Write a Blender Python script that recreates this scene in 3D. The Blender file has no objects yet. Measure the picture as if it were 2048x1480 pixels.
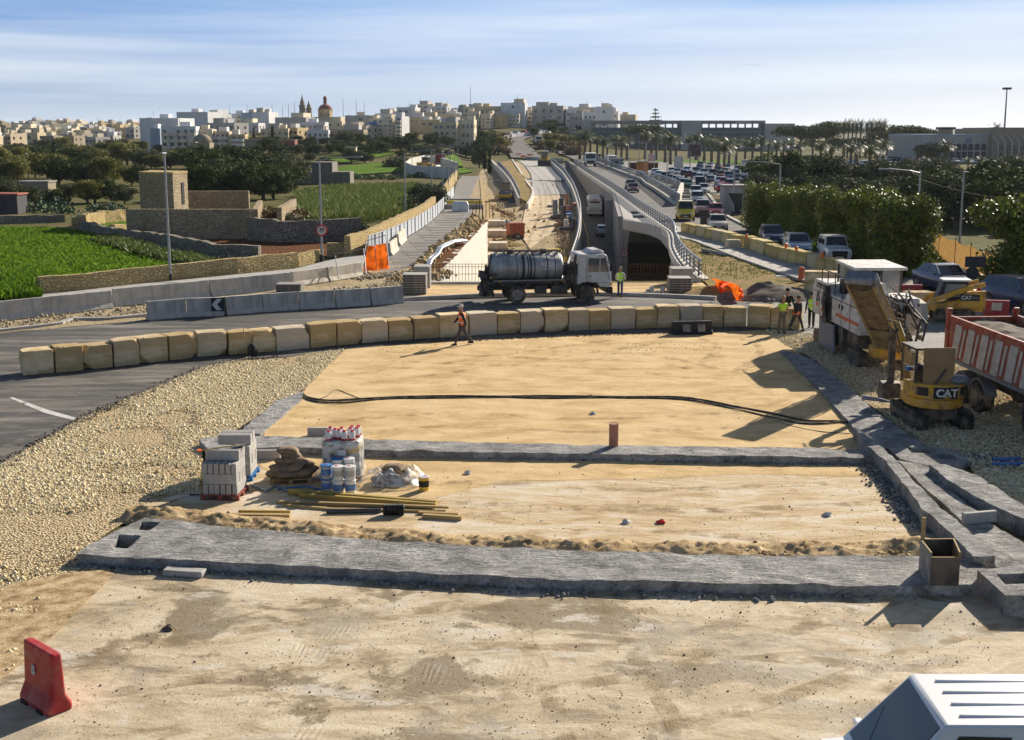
import bpy,bmesh,math,random
import numpy as np
from mathutils import Vector,Matrix,noise
from mathutils.geometry import delaunay_2d_cdt,tessellate_polygon
R=math.radians
sc=bpy.context.scene
COL=sc.collection
rnd=random.Random(7)
CAMZ,FPX,HOR,PYC=9.7,2425.0,262.0,682.0
PITCH=math.atan((PYC-HOR)/FPX)
_c,_s=math.cos(PITCH),math.sin(PITCH)
def ray(u,v):
 return Vector((u-1024.0,FPX*_c+(PYC-v)*_s,-FPX*_s+(PYC-v)*_c))
def G(u,v,z=0.0):
 d=ray(u,v)
 return Vector((0,0,CAMZ))+d*((z-CAMZ)/d.z)
def P(u,v,y):
 d=ray(u,v)
 return Vector((0,0,CAMZ))+d*(y/d.y)
def sstep(a,b,x):
 t=min(1.0,max(0.0,(x-a)/(b-a)))
 return t*t*(3-2*t)
def H(x,y):
 if y<260:return 0.0
 q=x/y
 g=math.exp(-((q+0.03)/0.13)**2)
 left=1-sstep(0.03,0.10,q)
 s=sstep(380,720,y)
 a=s*(g*10*(1-0.5*sstep(.03,.1,q))+6.5*left+1.5)
 return max(a,12*sstep(260,620,y)*sstep(-.36,-.2,q)*(1-sstep(-.06,-.035,q)))
def GT(u,v):
 d=ray(u,v)
 y=30.0
 while y<3000:
  p=Vector((0,0,CAMZ))+d*(y/d.y)
  if p.z<=H(p.x,y):return Vector((p.x,y,H(p.x,y)))
  y*=1.012
 return p
_mats={}
class NT:
 def __init__(s,name,rough=.85,spec=.3,metal=0):
  s.m=bpy.data.materials.new(name);s.m.use_nodes=True
  s.t=s.m.node_tree;s.n=s.t.nodes;s.l=s.t.links
  s.b=s.n['Principled BSDF'];s.set('Roughness',rough);s.set('Metallic',metal);s.set('Specular IOR Level',spec)
  s.co=s.n.new('ShaderNodeTexCoord').outputs['Object']
 def set(s,k,v):s.b.inputs[k].default_value=v
 def new(s,t):return s.n.new('ShaderNode'+t)
 def plug(s,a,b):
  if hasattr(a,'is_linked'):s.l.new(a,b)
  elif isinstance(a,(tuple,list)):b.default_value=tuple(a)+((1,)if len(a)==3 and len(b.default_value)==4 else())
  else:b.default_value=a
 def mapv(s,scale=(1,1,1),rot=(0,0,0),co=None):
  m=s.new('Mapping');s.l.new(co or s.co,m.inputs[0]);m.inputs['Scale'].default_value=scale;m.inputs['Rotation'].default_value=rot
  return m.outputs[0]
 def noise(s,scale,detail=5,rough=.55,co=None,dist=0):
  n=s.new('TexNoise');s.l.new(co or s.co,n.inputs['Vector'])
  n.inputs['Scale'].default_value=scale;n.inputs['Detail'].default_value=detail
  n.inputs['Roughness'].default_value=rough;n.inputs['Distortion'].default_value=dist
  return n.outputs['Fac']
 def vor(s,scale,feature='F1',out='Distance',co=None,rand=1):
  n=s.new('TexVoronoi');n.feature=feature;s.l.new(co or s.co,n.inputs['Vector'])
  n.inputs['Scale'].default_value=scale;n.inputs['Randomness'].default_value=rand
  return n.outputs[out]
 def ramp(s,fac,stops):
  r=s.new('ValToRGB');s.plug(fac,r.inputs[0]);e=r.color_ramp.elements
  while len(e)<len(stops):e.new(.5)
  for k,(p,c)in enumerate(stops):
   e[k].position=p
   e[k].color=(c,c,c,1)if not isinstance(c,(tuple,list))else tuple(c)[:3]+(1,)
  return r.outputs[0]
 def mix(s,fac,a,b,mode='MIX'):
  m=s.new('Mix');m.data_type='RGBA';m.blend_type=mode
  s.plug(fac,m.inputs[0]);s.plug(a,m.inputs[6]);s.plug(b,m.inputs[7])
  return m.outputs[2]
 def math(s,op,a,b=0):
  m=s.new('Math');m.operation=op;s.plug(a,m.inputs[0]);s.plug(b,m.inputs[1]);return m.outputs[0]
 def bump(s,h,strength=.5,dist=.05,prev=None):
  b=s.new('Bump');s.plug(h,b.inputs['Height']);b.inputs['Strength'].default_value=strength;b.inputs['Distance'].default_value=dist
  if prev:s.l.new(prev,b.inputs['Normal'])
  s.l.new(b.outputs[0],s.b.inputs['Normal']);return b.outputs[0]
 def color(s,c):s.plug(c,s.b.inputs['Base Color'])
 def island(s):return s.new('NewGeometry').outputs['Random Per Island']
 def objrand(s):return s.new('ObjectInfo').outputs['Random']
DUST=dict(cat_yellow=.5,tipper_red=.55,tipper_white=.5,machine_white=.65,black_rubber=.6,tyre=.7,dark_steel=.6,truck_white=.4,black_metal=.25,yellow_paint=.3,red_plastic=.3)
def mat(name,c,c2=None,scale=3,rough=.8,bump=0,bsc=None,metal=0,spec=.3,stretch=None,lo=.35,hi=.65):
 if name in _mats:return _mats[name]
 t=NT(name,rough,spec,metal)
 if c2 is None:c2=tuple(x*.8 for x in c)
 co=t.mapv(stretch)if stretch else None
 f=t.noise(scale,6,.6,co)
 cc=t.ramp(f,[(lo,c2),(hi,c)])
 if name in DUST:
  cc=t.mix(t.ramp(t.noise(3.1,8,.68),[(.45,0),(.66,DUST[name])]),cc,(.40,.32,.22));cc=t.mix(t.ramp(t.noise(9,6,.7,t.mapv((1,1,.25))),[(.56,0),(.68,DUST[name]*.8)]),cc,(.06,.05,.045))
 t.color(cc)
 if bump:t.bump(t.noise(bsc or scale*5,5,.6,co),bump,.03)
 _mats[name]=t.m
 return t.m
def reg(name,t):_mats[name]=t.m;return t.m
def M(n):return _mats[n]
class MB:
 def __init__(s):s.V=[];s.F=[];s.I=[]
 def add(s,vs,fs,m=0):
  o=len(s.V);s.V+=[tuple(v)for v in vs];s.F+=[tuple(i+o for i in f)for f in fs];s.I+=[m]*len(fs);return s
 def box(s,cx,cy,cz,sx,sy,sz,m=0,rz=0,rx=0,ry=0,taper=1.0):
  a,b,c=sx/2,sy/2,sz/2
  vs=[Vector((x*(taper if z>0 else 1),y*(taper if z>0 else 1),z))for z in(-c,c)for x,y in((-a,-b),(a,-b),(a,b),(-a,b))]
  if rz or rx or ry:
   M_=Matrix.Rotation(rz,3,'Z')@Matrix.Rotation(ry,3,'Y')@Matrix.Rotation(rx,3,'X');vs=[M_@v for v in vs]
  return s.add([(v.x+cx,v.y+cy,v.z+cz)for v in vs],[(3,2,1,0),(4,5,6,7),(0,1,5,4),(1,2,6,5),(2,3,7,6),(3,0,4,7)],m)
 def bb(s,x0,x1,y0,y1,z0,z1,m=0):return s.box((x0+x1)/2,(y0+y1)/2,(z0+z1)/2,x1-x0,y1-y0,z1-z0,m)
 def bar(s,p,q,w,h=None,m=0,up=(0,0,1)):
  p,q=Vector(p),Vector(q);h=h or w;d=(q-p).normalized();u=Vector(up)
  if abs(d.dot(u))>.98:u=Vector((0,1,0))
  r=d.cross(u).normalized();u=r.cross(d)
  vs=[e+r*(a*w/2)+u*(b*h/2)for e in(p,q)for a,b in((-1,-1),(1,-1),(1,1),(-1,1))]
  return s.add(vs,[(3,2,1,0),(4,5,6,7),(0,1,5,4),(1,2,6,5),(2,3,7,6),(3,0,4,7)],m)
 def tube(s,pts,r,n=8,m=0,caps=True):
  pts=[Vector(p)for p in pts];rs=r if isinstance(r,(list,tuple))else[r]*len(pts);vs=[];k=len(pts)
  ref=None
  for i,p in enumerate(pts):
   d=(pts[min(i+1,k-1)]-pts[max(i-1,0)]).normalized()
   if ref is None:ref=Vector((0,0,1))if abs(d.z)<.9 else Vector((1,0,0))
   a=d.cross(ref).normalized();b=a.cross(d);ref=b if abs(d.dot(b))<.9 else ref
   vs+=[p+(a*math.cos(2*math.pi*j/n)+b*math.sin(2*math.pi*j/n))*rs[i]for j in range(n)]
  fs=[(i*n+j,i*n+(j+1)%n,(i+1)*n+(j+1)%n,(i+1)*n+j)for i in range(k-1)for j in range(n)]
  if caps:fs+=[tuple(range(n-1,-1,-1)),tuple(range((k-1)*n,k*n))]
  return s.add(vs,fs,m)
 def lathe(s,prof,n=16,c=(0,0,0),axis='z',m=0):
  vs=[]
  for r,z in prof:
   for j in range(n):
    a=2*math.pi*j/n;x,y=r*math.cos(a),r*math.sin(a)
    v=(x,y,z)if axis=='z' else((z,x,y)if axis=='x' else(y,z,x))
    vs.append((v[0]+c[0],v[1]+c[1],v[2]+c[2]))
  k=len(prof)
  fs=[(i*n+j,i*n+(j+1)%n,(i+1)*n+(j+1)%n,(i+1)*n+j)for i in range(k-1)for j in range(n)]
  fs+=[tuple(range(n-1,-1,-1)),tuple(range((k-1)*n,k*n))]
  return s.add(vs,fs,m)
 def loft(s,secs,m=0,caps=True,close=True):
  n=len(secs[0]);vs=[p for q in secs for p in q]
  fs=[(i*n+j,i*n+(j+1)%n,(i+1)*n+(j+1)%n,(i+1)*n+j)for i in range(len(secs)-1)for j in range(n if close else n-1)]
  if caps and close:fs+=[tuple(range(n-1,-1,-1)),tuple(range((len(secs)-1)*n,len(secs)*n))]
  return s.add(vs,fs,m)
 def prism(s,poly,a0,a1,axis='y',m=0):
  f={'y':lambda p,a:(p[0],a,p[1]),'x':lambda p,a:(a,p[0],p[1]),'z':lambda p,a:(p[0],p[1],a)}[axis]
  n=len(poly);vs=[f(p,a0)for p in poly]+[f(p,a1)for p in poly]
  fs=[(j,(j+1)%n,n+(j+1)%n,n+j)for j in range(n)]+[tuple(range(n-1,-1,-1)),tuple(range(n,2*n))]
  return s.add(vs,fs,m)
 def quad(s,a,b,c,d,m=0):return s.add([a,b,c,d],[(0,1,2,3)],m)
 def jit(s,a):
  s.V=[(x+rnd.uniform(-a,a),y+rnd.uniform(-a,a),z+rnd.uniform(-a,a))for x,y,z in s.V];return s
 def build(s,name,mats,parent=None,smooth=False,bevel=0,loc=None,seg=2,recenter=None):
  mats=mats if isinstance(mats,(list,tuple))else[mats]
  V=s.V;off=None
  if loc is None and parent is None and recenter is not False:
   a=np.array(V);off=((a[:,0].min()+a[:,0].max())/2,(a[:,1].min()+a[:,1].max())/2,a[:,2].min())
   V=[tuple(x)for x in(a-np.array(off))]
  me=bpy.data.meshes.new(name);me.from_pydata(V,[],s.F)
  for m in mats:me.materials.append(M(m)if isinstance(m,str)else m)
  if len(mats)>1:me.polygons.foreach_set('material_index',s.I)
  bm=bmesh.new();bm.from_mesh(me);bmesh.ops.recalc_face_normals(bm,faces=bm.faces);bm.to_mesh(me);bm.free()
  if smooth:me.polygons.foreach_set('use_smooth',[True]*len(me.polygons));
  if smooth and smooth is not True:me.set_sharp_from_angle(angle=R(smooth))
  o=bpy.data.objects.new(name,me);COL.objects.link(o)
  if off:o.location=off
  if loc:o.location=loc
  if parent:o.parent=parent
  if bevel:
   b=o.modifiers.new('bevel','BEVEL');b.width=bevel;b.segments=seg;b.limit_method='ANGLE';b.angle_limit=R(40)
  return o
def mesh_np(name,V,Fq,mats,parent=None,smooth=False,loc=None,mi=None):
 me=bpy.data.meshes.new(name);V=np.asarray(V,np.float32);Fq=np.asarray(Fq,np.int32);k=Fq.shape[1]
 me.vertices.add(len(V));me.vertices.foreach_set('co',V.ravel())
 me.loops.add(Fq.size);me.loops.foreach_set('vertex_index',Fq.ravel())
 me.polygons.add(len(Fq));me.polygons.foreach_set('loop_start',np.arange(0,Fq.size,k,dtype=np.int32))
 try:me.polygons.foreach_set('loop_total',np.full(len(Fq),k,np.int32))
 except Exception:pass
 for m in(mats if isinstance(mats,list)else[mats]):me.materials.append(M(m)if isinstance(m,str)else m)
 if mi is not None:me.polygons.foreach_set('material_index',np.asarray(mi,np.int32))
 if smooth:me.polygons.foreach_set('use_smooth',[True]*len(Fq))
 me.update(calc_edges=True);me.validate()
 o=bpy.data.objects.new(name,me);COL.objects.link(o)
 if loc:o.location=loc
 if parent:o.parent=parent
 return o
def tag(o,label=None,cat=None,group=None,kind=None):
 if label:o['label']=label
 if cat:o['category']=cat
 if group:o['group']=group
 if kind:o['kind']=kind
 return o
def thing(name,label,cat,loc=(0,0,0),rz=0,group=None):
 o=bpy.data.objects.new(name,None);COL.objects.link(o);o.location=loc;o.rotation_euler=(0,0,rz);o.empty_display_size=.2
 return tag(o,label,cat,group)
KIDS={}
def copy_tree(o,loc=None,rz=None,scale=None,label=None,group=None,swap=None,parent=None):
 c=o.copy();COL.objects.link(c)
 if parent:c.parent=parent
 if loc is not None:c.location=loc
 if rz is not None:c.rotation_euler=(0,0,rz)
 if scale is not None:c.scale=scale if isinstance(scale,(tuple,list))else(scale,)*3
 if label:c['label']=label
 if group:c['group']=group
 if swap and c.type=='MESH':
  for i,s_ in enumerate(o.material_slots):
   if s_.material and s_.material.name in swap:
    c.material_slots[i].link='OBJECT';c.material_slots[i].material=M(swap[s_.material.name])
 for ch in kids(o):copy_tree(ch,swap=swap,parent=c)
 return c
def kids(o):
 if o.name not in KIDS:KIDS[o.name]=[x for x in bpy.data.objects if x.parent==o]
 return KIDS[o.name]
ORD='first second third fourth fifth sixth seventh eighth ninth tenth eleventh twelfth thirteenth fourteenth fifteenth sixteenth seventeenth eighteenth nineteenth'.split()
TENS={20:'twent',30:'thirt',40:'fort',50:'fift',60:'sixt',70:'sevent',80:'eight',90:'ninet'}
def nth(k):
 if k<=19:return ORD[k-1]
 t=k//10*10
 return TENS[t]+'ieth' if k%10==0 else TENS[t]+'y-'+ORD[k%10-1]
def inside(p,poly):
 x,y=p;c=False;j=len(poly)-1
 for i in range(len(poly)):
  (xi,yi),(xj,yj)=poly[i],poly[j]
  if(yi>y)!=(yj>y)and x<(xj-xi)*(y-yi)/(yj-yi)+xi:c=not c
  j=i
 return c
def resample(pts,step,closed=True):
 out=[];n=len(pts)
 for i in range(n if closed else n-1):
  a,b=pts[i],pts[(i+1)%n];L=math.dist(a,b);k=max(1,int(L/step))
  out+=[(a[0]+(b[0]-a[0])*t/k,a[1]+(b[1]-a[1])*t/k)for t in range(k)]
 if not closed:out.append(tuple(pts[-1]))
 return out
def nz(x,y,s,seed=0):return noise.noise(Vector((x*s,y*s,seed*7.3)))
def px(poly,z=0):return[tuple(G(u,v,z)[:2])for u,v in poly]
def sheet(name,poly,z,m,holes=(),step=None,amp=0,nsc=1.0,skirt=0,jit=0,hf=None,smooth=True):
 """poly/holes in world xy; a triangulated sheet, with relief when step is given, and side walls when skirt is given"""
 rings=[list(poly)]+[list(h)for h in holes]
 if step:
  rings=[resample(r,step)for r in rings]
  if jit:rings[0]=[(x+jit*nz(x,y,1.7,3)+.5*jit*nz(x,y,5,5),y+jit*nz(x,y,1.7,9)+.5*jit*nz(x,y,5,8))for x,y in rings[0]]
 vs=[];es=[]
 for r in rings:
  o=len(vs);vs+=r;es+=[(o+i,o+(i+1)%len(r))for i in range(len(r))]
 if step:
  xs=[p[0]for p in rings[0]];ys=[p[1]for p in rings[0]]
  nx=int((max(xs)-min(xs))/step);ny=int((max(ys)-min(ys))/step)
  for i in range(nx+1):
   for j in range(ny+1):
    p=(min(xs)+(i+.5*(j%2))*step,min(ys)+j*step)
    if inside(p,rings[0])and not any(inside(p,h)for h in rings[1:]):vs.append(p)
 ov,oe,of,*_=delaunay_2d_cdt([Vector(v)for v in vs],es,[],0,1e-5)
 V=[]
 for p in ov:
  h=hf(p.x,p.y)if hf else 0
  if amp:h+=amp*(nz(p.x,p.y,nsc,1)+.5*nz(p.x,p.y,nsc*2.3,2)+.3*nz(p.x,p.y,nsc*5,4))
  V.append((p.x,p.y,z+h))
 T=[]
 for f in of:
  cx=sum(ov[i].x for i in f)/len(f);cy=sum(ov[i].y for i in f)/len(f)
  if inside((cx,cy),rings[0])and not any(inside((cx,cy),h)for h in rings[1:]):T.append(tuple(f))
 mb=MB();mb.add(V,T)
 if skirt:
  cnt={}
  for f in T:
   for i in range(len(f)):
    a,b=f[i],f[(i+1)%len(f)];k=(min(a,b),max(a,b));cnt.setdefault(k,[]).append((a,b))
  for k,l in cnt.items():
   if len(l)==1:
    a,b=l[0];A,B=V[a],V[b]
    mb.add([A,B,(B[0],B[1],z-skirt),(A[0],A[1],z-skirt)],[(1,0,3,2)])
 o=mb.build(name,m,recenter=False,smooth=40 if smooth else False)
 o['kind']='structure'
 return o
def m_sand():
 t=NT('sand',.95,.1)
 w=t.mapv((.7,1.25,1))
 base=t.ramp(t.noise(.9,7,.6,w),[(.40,(.48,.33,.155)),(.5,(.58,.41,.205)),(.62,(.66,.49,.265))])
 pale=t.ramp(t.noise(.22,4,.5),[(.45,0),(.68,.55)])
 c=t.mix(pale,base,(.66,.50,.29))
 sp=t.ramp(t.noise(14,4,.75),[(.63,0),(.72,.75)])
 pat=t.ramp(t.noise(.5,5,.6),[(.46,0),(.62,1)])
 c=t.mix(t.math('MULTIPLY',sp,pat),c,(.13,.10,.07))
 t.color(c);t.bump(t.noise(24,6,.75),.55,.03,t.bump(t.noise(5,8,.7,w),.5,.06,t.bump(t.noise(1.6,5,.6,w),.4,.08)))
 reg('sand',t)
def m_slab():
 t=NT('dirty_slab',.9,.25)
 w=t.mapv((.55,1.25,1))
 c=t.ramp(t.noise(.8,13,.74,w,.9),[(.36,(.28,.215,.135)),(.44,(.46,.365,.24)),(.52,(.575,.47,.325)),(.62,(.67,.58,.44))])
 wet=t.ramp(t.noise(.42,12,.68,t.mapv((.7,1,1),(0,0,.4)),.5),[(.43,.9),(.475,0)])
 c=t.mix(wet,c,(.235,.175,.10));sxyz=t.new('SeparateXYZ');t.l.new(t.co,sxyz.inputs[0])
 damp=t.math('ADD',t.math('MULTIPLY',t.math('SUBTRACT',sxyz.outputs[1],24.6),.22),t.math('MULTIPLY',t.math('SUBTRACT',t.noise(.3,9,.66,t.mapv((.6,1,1))),.5),4.2))
 c=t.mix(t.ramp(damp,[(.30,0),(.42,.72)]),c,(.25,.20,.135))
 pale=t.ramp(t.noise(.75,12,.7,w,.4),[(.57,0),(.615,.8)])
 c=t.mix(pale,c,(.62,.56,.47))
 gr=t.ramp(t.noise(.45,11,.7,t.mapv((1,1,1),(0,0,2)),.4),[(.53,0),(.62,.6)])
 c=t.mix(gr,c,(.33,.29,.23))
 sp=t.ramp(t.vor(5.5),[(.03,1),(.075,0)])
 c=t.mix(t.math('MULTIPLY',sp,t.ramp(t.noise(.8,3),[(.5,0),(.6,.9)])),c,(.07,.055,.04))
 fine=t.noise(22,5,.7)
 c=t.mix(.35,c,t.mix(1,c,t.ramp(fine,[(.3,.55),(.7,1.0)]),'MULTIPLY'))
 tr=t.new('TexWave');t.l.new(t.mapv((1,.25,1),(0,0,.5)),tr.inputs[0]);tr.inputs['Scale'].default_value=3.2;tr.inputs['Distortion'].default_value=5;tr.inputs['Detail'].default_value=3
 trm=t.math('MULTIPLY',tr.outputs['Fac'],t.ramp(t.noise(.45,4),[(.60,0),(.66,1)]))
 t.color(c);t.bump(fine,.45,.02,t.bump(t.noise(6,9,.72),.45,.05,t.bump(trm,.3,.02)))
 t.plug(t.ramp(wet,[(0,.9),(1,.55)]),t.b.inputs['Roughness'])
 reg('dirty_slab',t)
def m_slab2():
 t=NT('pale_dust_slab',.95,.15)
 w=t.mapv((.5,1.5,1))
 c=t.ramp(t.noise(.8,13,.73,w,.6),[(.38,(.42,.30,.165)),(.48,(.56,.43,.26)),(.56,(.63,.53,.39)),(.66,(.68,.61,.50))])
 sp=t.ramp(t.noise(17,4,.8),[(.64,0),(.72,.8)])
 c=t.mix(t.math('MULTIPLY',sp,t.ramp(t.noise(.6,5),[(.45,.1),(.6,1)])),c,(.14,.12,.10))
 t.color(c);t.bump(t.noise(22,6,.75),.55,.03,t.bump(t.noise(5,8,.7,w),.6,.07));reg('pale_dust_slab',t)
def m_mortar():
 t=NT('grey_mortar',.95,.2)
 w=t.mapv((1,1,1),(0,0,.5))
 c=t.ramp(t.noise(1.3,8,.65,w,.8),[(.36,(.27,.265,.258)),(.5,(.46,.45,.435)),(.63,(.62,.605,.58))])
 sp=t.ramp(t.noise(12,7,.8),[(.38,.58),(.54,1.05)])
 t.color(t.mix(1,c,sp,'MULTIPLY'))
 sw=t.noise(2.4,5,.6,t.mapv((.6,2.2,1),(0,0,.7)),2.5)
 t.bump(t.noise(22,6,.78),.8,.045,t.bump(sw,1.0,.26,t.bump(t.noise(7,6,.7),.7,.09)));reg('grey_mortar',t)
def m_asphalt(name,a,b,dust):
 t=NT(name,.82,.3)
 w=t.mapv((.22,1.0,1),(0,0,R(7)))
 c=t.ramp(t.noise(.9,6,.6,w),[(.3,a),(.7,b)])
 d=t.ramp(t.noise(.7,9,.72,w,.3),[(.47,0),(.66,dust)])
 c=t.mix(d,c,(.34,.30,.25))
 c=t.mix(t.ramp(t.noise(.25,5,.6),[(.45,0),(.7,.35)]),c,tuple(x*.55 for x in a))
 g=t.noise(55,3,.8)
 c=t.mix(.5,c,t.mix(1,c,t.ramp(g,[(.3,.55),(.7,1.35)]),'MULTIPLY'))
 t.color(c);t.bump(g,.35,.015);return reg(name,t)
def m_gravelbed():
 t=NT('gravel_bed',1,.1)
 c=t.ramp(t.vor(16,'F1','Color'),[(.1,(.34,.25,.13)),(.5,(.52,.40,.23)),(.9,(.66,.55,.37))])
 c=t.mix(t.ramp(t.noise(.3,5,.6),[(.5,0),(.68,.85)]),c,(.56,.42,.25))
 c=t.mix(t.ramp(t.vor(16),[(.0,0),(.5,.0),(.75,.8)]),c,(.10,.075,.045))
 t.color(c);t.bump(t.vor(16),1,.04);reg('gravel_bed',t)
def m_stone(name,cols,sat=1):
 t=NT(name,.95,.1)
 r=t.island()
 c=t.ramp(r,[(k/(len(cols)-1),x)for k,x in enumerate(cols)])
 c=t.mix(.5,c,t.ramp(t.noise(6,4),[(.3,tuple(x*.6 for x in cols[0])),(.7,cols[-1])]))
 t.color(c);return reg(name,t)
def m_lime(name,hi,lo,stain):
 t=NT(name,.95,.1)
 c=t.ramp(t.noise(1.6,8,.65),[(.36,lo),(.60,hi)])
 g=t.new('NewGeometry');sx=t.new('SeparateXYZ');t.l.new(t.co,sx.inputs[0])
 t.bump(t.noise(3,4,.6,t.mapv((.2,.2,9))),.4,.03);band=t.noise(1.1,6,.6,t.mapv((.8,.8,2.2)))
 oi=t.objrand()
 band2=t.math('ADD',band,t.math('MULTIPLY',oi,.22))
 c=t.mix(t.ramp(band2,[(.50,0),(.66,.85)]),c,stain)
 c=t.mix(t.ramp(t.noise(7,5,.7),[(.62,0),(.75,.6)]),c,(.12,.09,.05))
 c=t.mix(t.math('MULTIPLY',oi,.5),c,tuple(x*y for x,y in zip(hi,(.62,.56,.5))));c=t.mix(t.ramp(t.math('FRACT',t.math('MULTIPLY',oi,7.3)),[(.6,0),(.9,.6)]),c,(.55,.50,.42))
 t.color(c);t.bump(t.noise(13,6,.7),.5,.03,t.bump(t.noise(2.5,5),.4,.06));reg(name,t)
def m_masonry(name,c1,c2,mortar,sc,rowscale=1.6):
 t=NT(name,.95,.1)
 w=t.mapv((1,1,rowscale))
 w2=t.new('Mix');w2.data_type='VECTOR'
 cell=t.vor(sc,'F1','Color',w);ed=t.vor(sc,'DISTANCE_TO_EDGE','Distance',w)
 c=t.ramp(cell,[(.1,c1),(.9,c2)])
 c=t.mix(t.ramp(t.noise(.5,5),[(.4,0),(.7,.6)]),c,tuple(x*.55 for x in c1))
 c=t.mix(t.ramp(ed,[(.02,1),(.09,0)]),c,mortar)
 c=t.mix(.4,c,t.ramp(t.noise(9,5,.7),[(.3,tuple(x*.5 for x in c1)),(.7,c2)]))
 t.color(c);t.bump(t.ramp(ed,[(0,0),(.15,1)]),.8,.08);reg(name,t)
def m_concrete(name,c,streak=.5,sc=1.0):
 t=NT(name,.88,.25)
 b=t.ramp(t.noise(1.2*sc,7,.65),[(.3,tuple(x*.8 for x in c)),(.7,tuple(x*1.1 for x in c))])
 s_=t.ramp(t.noise(2.2*sc,5,.6,t.mapv((1,1,.09))),[(.48,0),(.75,streak)])
 b=t.mix(s_,b,tuple(x*.38 for x in c))
 b=t.mix(t.ramp(t.noise(11,4,.7),[(.6,0),(.8,.4)]),b,tuple(x*.5 for x in c))
 t.color(b);t.bump(t.noise(18,5,.6),.2,.02);return reg(name,t)
def m_field(name,cols,sc=.35):
 t=NT(name,1,.05)
 c=t.ramp(t.noise(sc,9,.7),[(.25+.5*k/(len(cols)-1),x)for k,x in enumerate(cols)])
 c=t.mix(.5,c,t.mix(1,c,t.ramp(t.noise(sc*18,5,.75),[(.3,.35),(.7,1.3)]),'MULTIPLY'))
 t.color(c);t.bump(t.noise(sc*12,6,.7),1,.2);return reg(name,t)
def m_leaf(name,dark,light,trans=.25,rough=.6):
 t=NT(name,rough,.25 if rough<.7 else.08)
 r=t.island();o=t.objrand()
 c=t.ramp(t.math('ADD',t.math('MULTIPLY',r,.75),t.math('MULTIPLY',o,.25)),[(.05,dark),(.95,light)])
 t.color(c)
 tr=t.new('BsdfTranslucent');t.l.new(c,tr.inputs[0]);mx=t.new('MixShader');mx.inputs[0].default_value=trans
 t.l.new(t.b.outputs[0],mx.inputs[1]);t.l.new(tr.outputs[0],mx.inputs[2])
 t.l.new(mx.outputs[0],t.n['Material Output'].inputs[0]);return reg(name,t)
def m_ridge():
 t=NT('ridge_soil',1,.05);c=t.ramp(t.noise(3,8,.7),[(.36,(.24,.165,.085)),(.5,(.44,.32,.18)),(.62,(.57,.44,.27))]);t.color(c);t.bump(t.noise(16,6,.75),.7,.04);reg('ridge_soil',t)
m_ridge();m_sand();m_slab();m_slab2();m_mortar();m_gravelbed()
m_asphalt('asphalt',(.060,.058,.056),(.105,.100,.094),.45)
m_asphalt('asphalt_new',(.055,.053,.051),(.098,.094,.089),.7)
m_asphalt('asphalt_pale',(.15,.145,.135),(.22,.21,.195),.35)
m_asphalt('tunnel_road',(.07,.07,.07),(.10,.10,.10),.1)
m_stone('gravel_stone',[(.46,.32,.13),(.70,.54,.28),(.80,.66,.40),(.88,.80,.60)])
m_stone('rubble_stone',[(.22,.18,.12),(.42,.34,.22),(.52,.44,.31)])
m_stone('dark_clod',[(.05,.045,.04),(.12,.10,.08),(.25,.2,.14)])
m_stone('rust_clod',[(.30,.20,.09),(.46,.33,.16),(.56,.43,.25)])
m_stone('mortar_clod',[(.10,.10,.10),(.2,.2,.2),(.32,.31,.30)])
m_stone('sand_clod',[(.34,.24,.12),(.46,.33,.17),(.55,.41,.23)])
m_lime('limestone',(.76,.62,.40),(.62,.48,.28),(.36,.25,.09))
m_lime('limestone_green',(.72,.58,.30),(.56,.43,.19),(.33,.28,.08))
m_masonry('yellow_masonry',(.50,.36,.15),(.66,.52,.28),(.20,.15,.08),3.4)
m_masonry('grey_rubble',(.20,.17,.13),(.42,.37,.30),(.06,.05,.04),3.2,1.3)
m_masonry('hut_masonry',(.36,.28,.18),(.50,.41,.28),(.13,.10,.07),2.2,1.8)
m_concrete('concrete',(.42,.40,.37));m_concrete('concrete_white',(.62,.58,.51),.35);m_concrete('concrete_grey',(.30,.29,.28),.6)
m_concrete('barrier_concrete',(.46,.44,.40),.6,1.6);m_concrete('pale_paving',(.40,.385,.36),.45);m_concrete('block_concrete',(.40,.385,.36),.2,3)
m_concrete('dirty_white_concrete',(.60,.54,.44),.7,.7)
m_field('ground_earth',[(.055,.075,.02),(.10,.11,.035),(.16,.125,.06),(.09,.10,.03)],.08)
m_field('green_field',[(.055,.11,.008),(.10,.19,.014),(.15,.25,.02)],.5)
m_field('rough_grass',[(.04,.06,.012),(.08,.11,.02),(.13,.15,.04)],.6)
m_field('red_soil',[(.10,.045,.02),(.17,.075,.035),(.21,.10,.05)],.6)
m_field('verge_earth',[(.24,.16,.075),(.38,.27,.14),(.28,.22,.08),(.48,.36,.20)],.35);mat('spoil',(.20,.165,.125),(.10,.085,.07),2,1,.6)
m_field('site_earth',[(.34,.26,.15),(.44,.345,.21),(.50,.41,.27),(.30,.22,.12)],.3)
m_leaf('leaf_olive',(.024,.034,.014),(.14,.16,.08),.10,.75);m_leaf('leaf_dark',(.014,.028,.007),(.10,.13,.035),.12,.75)
m_leaf('leaf_yellow',(.05,.06,.008),(.24,.23,.04));m_leaf('leaf_bright',(.05,.10,.01),(.17,.26,.03),.35,.45)
m_leaf('leaf_ficus',(.012,.026,.003),(.24,.28,.03),.14,.5);m_leaf('leaf_palm',(.03,.045,.015),(.13,.16,.06),.2,.45)
m_leaf('leaf_cypress',(.010,.017,.006),(.035,.05,.016));m_leaf('leaf_dry',(.06,.04,.02),(.17,.12,.05));m_leaf('leaf_grass',(.04,.10,.006),(.20,.33,.028),.35,.8)
m_leaf('leaf_reed',(.05,.075,.015),(.16,.20,.05),.3);m_leaf('leaf_cactus',(.045,.075,.03),(.15,.21,.10),.05,.5)
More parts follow.
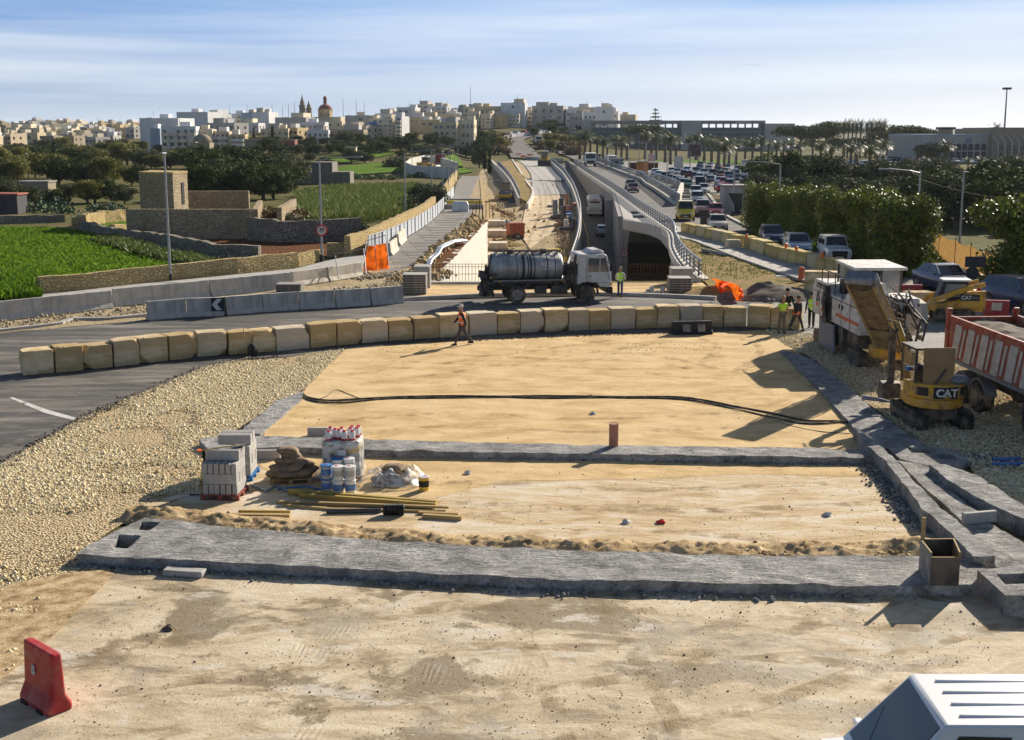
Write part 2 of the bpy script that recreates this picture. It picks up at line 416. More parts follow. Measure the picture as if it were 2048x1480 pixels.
mat('bark',(.12,.09,.06),(.06,.045,.03),6,bump=.5)
mat('palm_bark',(.17,.13,.09),(.09,.07,.05),8,bump=.5)
mat('galv',(.36,.37,.38),(.28,.29,.30),5,.42,metal=.75)
mat('galv_dull',(.24,.26,.29),(.17,.185,.21),5,.55,metal=.3)
mat('rust',(.16,.065,.03),(.08,.035,.02),7,.9)
mat('black_rubber',(.022,.022,.022),(.035,.033,.03),6,.85);mat('tyre',(.03,.029,.028),(.07,.06,.05),5,.9)
mat('black_metal',(.022,.022,.022),(.05,.045,.04),5,.6);mat('black_plastic',(.02,.02,.02),(.03,.03,.03),3,.5)
mat('dark_steel',(.07,.07,.072),(.13,.11,.09),6,.6,metal=.4);mat('rim',(.30,.30,.30),(.15,.14,.13),6,.5,metal=.5)
mat('glass_dark',(.015,.02,.025),(.02,.026,.03),3,.08,spec=.8);mat('glass_blue',(.05,.075,.10),(.03,.045,.06),3,.1,spec=.8)
mat('white_paint',(.74,.74,.72),(.62,.61,.58),2,.45);mat('truck_white',(.66,.65,.64),(.5,.47,.43),1.4,.45)
mat('machine_white',(.66,.655,.64),(.42,.39,.35),2.2,.55,lo=.30,hi=.55)
mat('cat_yellow',(.62,.33,.025),(.30,.17,.04),2.6,.55,lo=.36,hi=.5);mat('yellow_paint',(.72,.50,.03),(.6,.4,.02),2,.45)
mat('conveyor_tan',(.40,.31,.17),(.22,.17,.10),3,.9,bump=.3);mat('cleat_tan',(.34,.26,.14),(.16,.12,.07),3,.9);mat('conveyor_belt',(.05,.045,.038),(.11,.095,.07),4,.9)
mat('orange_paint',(.62,.16,.04),(.5,.12,.03),2,.5);mat('orange_plastic',(.95,.17,.015),(.85,.14,.01),2,.5);mat('orange_lamp',(.95,.25,.01),(.8,.18,.01),2,.3)
mat('red_plastic',(.42,.025,.03),(.32,.02,.025),2,.5);mat('tipper_red',(.40,.07,.035),(.28,.05,.03),2,.55);mat('tipper_white',(.60,.585,.56),(.42,.39,.35),3,.6)
mat('tank_steel',(.44,.44,.44),(.26,.255,.25),2.2,.5,metal=.35,stretch=(1,1,.35));mat('oil_stain',(.03,.028,.026),(.06,.055,.05),4,.7)
mat('plywood',(.30,.20,.10),(.2,.13,.07),4,.8,stretch=(1,1,.2));mat('ply_dark',(.035,.028,.022),(.12,.10,.085),2.2,.6,lo=.45,hi=.7)
mat('ply_grey',(.33,.31,.28),(.17,.155,.14),3,.8);mat('timber',(.46,.33,.15),(.30,.21,.09),3,.85,stretch=(.3,3,3));mat('timber_yellow',(.50,.36,.08),(.24,.16,.05),2,.7,stretch=(.4,3,3))
mat('cardboard',(.36,.24,.12),(.32,.21,.10),2,.9);mat('sack_paper',(.30,.215,.135),(.17,.12,.075),5,.85,bump=.5);mat('pallet_wood',(.38,.26,.13),(.26,.17,.08),4,.85)
mat('blue_paint',(.03,.20,.50),(.02,.13,.36),3,.7);mat('pallet_red',(.30,.09,.06),(.2,.06,.04),3,.8);mat('bucket_white',(.70,.70,.69),(.6,.6,.6),3,.4);mat('label_blue',(.05,.12,.32),(.10,.22,.45),6,.4)
mat('drum_grey',(.42,.43,.43),(.36,.37,.37),3,.4);mat('drum_dark',(.10,.12,.13),(.07,.08,.09),3,.4);mat('pipe_terracotta',(.42,.21,.14),(.33,.16,.105),4,.6);mat('pipe_dark',(.09,.09,.095),(.06,.06,.065),3,.5)
mat('skin',(.40,.22,.14),(.34,.18,.11),9,.6);mat('vest_orange',(.95,.16,.03),(.8,.12,.02),5,.6);mat('vest_lime',(.50,.85,.05),(.42,.72,.04),5,.6);mat('reflective',(.7,.7,.68),(.6,.6,.6),5,.4)
mat('cloth_black',(.018,.018,.02),(.03,.03,.032),8,.9);mat('cloth_grey',(.075,.075,.078),(.055,.055,.058),8,.9);mat('jeans',(.07,.11,.20),(.05,.08,.15),8,.9);mat('cloth_khaki',(.17,.15,.11),(.13,.115,.085),8,.9);mat('cloth_white',(.6,.58,.54),(.5,.48,.45),8,.9)
mat('hair',(.03,.022,.018),(.05,.04,.03),20,.7);mat('hair_grey',(.25,.24,.22),(.18,.17,.16),20,.7)
mat('sign_red',(.55,.03,.03),(.5,.025,.025),2,.5);mat('sign_black',(.015,.015,.018),(.02,.02,.022),2,.5);mat('sign_dark',(.035,.035,.038),(.05,.05,.052),2,.6)
mat('billboard_dark',(.05,.03,.03),(.14,.08,.06),1.5,.6);mat('billboard_pale',(.62,.60,.55),(.5,.45,.35),1.2,.6);mat('billboard_red',(.35,.05,.05),(.28,.04,.04),1,.6);mat('billboard_pink',(.65,.3,.22),(.7,.55,.45),1,.6)
mat('road_yellow',(.55,.36,.05),(.42,.28,.05),8,.8);mat('road_white',(.6,.59,.57),(.45,.44,.42),6,.8);mat('blue_cover',(.10,.14,.20),(.05,.07,.11),2,.6);mat('shrink_wrap_solid',(.6,.63,.66),(.45,.48,.52),3,.4)
mat('light_red',(.6,.02,.015),(.5,.02,.015),3,.3);mat('light_white',(.75,.75,.72),(.7,.7,.68),3,.2);mat('light_amber',(.8,.3,.03),(.7,.25,.03),3,.3);mat('plate',(.6,.6,.55),(.55,.55,.5),3,.5)
for n_,c_ in dict(white=(.72,.72,.72),silver=(.42,.44,.46),grey=(.16,.17,.18),black=(.02,.02,.022),red=(.42,.03,.03),maroon=(.14,.02,.02),blue=(.04,.09,.22),navy=(.02,.035,.085),skyblue=(.28,.36,.46),yellow=(.75,.52,.03),green=(.05,.15,.08),cream=(.62,.56,.45),pink=(.42,.30,.30)).items():
 t_=NT('car_'+n_,.28,.5,.15 if n_ in('silver','grey','skyblue','navy','blue')else 0);t_.color(c_);t_.set('Coat Weight',.6);t_.set('Coat Roughness',.08);reg('car_'+n_,t_)
def m_plastic_film():
 t=NT('plastic_film',.25,.5);t.color((.82,.82,.80))
 tr=t.new('BsdfTransparent');mx=t.new('MixShader')
 t.l.new(t.ramp(t.noise(4,4,.6),[(.40,.12),(.62,.65)]),mx.inputs[0])
 t.l.new(tr.outputs[0],mx.inputs[1]);t.l.new(t.b.outputs[0],mx.inputs[2]);t.l.new(mx.outputs[0],t.n['Material Output'].inputs[0])
 t.bump(t.noise(7,4,.6),.8,.05);reg('plastic_film',t)
def m_mesh_net(name,col,sc,cover=.5):
 t=NT(name,.6,.3);t.color(col)
 tr=t.new('BsdfTransparent');mx=t.new('MixShader')
 t.l.new(t.ramp(t.noise(sc,2,.5),[(cover-.12,.55),(cover+.1,1)]),mx.inputs[0])
 t.l.new(tr.outputs[0],mx.inputs[1]);t.l.new(t.b.outputs[0],mx.inputs[2]);t.l.new(mx.outputs[0],t.n['Material Output'].inputs[0]);reg(name,t)
def m_trans(name,c,c2,fac,sc=4):
 t=NT(name,.8,.2);c=t.ramp(t.noise(sc,5,.6),[(.38,c2),(.62,c)]);t.color(c);tr=t.new('BsdfTranslucent');t.l.new(c,tr.inputs[0]);mx=t.new('MixShader');mx.inputs[0].default_value=fac
 t.l.new(t.b.outputs[0],mx.inputs[1]);t.l.new(tr.outputs[0],mx.inputs[2]);t.l.new(mx.outputs[0],t.n['Material Output'].inputs[0]);t.bump(t.noise(9,4),.4,.03);reg(name,t)
m_trans('burlap',(.52,.31,.11),(.40,.23,.08),.55);m_trans('orange_sheet',(1.0,.22,.02),(.95,.16,.01),.5)
m_plastic_film();m_mesh_net('orange_net',(.85,.15,.03),5,.5)
def m_clear(name,col,alpha):
 t=NT(name,.1,.5);t.color(col);tr=t.new('BsdfTransparent');mx=t.new('MixShader');mx.inputs[0].default_value=alpha
 t.l.new(tr.outputs[0],mx.inputs[1]);t.l.new(t.b.outputs[0],mx.inputs[2]);t.l.new(mx.outputs[0],t.n['Material Output'].inputs[0]);reg(name,t)
m_clear('clear_pane',(.5,.5,.48),.35);m_clear('cab_glass',(.02,.025,.03),.35)
FLOOR=-6.8
def rampz(y):return-min(6.8,max(0.0,(250-y)*.045))
def GR(u,v,off=0.0):
 d=ray(u,v);y=50.0
 while y<420:
  p=Vector((0,0,CAMZ))+d*(y/d.y)
  if p.z<=rampz(y)+off:return p
  y+=.5
 return G(u,v,off)
T1=px([(862,562),(905,518),(940,480),(975,441),(970,410),(963,358)])
PAR=[GR(u,v,.9)for u,v in[(1103,322),(1117,334),(1126,342),(1137,357),(1148,375),(1160,410),(1163,440),(1158,480),(1146,520),(1134,556)]]
PAR.append(PAR[-1]+(PAR[-1]-PAR[-2])*((75-PAR[-1].y)/(PAR[-1].y-PAR[-2].y)));PAR[-1].z=rampz(75)+.9
T2L=[(p.x,p.y)for p in PAR]
T2R=px([(1400,560),(1378,540),(1357,510),(1348,485),(1343,463),(1300,448),(1247,437),(1234,396),(1228,381),(1190,358),(1160,338),(1136,322)])
T2=T1+T2L[3::-1]+T2R[::-1];RAMP=T1+T2L[3:]
def ground():
 rings=[T2];vs=[];es=[]
 for r in rings:
  o=len(vs);vs+=r;es+=[(o+i,o+(i+1)%len(r))for i in range(len(r))]
 y=6.0
 while y<5200:
  k=60 if y>150 else 26
  for i in range(k+1):
   q=-1.1+2.2*i/k;p=(q*y,y)
   if not any(inside(p,r)for r in rings):vs.append(p)
  y*=1.045 if y<900 else 1.3
 for yy in(-300,-60,-10,2):vs+=[(-6000,yy),(-60,yy),(-10,yy),(0,yy),(10,yy),(60,yy),(6000,yy)]
 vs+=[(-6000,5200),(6000,5200),(-6000,900),(6000,900)]
 ov,oe,of,*_=delaunay_2d_cdt([Vector(v)for v in vs],es,[],0,1e-5)
 T=[tuple(f)for f in of if not any(inside((sum(ov[i].x for i in f)/3,sum(ov[i].y for i in f)/3),r)for r in rings)]
 mb=MB();mb.add([(p.x,p.y,H(p.x,p.y)-.05)for p in ov],T)
 o=mb.build('ground','ground_earth',recenter=False,smooth=True);o['kind']='structure'
ground()
sheet('dirt_slab',px([(222,1138),(700,1150),(1100,1178),(1560,1188),(1960,1150),(2700,1150),(3300,2100),(-900,2100),(-300,1660),(0,1362),(82,1287)]),.0,'dirty_slab')
sheet('sand_pad',px([(692,698),(860,683),(1000,677),(1150,671),(1340,666),(1530,659),(1570,680),(1640,745),(1700,800),(1790,880),(1740,905),(1300,905),(900,897),(520,884),(540,850),(607,783)]),.012,'sand',step=.55,amp=.016,nsc=.5)
sheet('dust_pad',px([(440,880),(900,892),(1300,900),(1760,900),(1830,990),(1930,1090),(1900,1125),(1500,1125),(1100,1110),(700,1085),(400,1062),(250,1045),(255,1020),(400,975)]),.0,'pale_dust_slab')
sheet('sand_pad',px([(545,897),(900,908),(1300,915),(1740,923),(1770,955),(1500,948),(1300,957),(1000,962),(860,1000),(600,995),(520,930)]),.004,'sand')
def gravel(name,poly,n,smin,smax,seed,dust=.35):
 """bed sheet plus thousands of loose stones as one stuff object"""
 w=px(poly);sheet(name+'_base',w,.01,'gravel_bed',step=.8,amp=.04,nsc=.5)
 rs=np.random.RandomState(seed)
 ico=[(0,0,1),(.9,0,.3),(.28,.85,.3),(-.72,.53,.3),(-.72,-.53,.3),(.28,-.85,.3),(.72,.53,-.4),(-.28,.85,-.4),(-.9,0,-.4),(-.28,-.85,-.4),(.72,-.53,-.4)]
 tv=np.array(ico);tf=np.array([(0,1,2),(0,2,3),(0,3,4),(0,4,5),(0,5,1),(1,6,2),(2,6,7),(2,7,3),(3,7,8),(3,8,4),(4,8,9),(4,9,5),(5,9,10),(5,10,1),(1,10,6)])
 xs=[p[0]for p in w];ys=[p[1]for p in w];C=[]
 while len(C)<n:
  x,y=rs.uniform(min(xs),max(xs)),rs.uniform(min(ys),max(ys))
  if inside((x,y),w)and nz(x,y,.16,11)+.6*nz(x,y,.6,12)<dust+rs.uniform(-.15,.3):C.append((x,y))
 C=np.array(C);k=len(C)
 s=rs.uniform(smin,smax,k)*np.where(rs.rand(k)<.05,2.0,1);sq=rs.uniform(.6,1,(k,3));a=rs.uniform(0,6.28,k)
 tv2=tv[None]*(1+rs.uniform(-.25,.25,(k,len(tv),1)))*sq[:,None]*s[:,None,None]
 X=tv2[...,0]*np.cos(a)[:,None]-tv2[...,1]*np.sin(a)[:,None];Y=tv2[...,0]*np.sin(a)[:,None]+tv2[...,1]*np.cos(a)[:,None]
 V=np.stack([X+C[:,:1],Y+C[:,1:],tv2[...,2]+.02+s[:,None]*.3],-1).reshape(-1,3)
 Fq=(tf[None]+(np.arange(k)*len(tv))[:,None,None]).reshape(-1,3)
 o=mesh_np(name,V,Fq,'gravel_stone');o['kind']='stuff';o['label']='loose pale limestone gravel spread beside the site';o['category']='gravel';return o
gl=gravel('gravel',[(692,697),(620,706),(560,713),(492,717),(405,736),(342,763),(268,793),(175,832),(118,864),(0,932),(-120,1010),(-420,1250),(-420,1560),(-150,1500),(0,1362),(82,1287),(222,1140),(150,1120),(180,1090),(262,1036),(398,985),(405,885),(470,862),(520,830),(607,783)],112000,.015,.039,3,.12)
gl['label']='loose cream gravel left of the sand pads beside the asphalt edge'
gr=gravel('gravel',[(1530,661),(1620,668),(1700,690),(1800,690),(1960,740),(2200,830),(2500,1010),(2300,1100),(2060,1020),(1960,968),(1935,925),(1848,888),(1800,856),(1729,803),(1628,720),(1570,690)],36000,.02,.045,5,.4)
gr['label']='loose cream gravel under the milling machine and mini excavator'
sheet('road',px([(-500,735),(0,667),(300,641),(520,617),(800,604),(960,598),(1225,593),(1420,598),(1450,601),(1550,606),(1650,612),(1640,672),(1530,660),(1340,667),(1150,672),(1000,678),(860,684),(692,699),(560,716),(492,719),(405,738),(342,765),(268,795),(175,834),(118,866),(0,935),(-120,1012),(-520,1280)]),.022,'asphalt_new',step=1.5,skirt=.05)
sheet('road',px([(1545,605),(1660,590),(1740,590),(1850,600),(2100,590),(2500,640),(2500,860),(2200,835),(1960,742),(1800,692),(1700,691),(1600,675),(1540,661)]),.027,'asphalt_pale')
sheet('road',px([(1362,447),(1482,487),(1560,512),(1690,548),(1800,582),(1950,622),(2500,660),(2500,560),(2100,590),(1950,574),(1830,545),(1700,515),(1600,490),(1519,466),(1456,433),(1437,415),(1417,389),(1373,373),(1256,343),(1180,322),(1172,326),(1290,362),(1360,384),(1352,410)]),.020,'asphalt')
sheet('sand_strip',px([(800,601),(820,566),(984,566),(1132,566),(1405,566),(1440,597),(1225,591),(960,596)]),.024,'sand')
sheet('pavement',px([(-300,665),(0,606),(226,592),(415,575),(579,556),(722,530),(850,515),(862,540),(800,566),(805,602),(520,616),(300,640),(0,667),(-500,735)]),.012,'site_earth',step=1.0,amp=.06,nsc=.7)
sheet('footpath',px([(-300,640),(0,588),(75,590),(340,565),(590,540),(650,525),(700,514),(735,512),(722,536),(579,561),(415,579),(226,596),(0,612),(-300,668)]),.10,'pale_paving',skirt=.1)
sheet('road',px([(722,536),(745,505),(800,482),(850,452),(885,424),(905,395),(915,362),(925,352),(960,352),(950,370),(940,400),(945,425),(925,450),(880,490),(850,520),(790,545)]),.024,'asphalt_pale')
sheet('site_floor',px([(975,441),(945,427),(935,400),(950,365),(962,340),(1005,330),(1040,320),(1100,322),(1137,357),(1060,357),(963,358),(970,410)]),.014,'site_earth',step=1.6,amp=.03,nsc=.35)
sheet('ramp_floor',RAMP,0,'site_earth',step=1.8,amp=.10,nsc=.3,hf=lambda x,y:rampz(y))
sheet('paving',px([(1030,318),(1072,318),(1104,324),(1124,343),(1138,362),(1141,373),(1066,374),(1062,350),(1050,332)]),.16,'pale_paving',step=3,hf=lambda x,y:rampz(y))
sheet('verge',px([(1346,452),(1385,470),(1480,500),(1690,556),(1690,600),(1550,608),(1450,601),(1410,566),(1400,556),(1357,510),(1349,478)]),.012,'verge_earth',step=1.0,amp=.10,nsc=.5)
sheet('footpath',px([(1350,452),(1385,466),(1480,496),(1690,552),(1690,580),(1620,566),(1573,551),(1480,518),(1384,481),(1362,478)]),.09,'concrete',skirt=.1)
sheet('car_park',px([(1205,329),(1256,342),(1373,371),(1417,386),(1470,398),(1640,405),(1640,372),(1580,345),(1450,328),(1300,322),(1220,318)]),.016,'asphalt_pale')
def strip(name,L,Rr,m,dz=.30,n=6):
 """road ribbon over the terrain between two pixel edges"""
 mb=MB();a=[GT(*p)for p in L];b=[GT(*p)for p in Rr];vs=[]
 for p,q in zip(a,b):
  for k in range(n+1):
   w=p.lerp(q,k/n);vs.append((w.x,w.y,H(w.x,w.y)+dz))
 fs=[(i*(n+1)+k,i*(n+1)+k+1,(i+1)*(n+1)+k+1,(i+1)*(n+1)+k)for i in range(len(a)-1)for k in range(n)]
 o=mb.add(vs,fs).build(name,m,recenter=False);o['kind']='structure'
strip('road',[(1022,318),(1015,300),(1009,288),(1008,281),(1026,275),(1056,270),(1080,267)],[(1084,321),(1072,306),(1056,292),(1046,284),(1052,279),(1074,273),(1096,269)],'asphalt',.45)
strip('road',[(1191,325),(1165,312),(1130,302),(1090,290),(1065,281)],[(1165,330),(1140,318),(1110,306),(1082,292),(1062,283)],'asphalt')
sheet('deck_road',px([(1166,330),(1191,324),(1286,363),(1352,408),(1363,447),(1350,470),(1343,461),(1228,379),(1200,360)]),.026,'asphalt')
sheet('green_field',px([(-250,470),(0,452),(150,455),(250,478),(330,500),(430,522),(590,535),(340,552),(80,582),(-40,605),(-300,640)]),.0,'green_field',step=1.2,amp=.12,nsc=.6)
sheet('green_field',px([(165,452),(255,440),(255,472),(215,470)]),.006,'green_field')
sheet('ploughed_field',px([(255,478),(500,478),(700,480),(690,505),(640,515),(440,520),(330,494)]),-.01,'red_soil',step=1.0,amp=.08,nsc=.9)
sheet('green_field',px([(590,385),(660,375),(840,368),(880,385),(860,420),(800,440),(700,450),(600,452)]),.0,'rough_grass',step=1.6,amp=.2,nsc=.4)
for q in([(650,345),(700,338),(860,330),(915,322),(930,335),(830,345),(700,352)],[(640,330),(760,322),(800,326),(690,336)],[(870,345),(930,338),(950,345),(900,352)]):
 sheet('green_field',px(q),.25,'green_field',step=4,hf=lambda x,y:H(x,y))
sheet('ramp_dust',[(p.x,p.y)for p in[GR(1050,380),GR(1120,385),GR(1128,430),GR(1100,470),GR(1060,500),GR(1040,470),GR(1050,420)]],.10,'pale_dust_slab',step=2,amp=.03,hf=lambda x,y:rampz(y))
sheet('bare_soil',px([(-260,1230),(0,1178),(130,1150),(200,1143),(230,1150),(95,1288),(0,1364),(-240,1500)]),.05,'ridge_soil',step=.4,amp=.03,nsc=1.2)
sheet('road_marking',px([(18,797),(26,796),(95,821),(152,837),(150,843),(88,827)]),.03,'road_white')
for q in([(88,648),(92,647),(104,657),(99,659)],[(208,633),(214,632),(222,637),(216,639)]):sheet('road_marking',px(q),.03,'timber')
def floorz(y):return FLOOR*min(1,max(0,(400-y)/240))
def trench():
 mb=MB();ys=[55,70,90,110,135,160,185,210,240,270,300,340,380,402]
 def xa(y,side):
  L=T2L if side==0 else T2R
  l=sorted((p[1],p[0])for p in L)
  if y<=l[0][0]:return l[0][1]
  for(y0,x0),(y1,x1)in zip(l,l[1:]):
   if y0<=y<=y1:return x0+(x1-x0)*(y-y0)/(y1-y0+1e-6)
  return l[-1][1]
 vs=[]
 for y in ys:vs+=[(xa(y,0)-.6,y,floorz(y)),(xa(y,1)+(16 if y<230 else 2),y,floorz(y))]
 mb.add(vs,[(2*i,2*i+1,2*i+3,2*i+2)for i in range(len(ys)-1)])
 mb.build('underpass_road','tunnel_road',recenter=False)['kind']='structure'
 mk=MB();pts=[(xa(y,0)+(1.1 if y>80 else 1.1),y)for y in ys]
 for(x0,y0),(x1,y1)in zip(pts,pts[1:]):
  mk.add([(x0,y0,floorz(y0)+.012),(x0+.18,y0,floorz(y0)+.012),(x1+.18,y1,floorz(y1)+.012),(x1,y1,floorz(y1)+.012)],[(0,1,2,3)])
 mk.build('road_marking','road_yellow',recenter=False)['kind']='structure'
 return xa
XA=trench()
def wall_line(name,pts,ztops,zbots,th,m,label,cat,cap=None,side=1):
 """vertical wall along a world polyline; th thickness to the right of travel"""
 mb=MB();n=len(pts);off=[]
 for i in range(n):
  a=Vector(pts[max(i-1,0)]);b=Vector(pts[min(i+1,n-1)]);d=(b-a).normalized();off.append((pts[i][0]+d.y*th*side,pts[i][1]-d.x*th*side))
 secs=[]
 for i in range(n):
  zt=ztops[i]if isinstance(ztops,(list,tuple))else ztops;zb=zbots[i]if isinstance(zbots,(list,tuple))else zbots
  secs.append([(pts[i][0],pts[i][1],zb),(pts[i][0],pts[i][1],zt),(off[i][0],off[i][1],zt),(off[i][0],off[i][1],zb)])
 mb.loft(secs)
 o=mb.build(name,m,recenter=True)
 tag(o,label,cat);return o
_tv=np.array([(0,0,1),(.9,0,.3),(.28,.85,.3),(-.72,.53,.3),(-.72,-.53,.3),(.28,-.85,.3),(.72,.53,-.4),(-.28,.85,-.4),(-.9,0,-.4),(-.28,-.85,-.4),(.72,-.53,-.4)])
_tf=np.array([(0,1,2),(0,2,3),(0,3,4),(0,4,5),(0,5,1),(1,6,2),(2,6,7),(2,7,3),(3,7,8),(3,8,4),(4,8,9),(4,9,5),(5,9,10),(5,10,1),(1,10,6)])
def scatter(name,C,z,smin,smax,m,seed,label=None,cat='rubble',power=2.0):
 rs=np.random.RandomState(seed);C=np.array(C);k=len(C)
 s=smin+(smax-smin)*rs.rand(k)**power;a=rs.uniform(0,6.28,k);sq=rs.uniform(.6,1,(k,3))
 tv=_tv[None]*(1+rs.uniform(-.25,.25,(k,len(_tv),1)))*sq[:,None]*s[:,None,None]
 X=tv[...,0]*np.cos(a)[:,None]-tv[...,1]*np.sin(a)[:,None];Y=tv[...,0]*np.sin(a)[:,None]+tv[...,1]*np.cos(a)[:,None]
 zz=(C[:,2:3]if C.shape[1]>2 else z)+s[:,None]*.3
 V=np.stack([X+C[:,:1],Y+C[:,1:2],tv[...,2]+zz],-1).reshape(-1,3)
 o=mesh_np(name,V,(_tf[None]+(np.arange(k)*len(_tv))[:,None,None]).reshape(-1,3),m)
 o['kind']='stuff';o['label']=label or name;o['category']=cat;return o
def along(path,n,spread,seed,z=0,off=(0,0)):
 rs=random.Random(seed);pts=[G(u,v,z)for u,v in path];L=[0]
 for a,b in zip(pts,pts[1:]):L.append(L[-1]+(b-a).length)
 out=[]
 for _ in range(n):
  t=rs.uniform(0,L[-1]);i=max(j for j in range(len(pts)-1)if L[j]<=t);p=pts[i].lerp(pts[i+1],(t-L[i])/(L[i+1]-L[i]+1e-9))
  out.append((p.x+rs.gauss(0,spread)+off[0],p.y+rs.gauss(0,spread)+off[1],z))
 return out
def area(poly,n,seed,z=0,thr=None):
 rs=random.Random(seed);w=px(poly);xs=[p[0]for p in w];ys=[p[1]for p in w];out=[]
 for _ in range(n*20):
  p=(rs.uniform(min(xs),max(xs)),rs.uniform(min(ys),max(ys)))
  if inside(p,w)and(thr is None or nz(p[0],p[1],.5,seed)>thr):out.append((p[0],p[1],z))
  if len(out)>=n:break
 return out
def mortar(poly,label,zt=.22,holes=(),amp=.032,cat='concrete strip',name='concrete_strip',jit=.05,step=.13,m='grey_mortar'):
 o=sheet(name,px(poly,zt),zt,m,[px(h,zt)for h in holes],step=step,amp=amp,nsc=1.6,skirt=zt+.06,jit=jit,smooth=True)
 del o['kind'];tag(o,label,cat);return o
mortar([(290,1034),(424,1050),(700,1076),(1100,1100),(1500,1111),(1850,1112),(1960,1120),(1985,1168),(1840,1172),(1500,1166),(1100,1159),(700,1137),(342,1118),(154,1109),(200,1078)],'broad raked grey concrete strip nearest the camera with two square holes at its left end',.24,[[(284,1043),(322,1045),(300,1061),(268,1061)],[(238,1070),(284,1072),(256,1097),(218,1095)]])
mortar([(396,880),(440,871),(560,872),(730,879),(970,885),(1160,889),(1400,893),(1620,895),(1745,900),(1760,914),(1620,914),(1400,911),(1160,906),(970,904),(736,899),(560,894),(420,900)],'narrow grey concrete strip crossing the sand behind the pallets')
mortar([(607,783),(600,800),(520,868),(478,864),(555,800)],'short dark grey concrete strip at the left edge of the upper sand pad',.10)
mortar([(1560,700),(1590,706),(1628,719),(1700,778),(1761,829),(1802,857),(1720,872),(1700,845),(1655,795),(1610,748)],'broad smooth grey concrete band along the right edge of the sand pad',.12,step=.3)
mortar([(1716,855),(1802,857),(1850,889),(1917,902),(1940,922),(1925,930),(1862,932),(1800,918),(1775,896),(1750,896)],'grey concrete slab with two square holes beside the mini excavator',.14,jit=.02,amp=.01,holes=[[(1812,894),(1850,895),(1866,906),(1824,905)],[(1868,907),(1902,908),(1917,918),(1880,918)]])
mortar([(1708,852),(1722,862),(1763,893),(1800,928),(1830,962),(1880,1015),(1930,1055),(1990,1110),(1945,1112),(1898,1062),(1850,1020),(1805,965),(1770,920),(1728,886)],'long grey concrete kerb wall running down right beside the dusty slab',.42,amp=.03)
mortar([(1795,920),(1858,932),(1895,972),(1945,1015),(1985,1050),(1935,1052),(1880,1000),(1838,965)],'middle grey concrete kerb wall between the two right trenches',.20)
mortar([(1858,928),(1890,928),(1955,950),(2040,1006),(2130,1070),(2160,1110),(2080,1050),(2030,1030),(1950,990),(1895,958)],'right-hand grey concrete kerb wall beside the gravel patch',.40)
mortar([(1932,1060),(1985,1050),(2060,1090),(2140,1150),(2000,1140),(1960,1100)],'rough grey concrete patch behind the formwork box',.12)
mortar([(1955,1140),(2060,1128),(2220,1150),(2230,1195),(2010,1190)],'grey concrete chamber with a square hole at the right edge',.45,[[(1992,1148),(2050,1146),(2075,1166),(2010,1168)]],amp=.008,jit=.015)
tag(scatter('rubble',along([(1790,915),(1850,965),(1930,1040)],500,.25,4)+along([(1940,905),(1990,930)],500,.35,6)+along([(560,905),(1740,931)],900,.12,3)+along([(140,1128),(239,1140),(700,1161),(1100,1187),(1560,1196),(1900,1186)],900,.12,8)+along([(1742,935),(1830,1045),(1880,1075)],900,.22,9)+along([(480,868),(560,800)],400,.3,10)+along([(398,890),(400,900)],120,.25,12),0,.012,.07,'mortar_clod',4,'crumbs of grey mortar spilled beside the concrete strips'))
gravel('gravel',[(1950,945),(1985,938),(2200,985),(2300,1080),(2150,1080),(2040,1010)],4000,.03,.065,8,2)['label']='small patch of cream gravel right of the kerb walls'
def ridge(path,hgt,wid,seed):
 pts=[G(u,v)for u,v in path];P2=resample([(p.x,p.y)for p in pts],.07,False);k=24;V=[]
 for i,(x,y)in enumerate(P2):
  a=P2[max(i-1,0)];b=P2[min(i+1,len(P2)-1)];d=Vector((b[0]-a[0],b[1]-a[1])).normalized();n=Vector((-d.y,d.x))
  for j in range(k+1):
   t=j/k-.45;xx,yy=x+n.x*t*wid,y+n.y*t*wid
   h=hgt*max(0,math.cos(t*math.pi*(1.0 if t<0 else.85)))**1.2*(.7+.6*nz(xx,yy,1.3,seed))+(.05*nz(xx,yy,3.3,seed)+.07*nz(xx,yy,9,seed)+.06*abs(nz(xx,yy,16,seed)))*max(0,math.cos(t*3.2))
   V.append((xx,yy,max(h,0)-(.03 if j in(0,k)else-.012)))
 F_=[(i*(k+1)+j,i*(k+1)+j+1,(i+1)*(k+1)+j+1,(i+1)*(k+1)+j)for i in range(len(P2)-1)for j in range(k)]
 o=MB().add(V,F_).build('sand_ridge','ridge_soil',recenter=False,smooth=True);o['kind']='structure'
ridge([(262,1030),(320,1036),(430,1048),(560,1059),(700,1074),(900,1090),(1100,1100),(1300,1106),(1500,1109),(1700,1107),(1860,1098)],.24,1.4,2)
scatter('soil_clods',along([(280,1028),(430,1049),(560,1062),(700,1078),(900,1094),(1100,1104),(1500,1110),(1850,1100)],5200,.30,14,.05),0,.012,.085,'sand_clod',15,'crumbled sandy soil along the edge of the dusty slab','soil',3)
scatter('grit',area([(250,1150),(1950,1200),(2040,1480),(50,1480)],5200,71,0,-.2)+area([(440,930),(1750,935),(1850,1090),(420,1040)],2600,72,0,-.1),0,.004,.02,'sand_clod',73,'fine sandy grit over the slabs','soil',4)
scatter('dirt_specks',area([(692,690),(1530,662),(1660,790),(1700,890),(560,870)],260,5,.01)+area([(1240,688),(1420,678),(1420,700),(1200,712)],700,6,.01)+area([(1000,690),(1300,690),(1300,720),(900,740)],300,8,.01)+area([(740,682),(900,682),(860,705),(740,705)],300,18,.01)+area([(250,1150),(1950,1200),(2000,1400),(50,1400)],420,7,.0)+area([(560,930),(1750,935),(1850,1080),(900,1080)],260,9,.0),0,.006,.034,'dark_clod',16,'dark crumbs of soil scattered over the sand','soil',5)
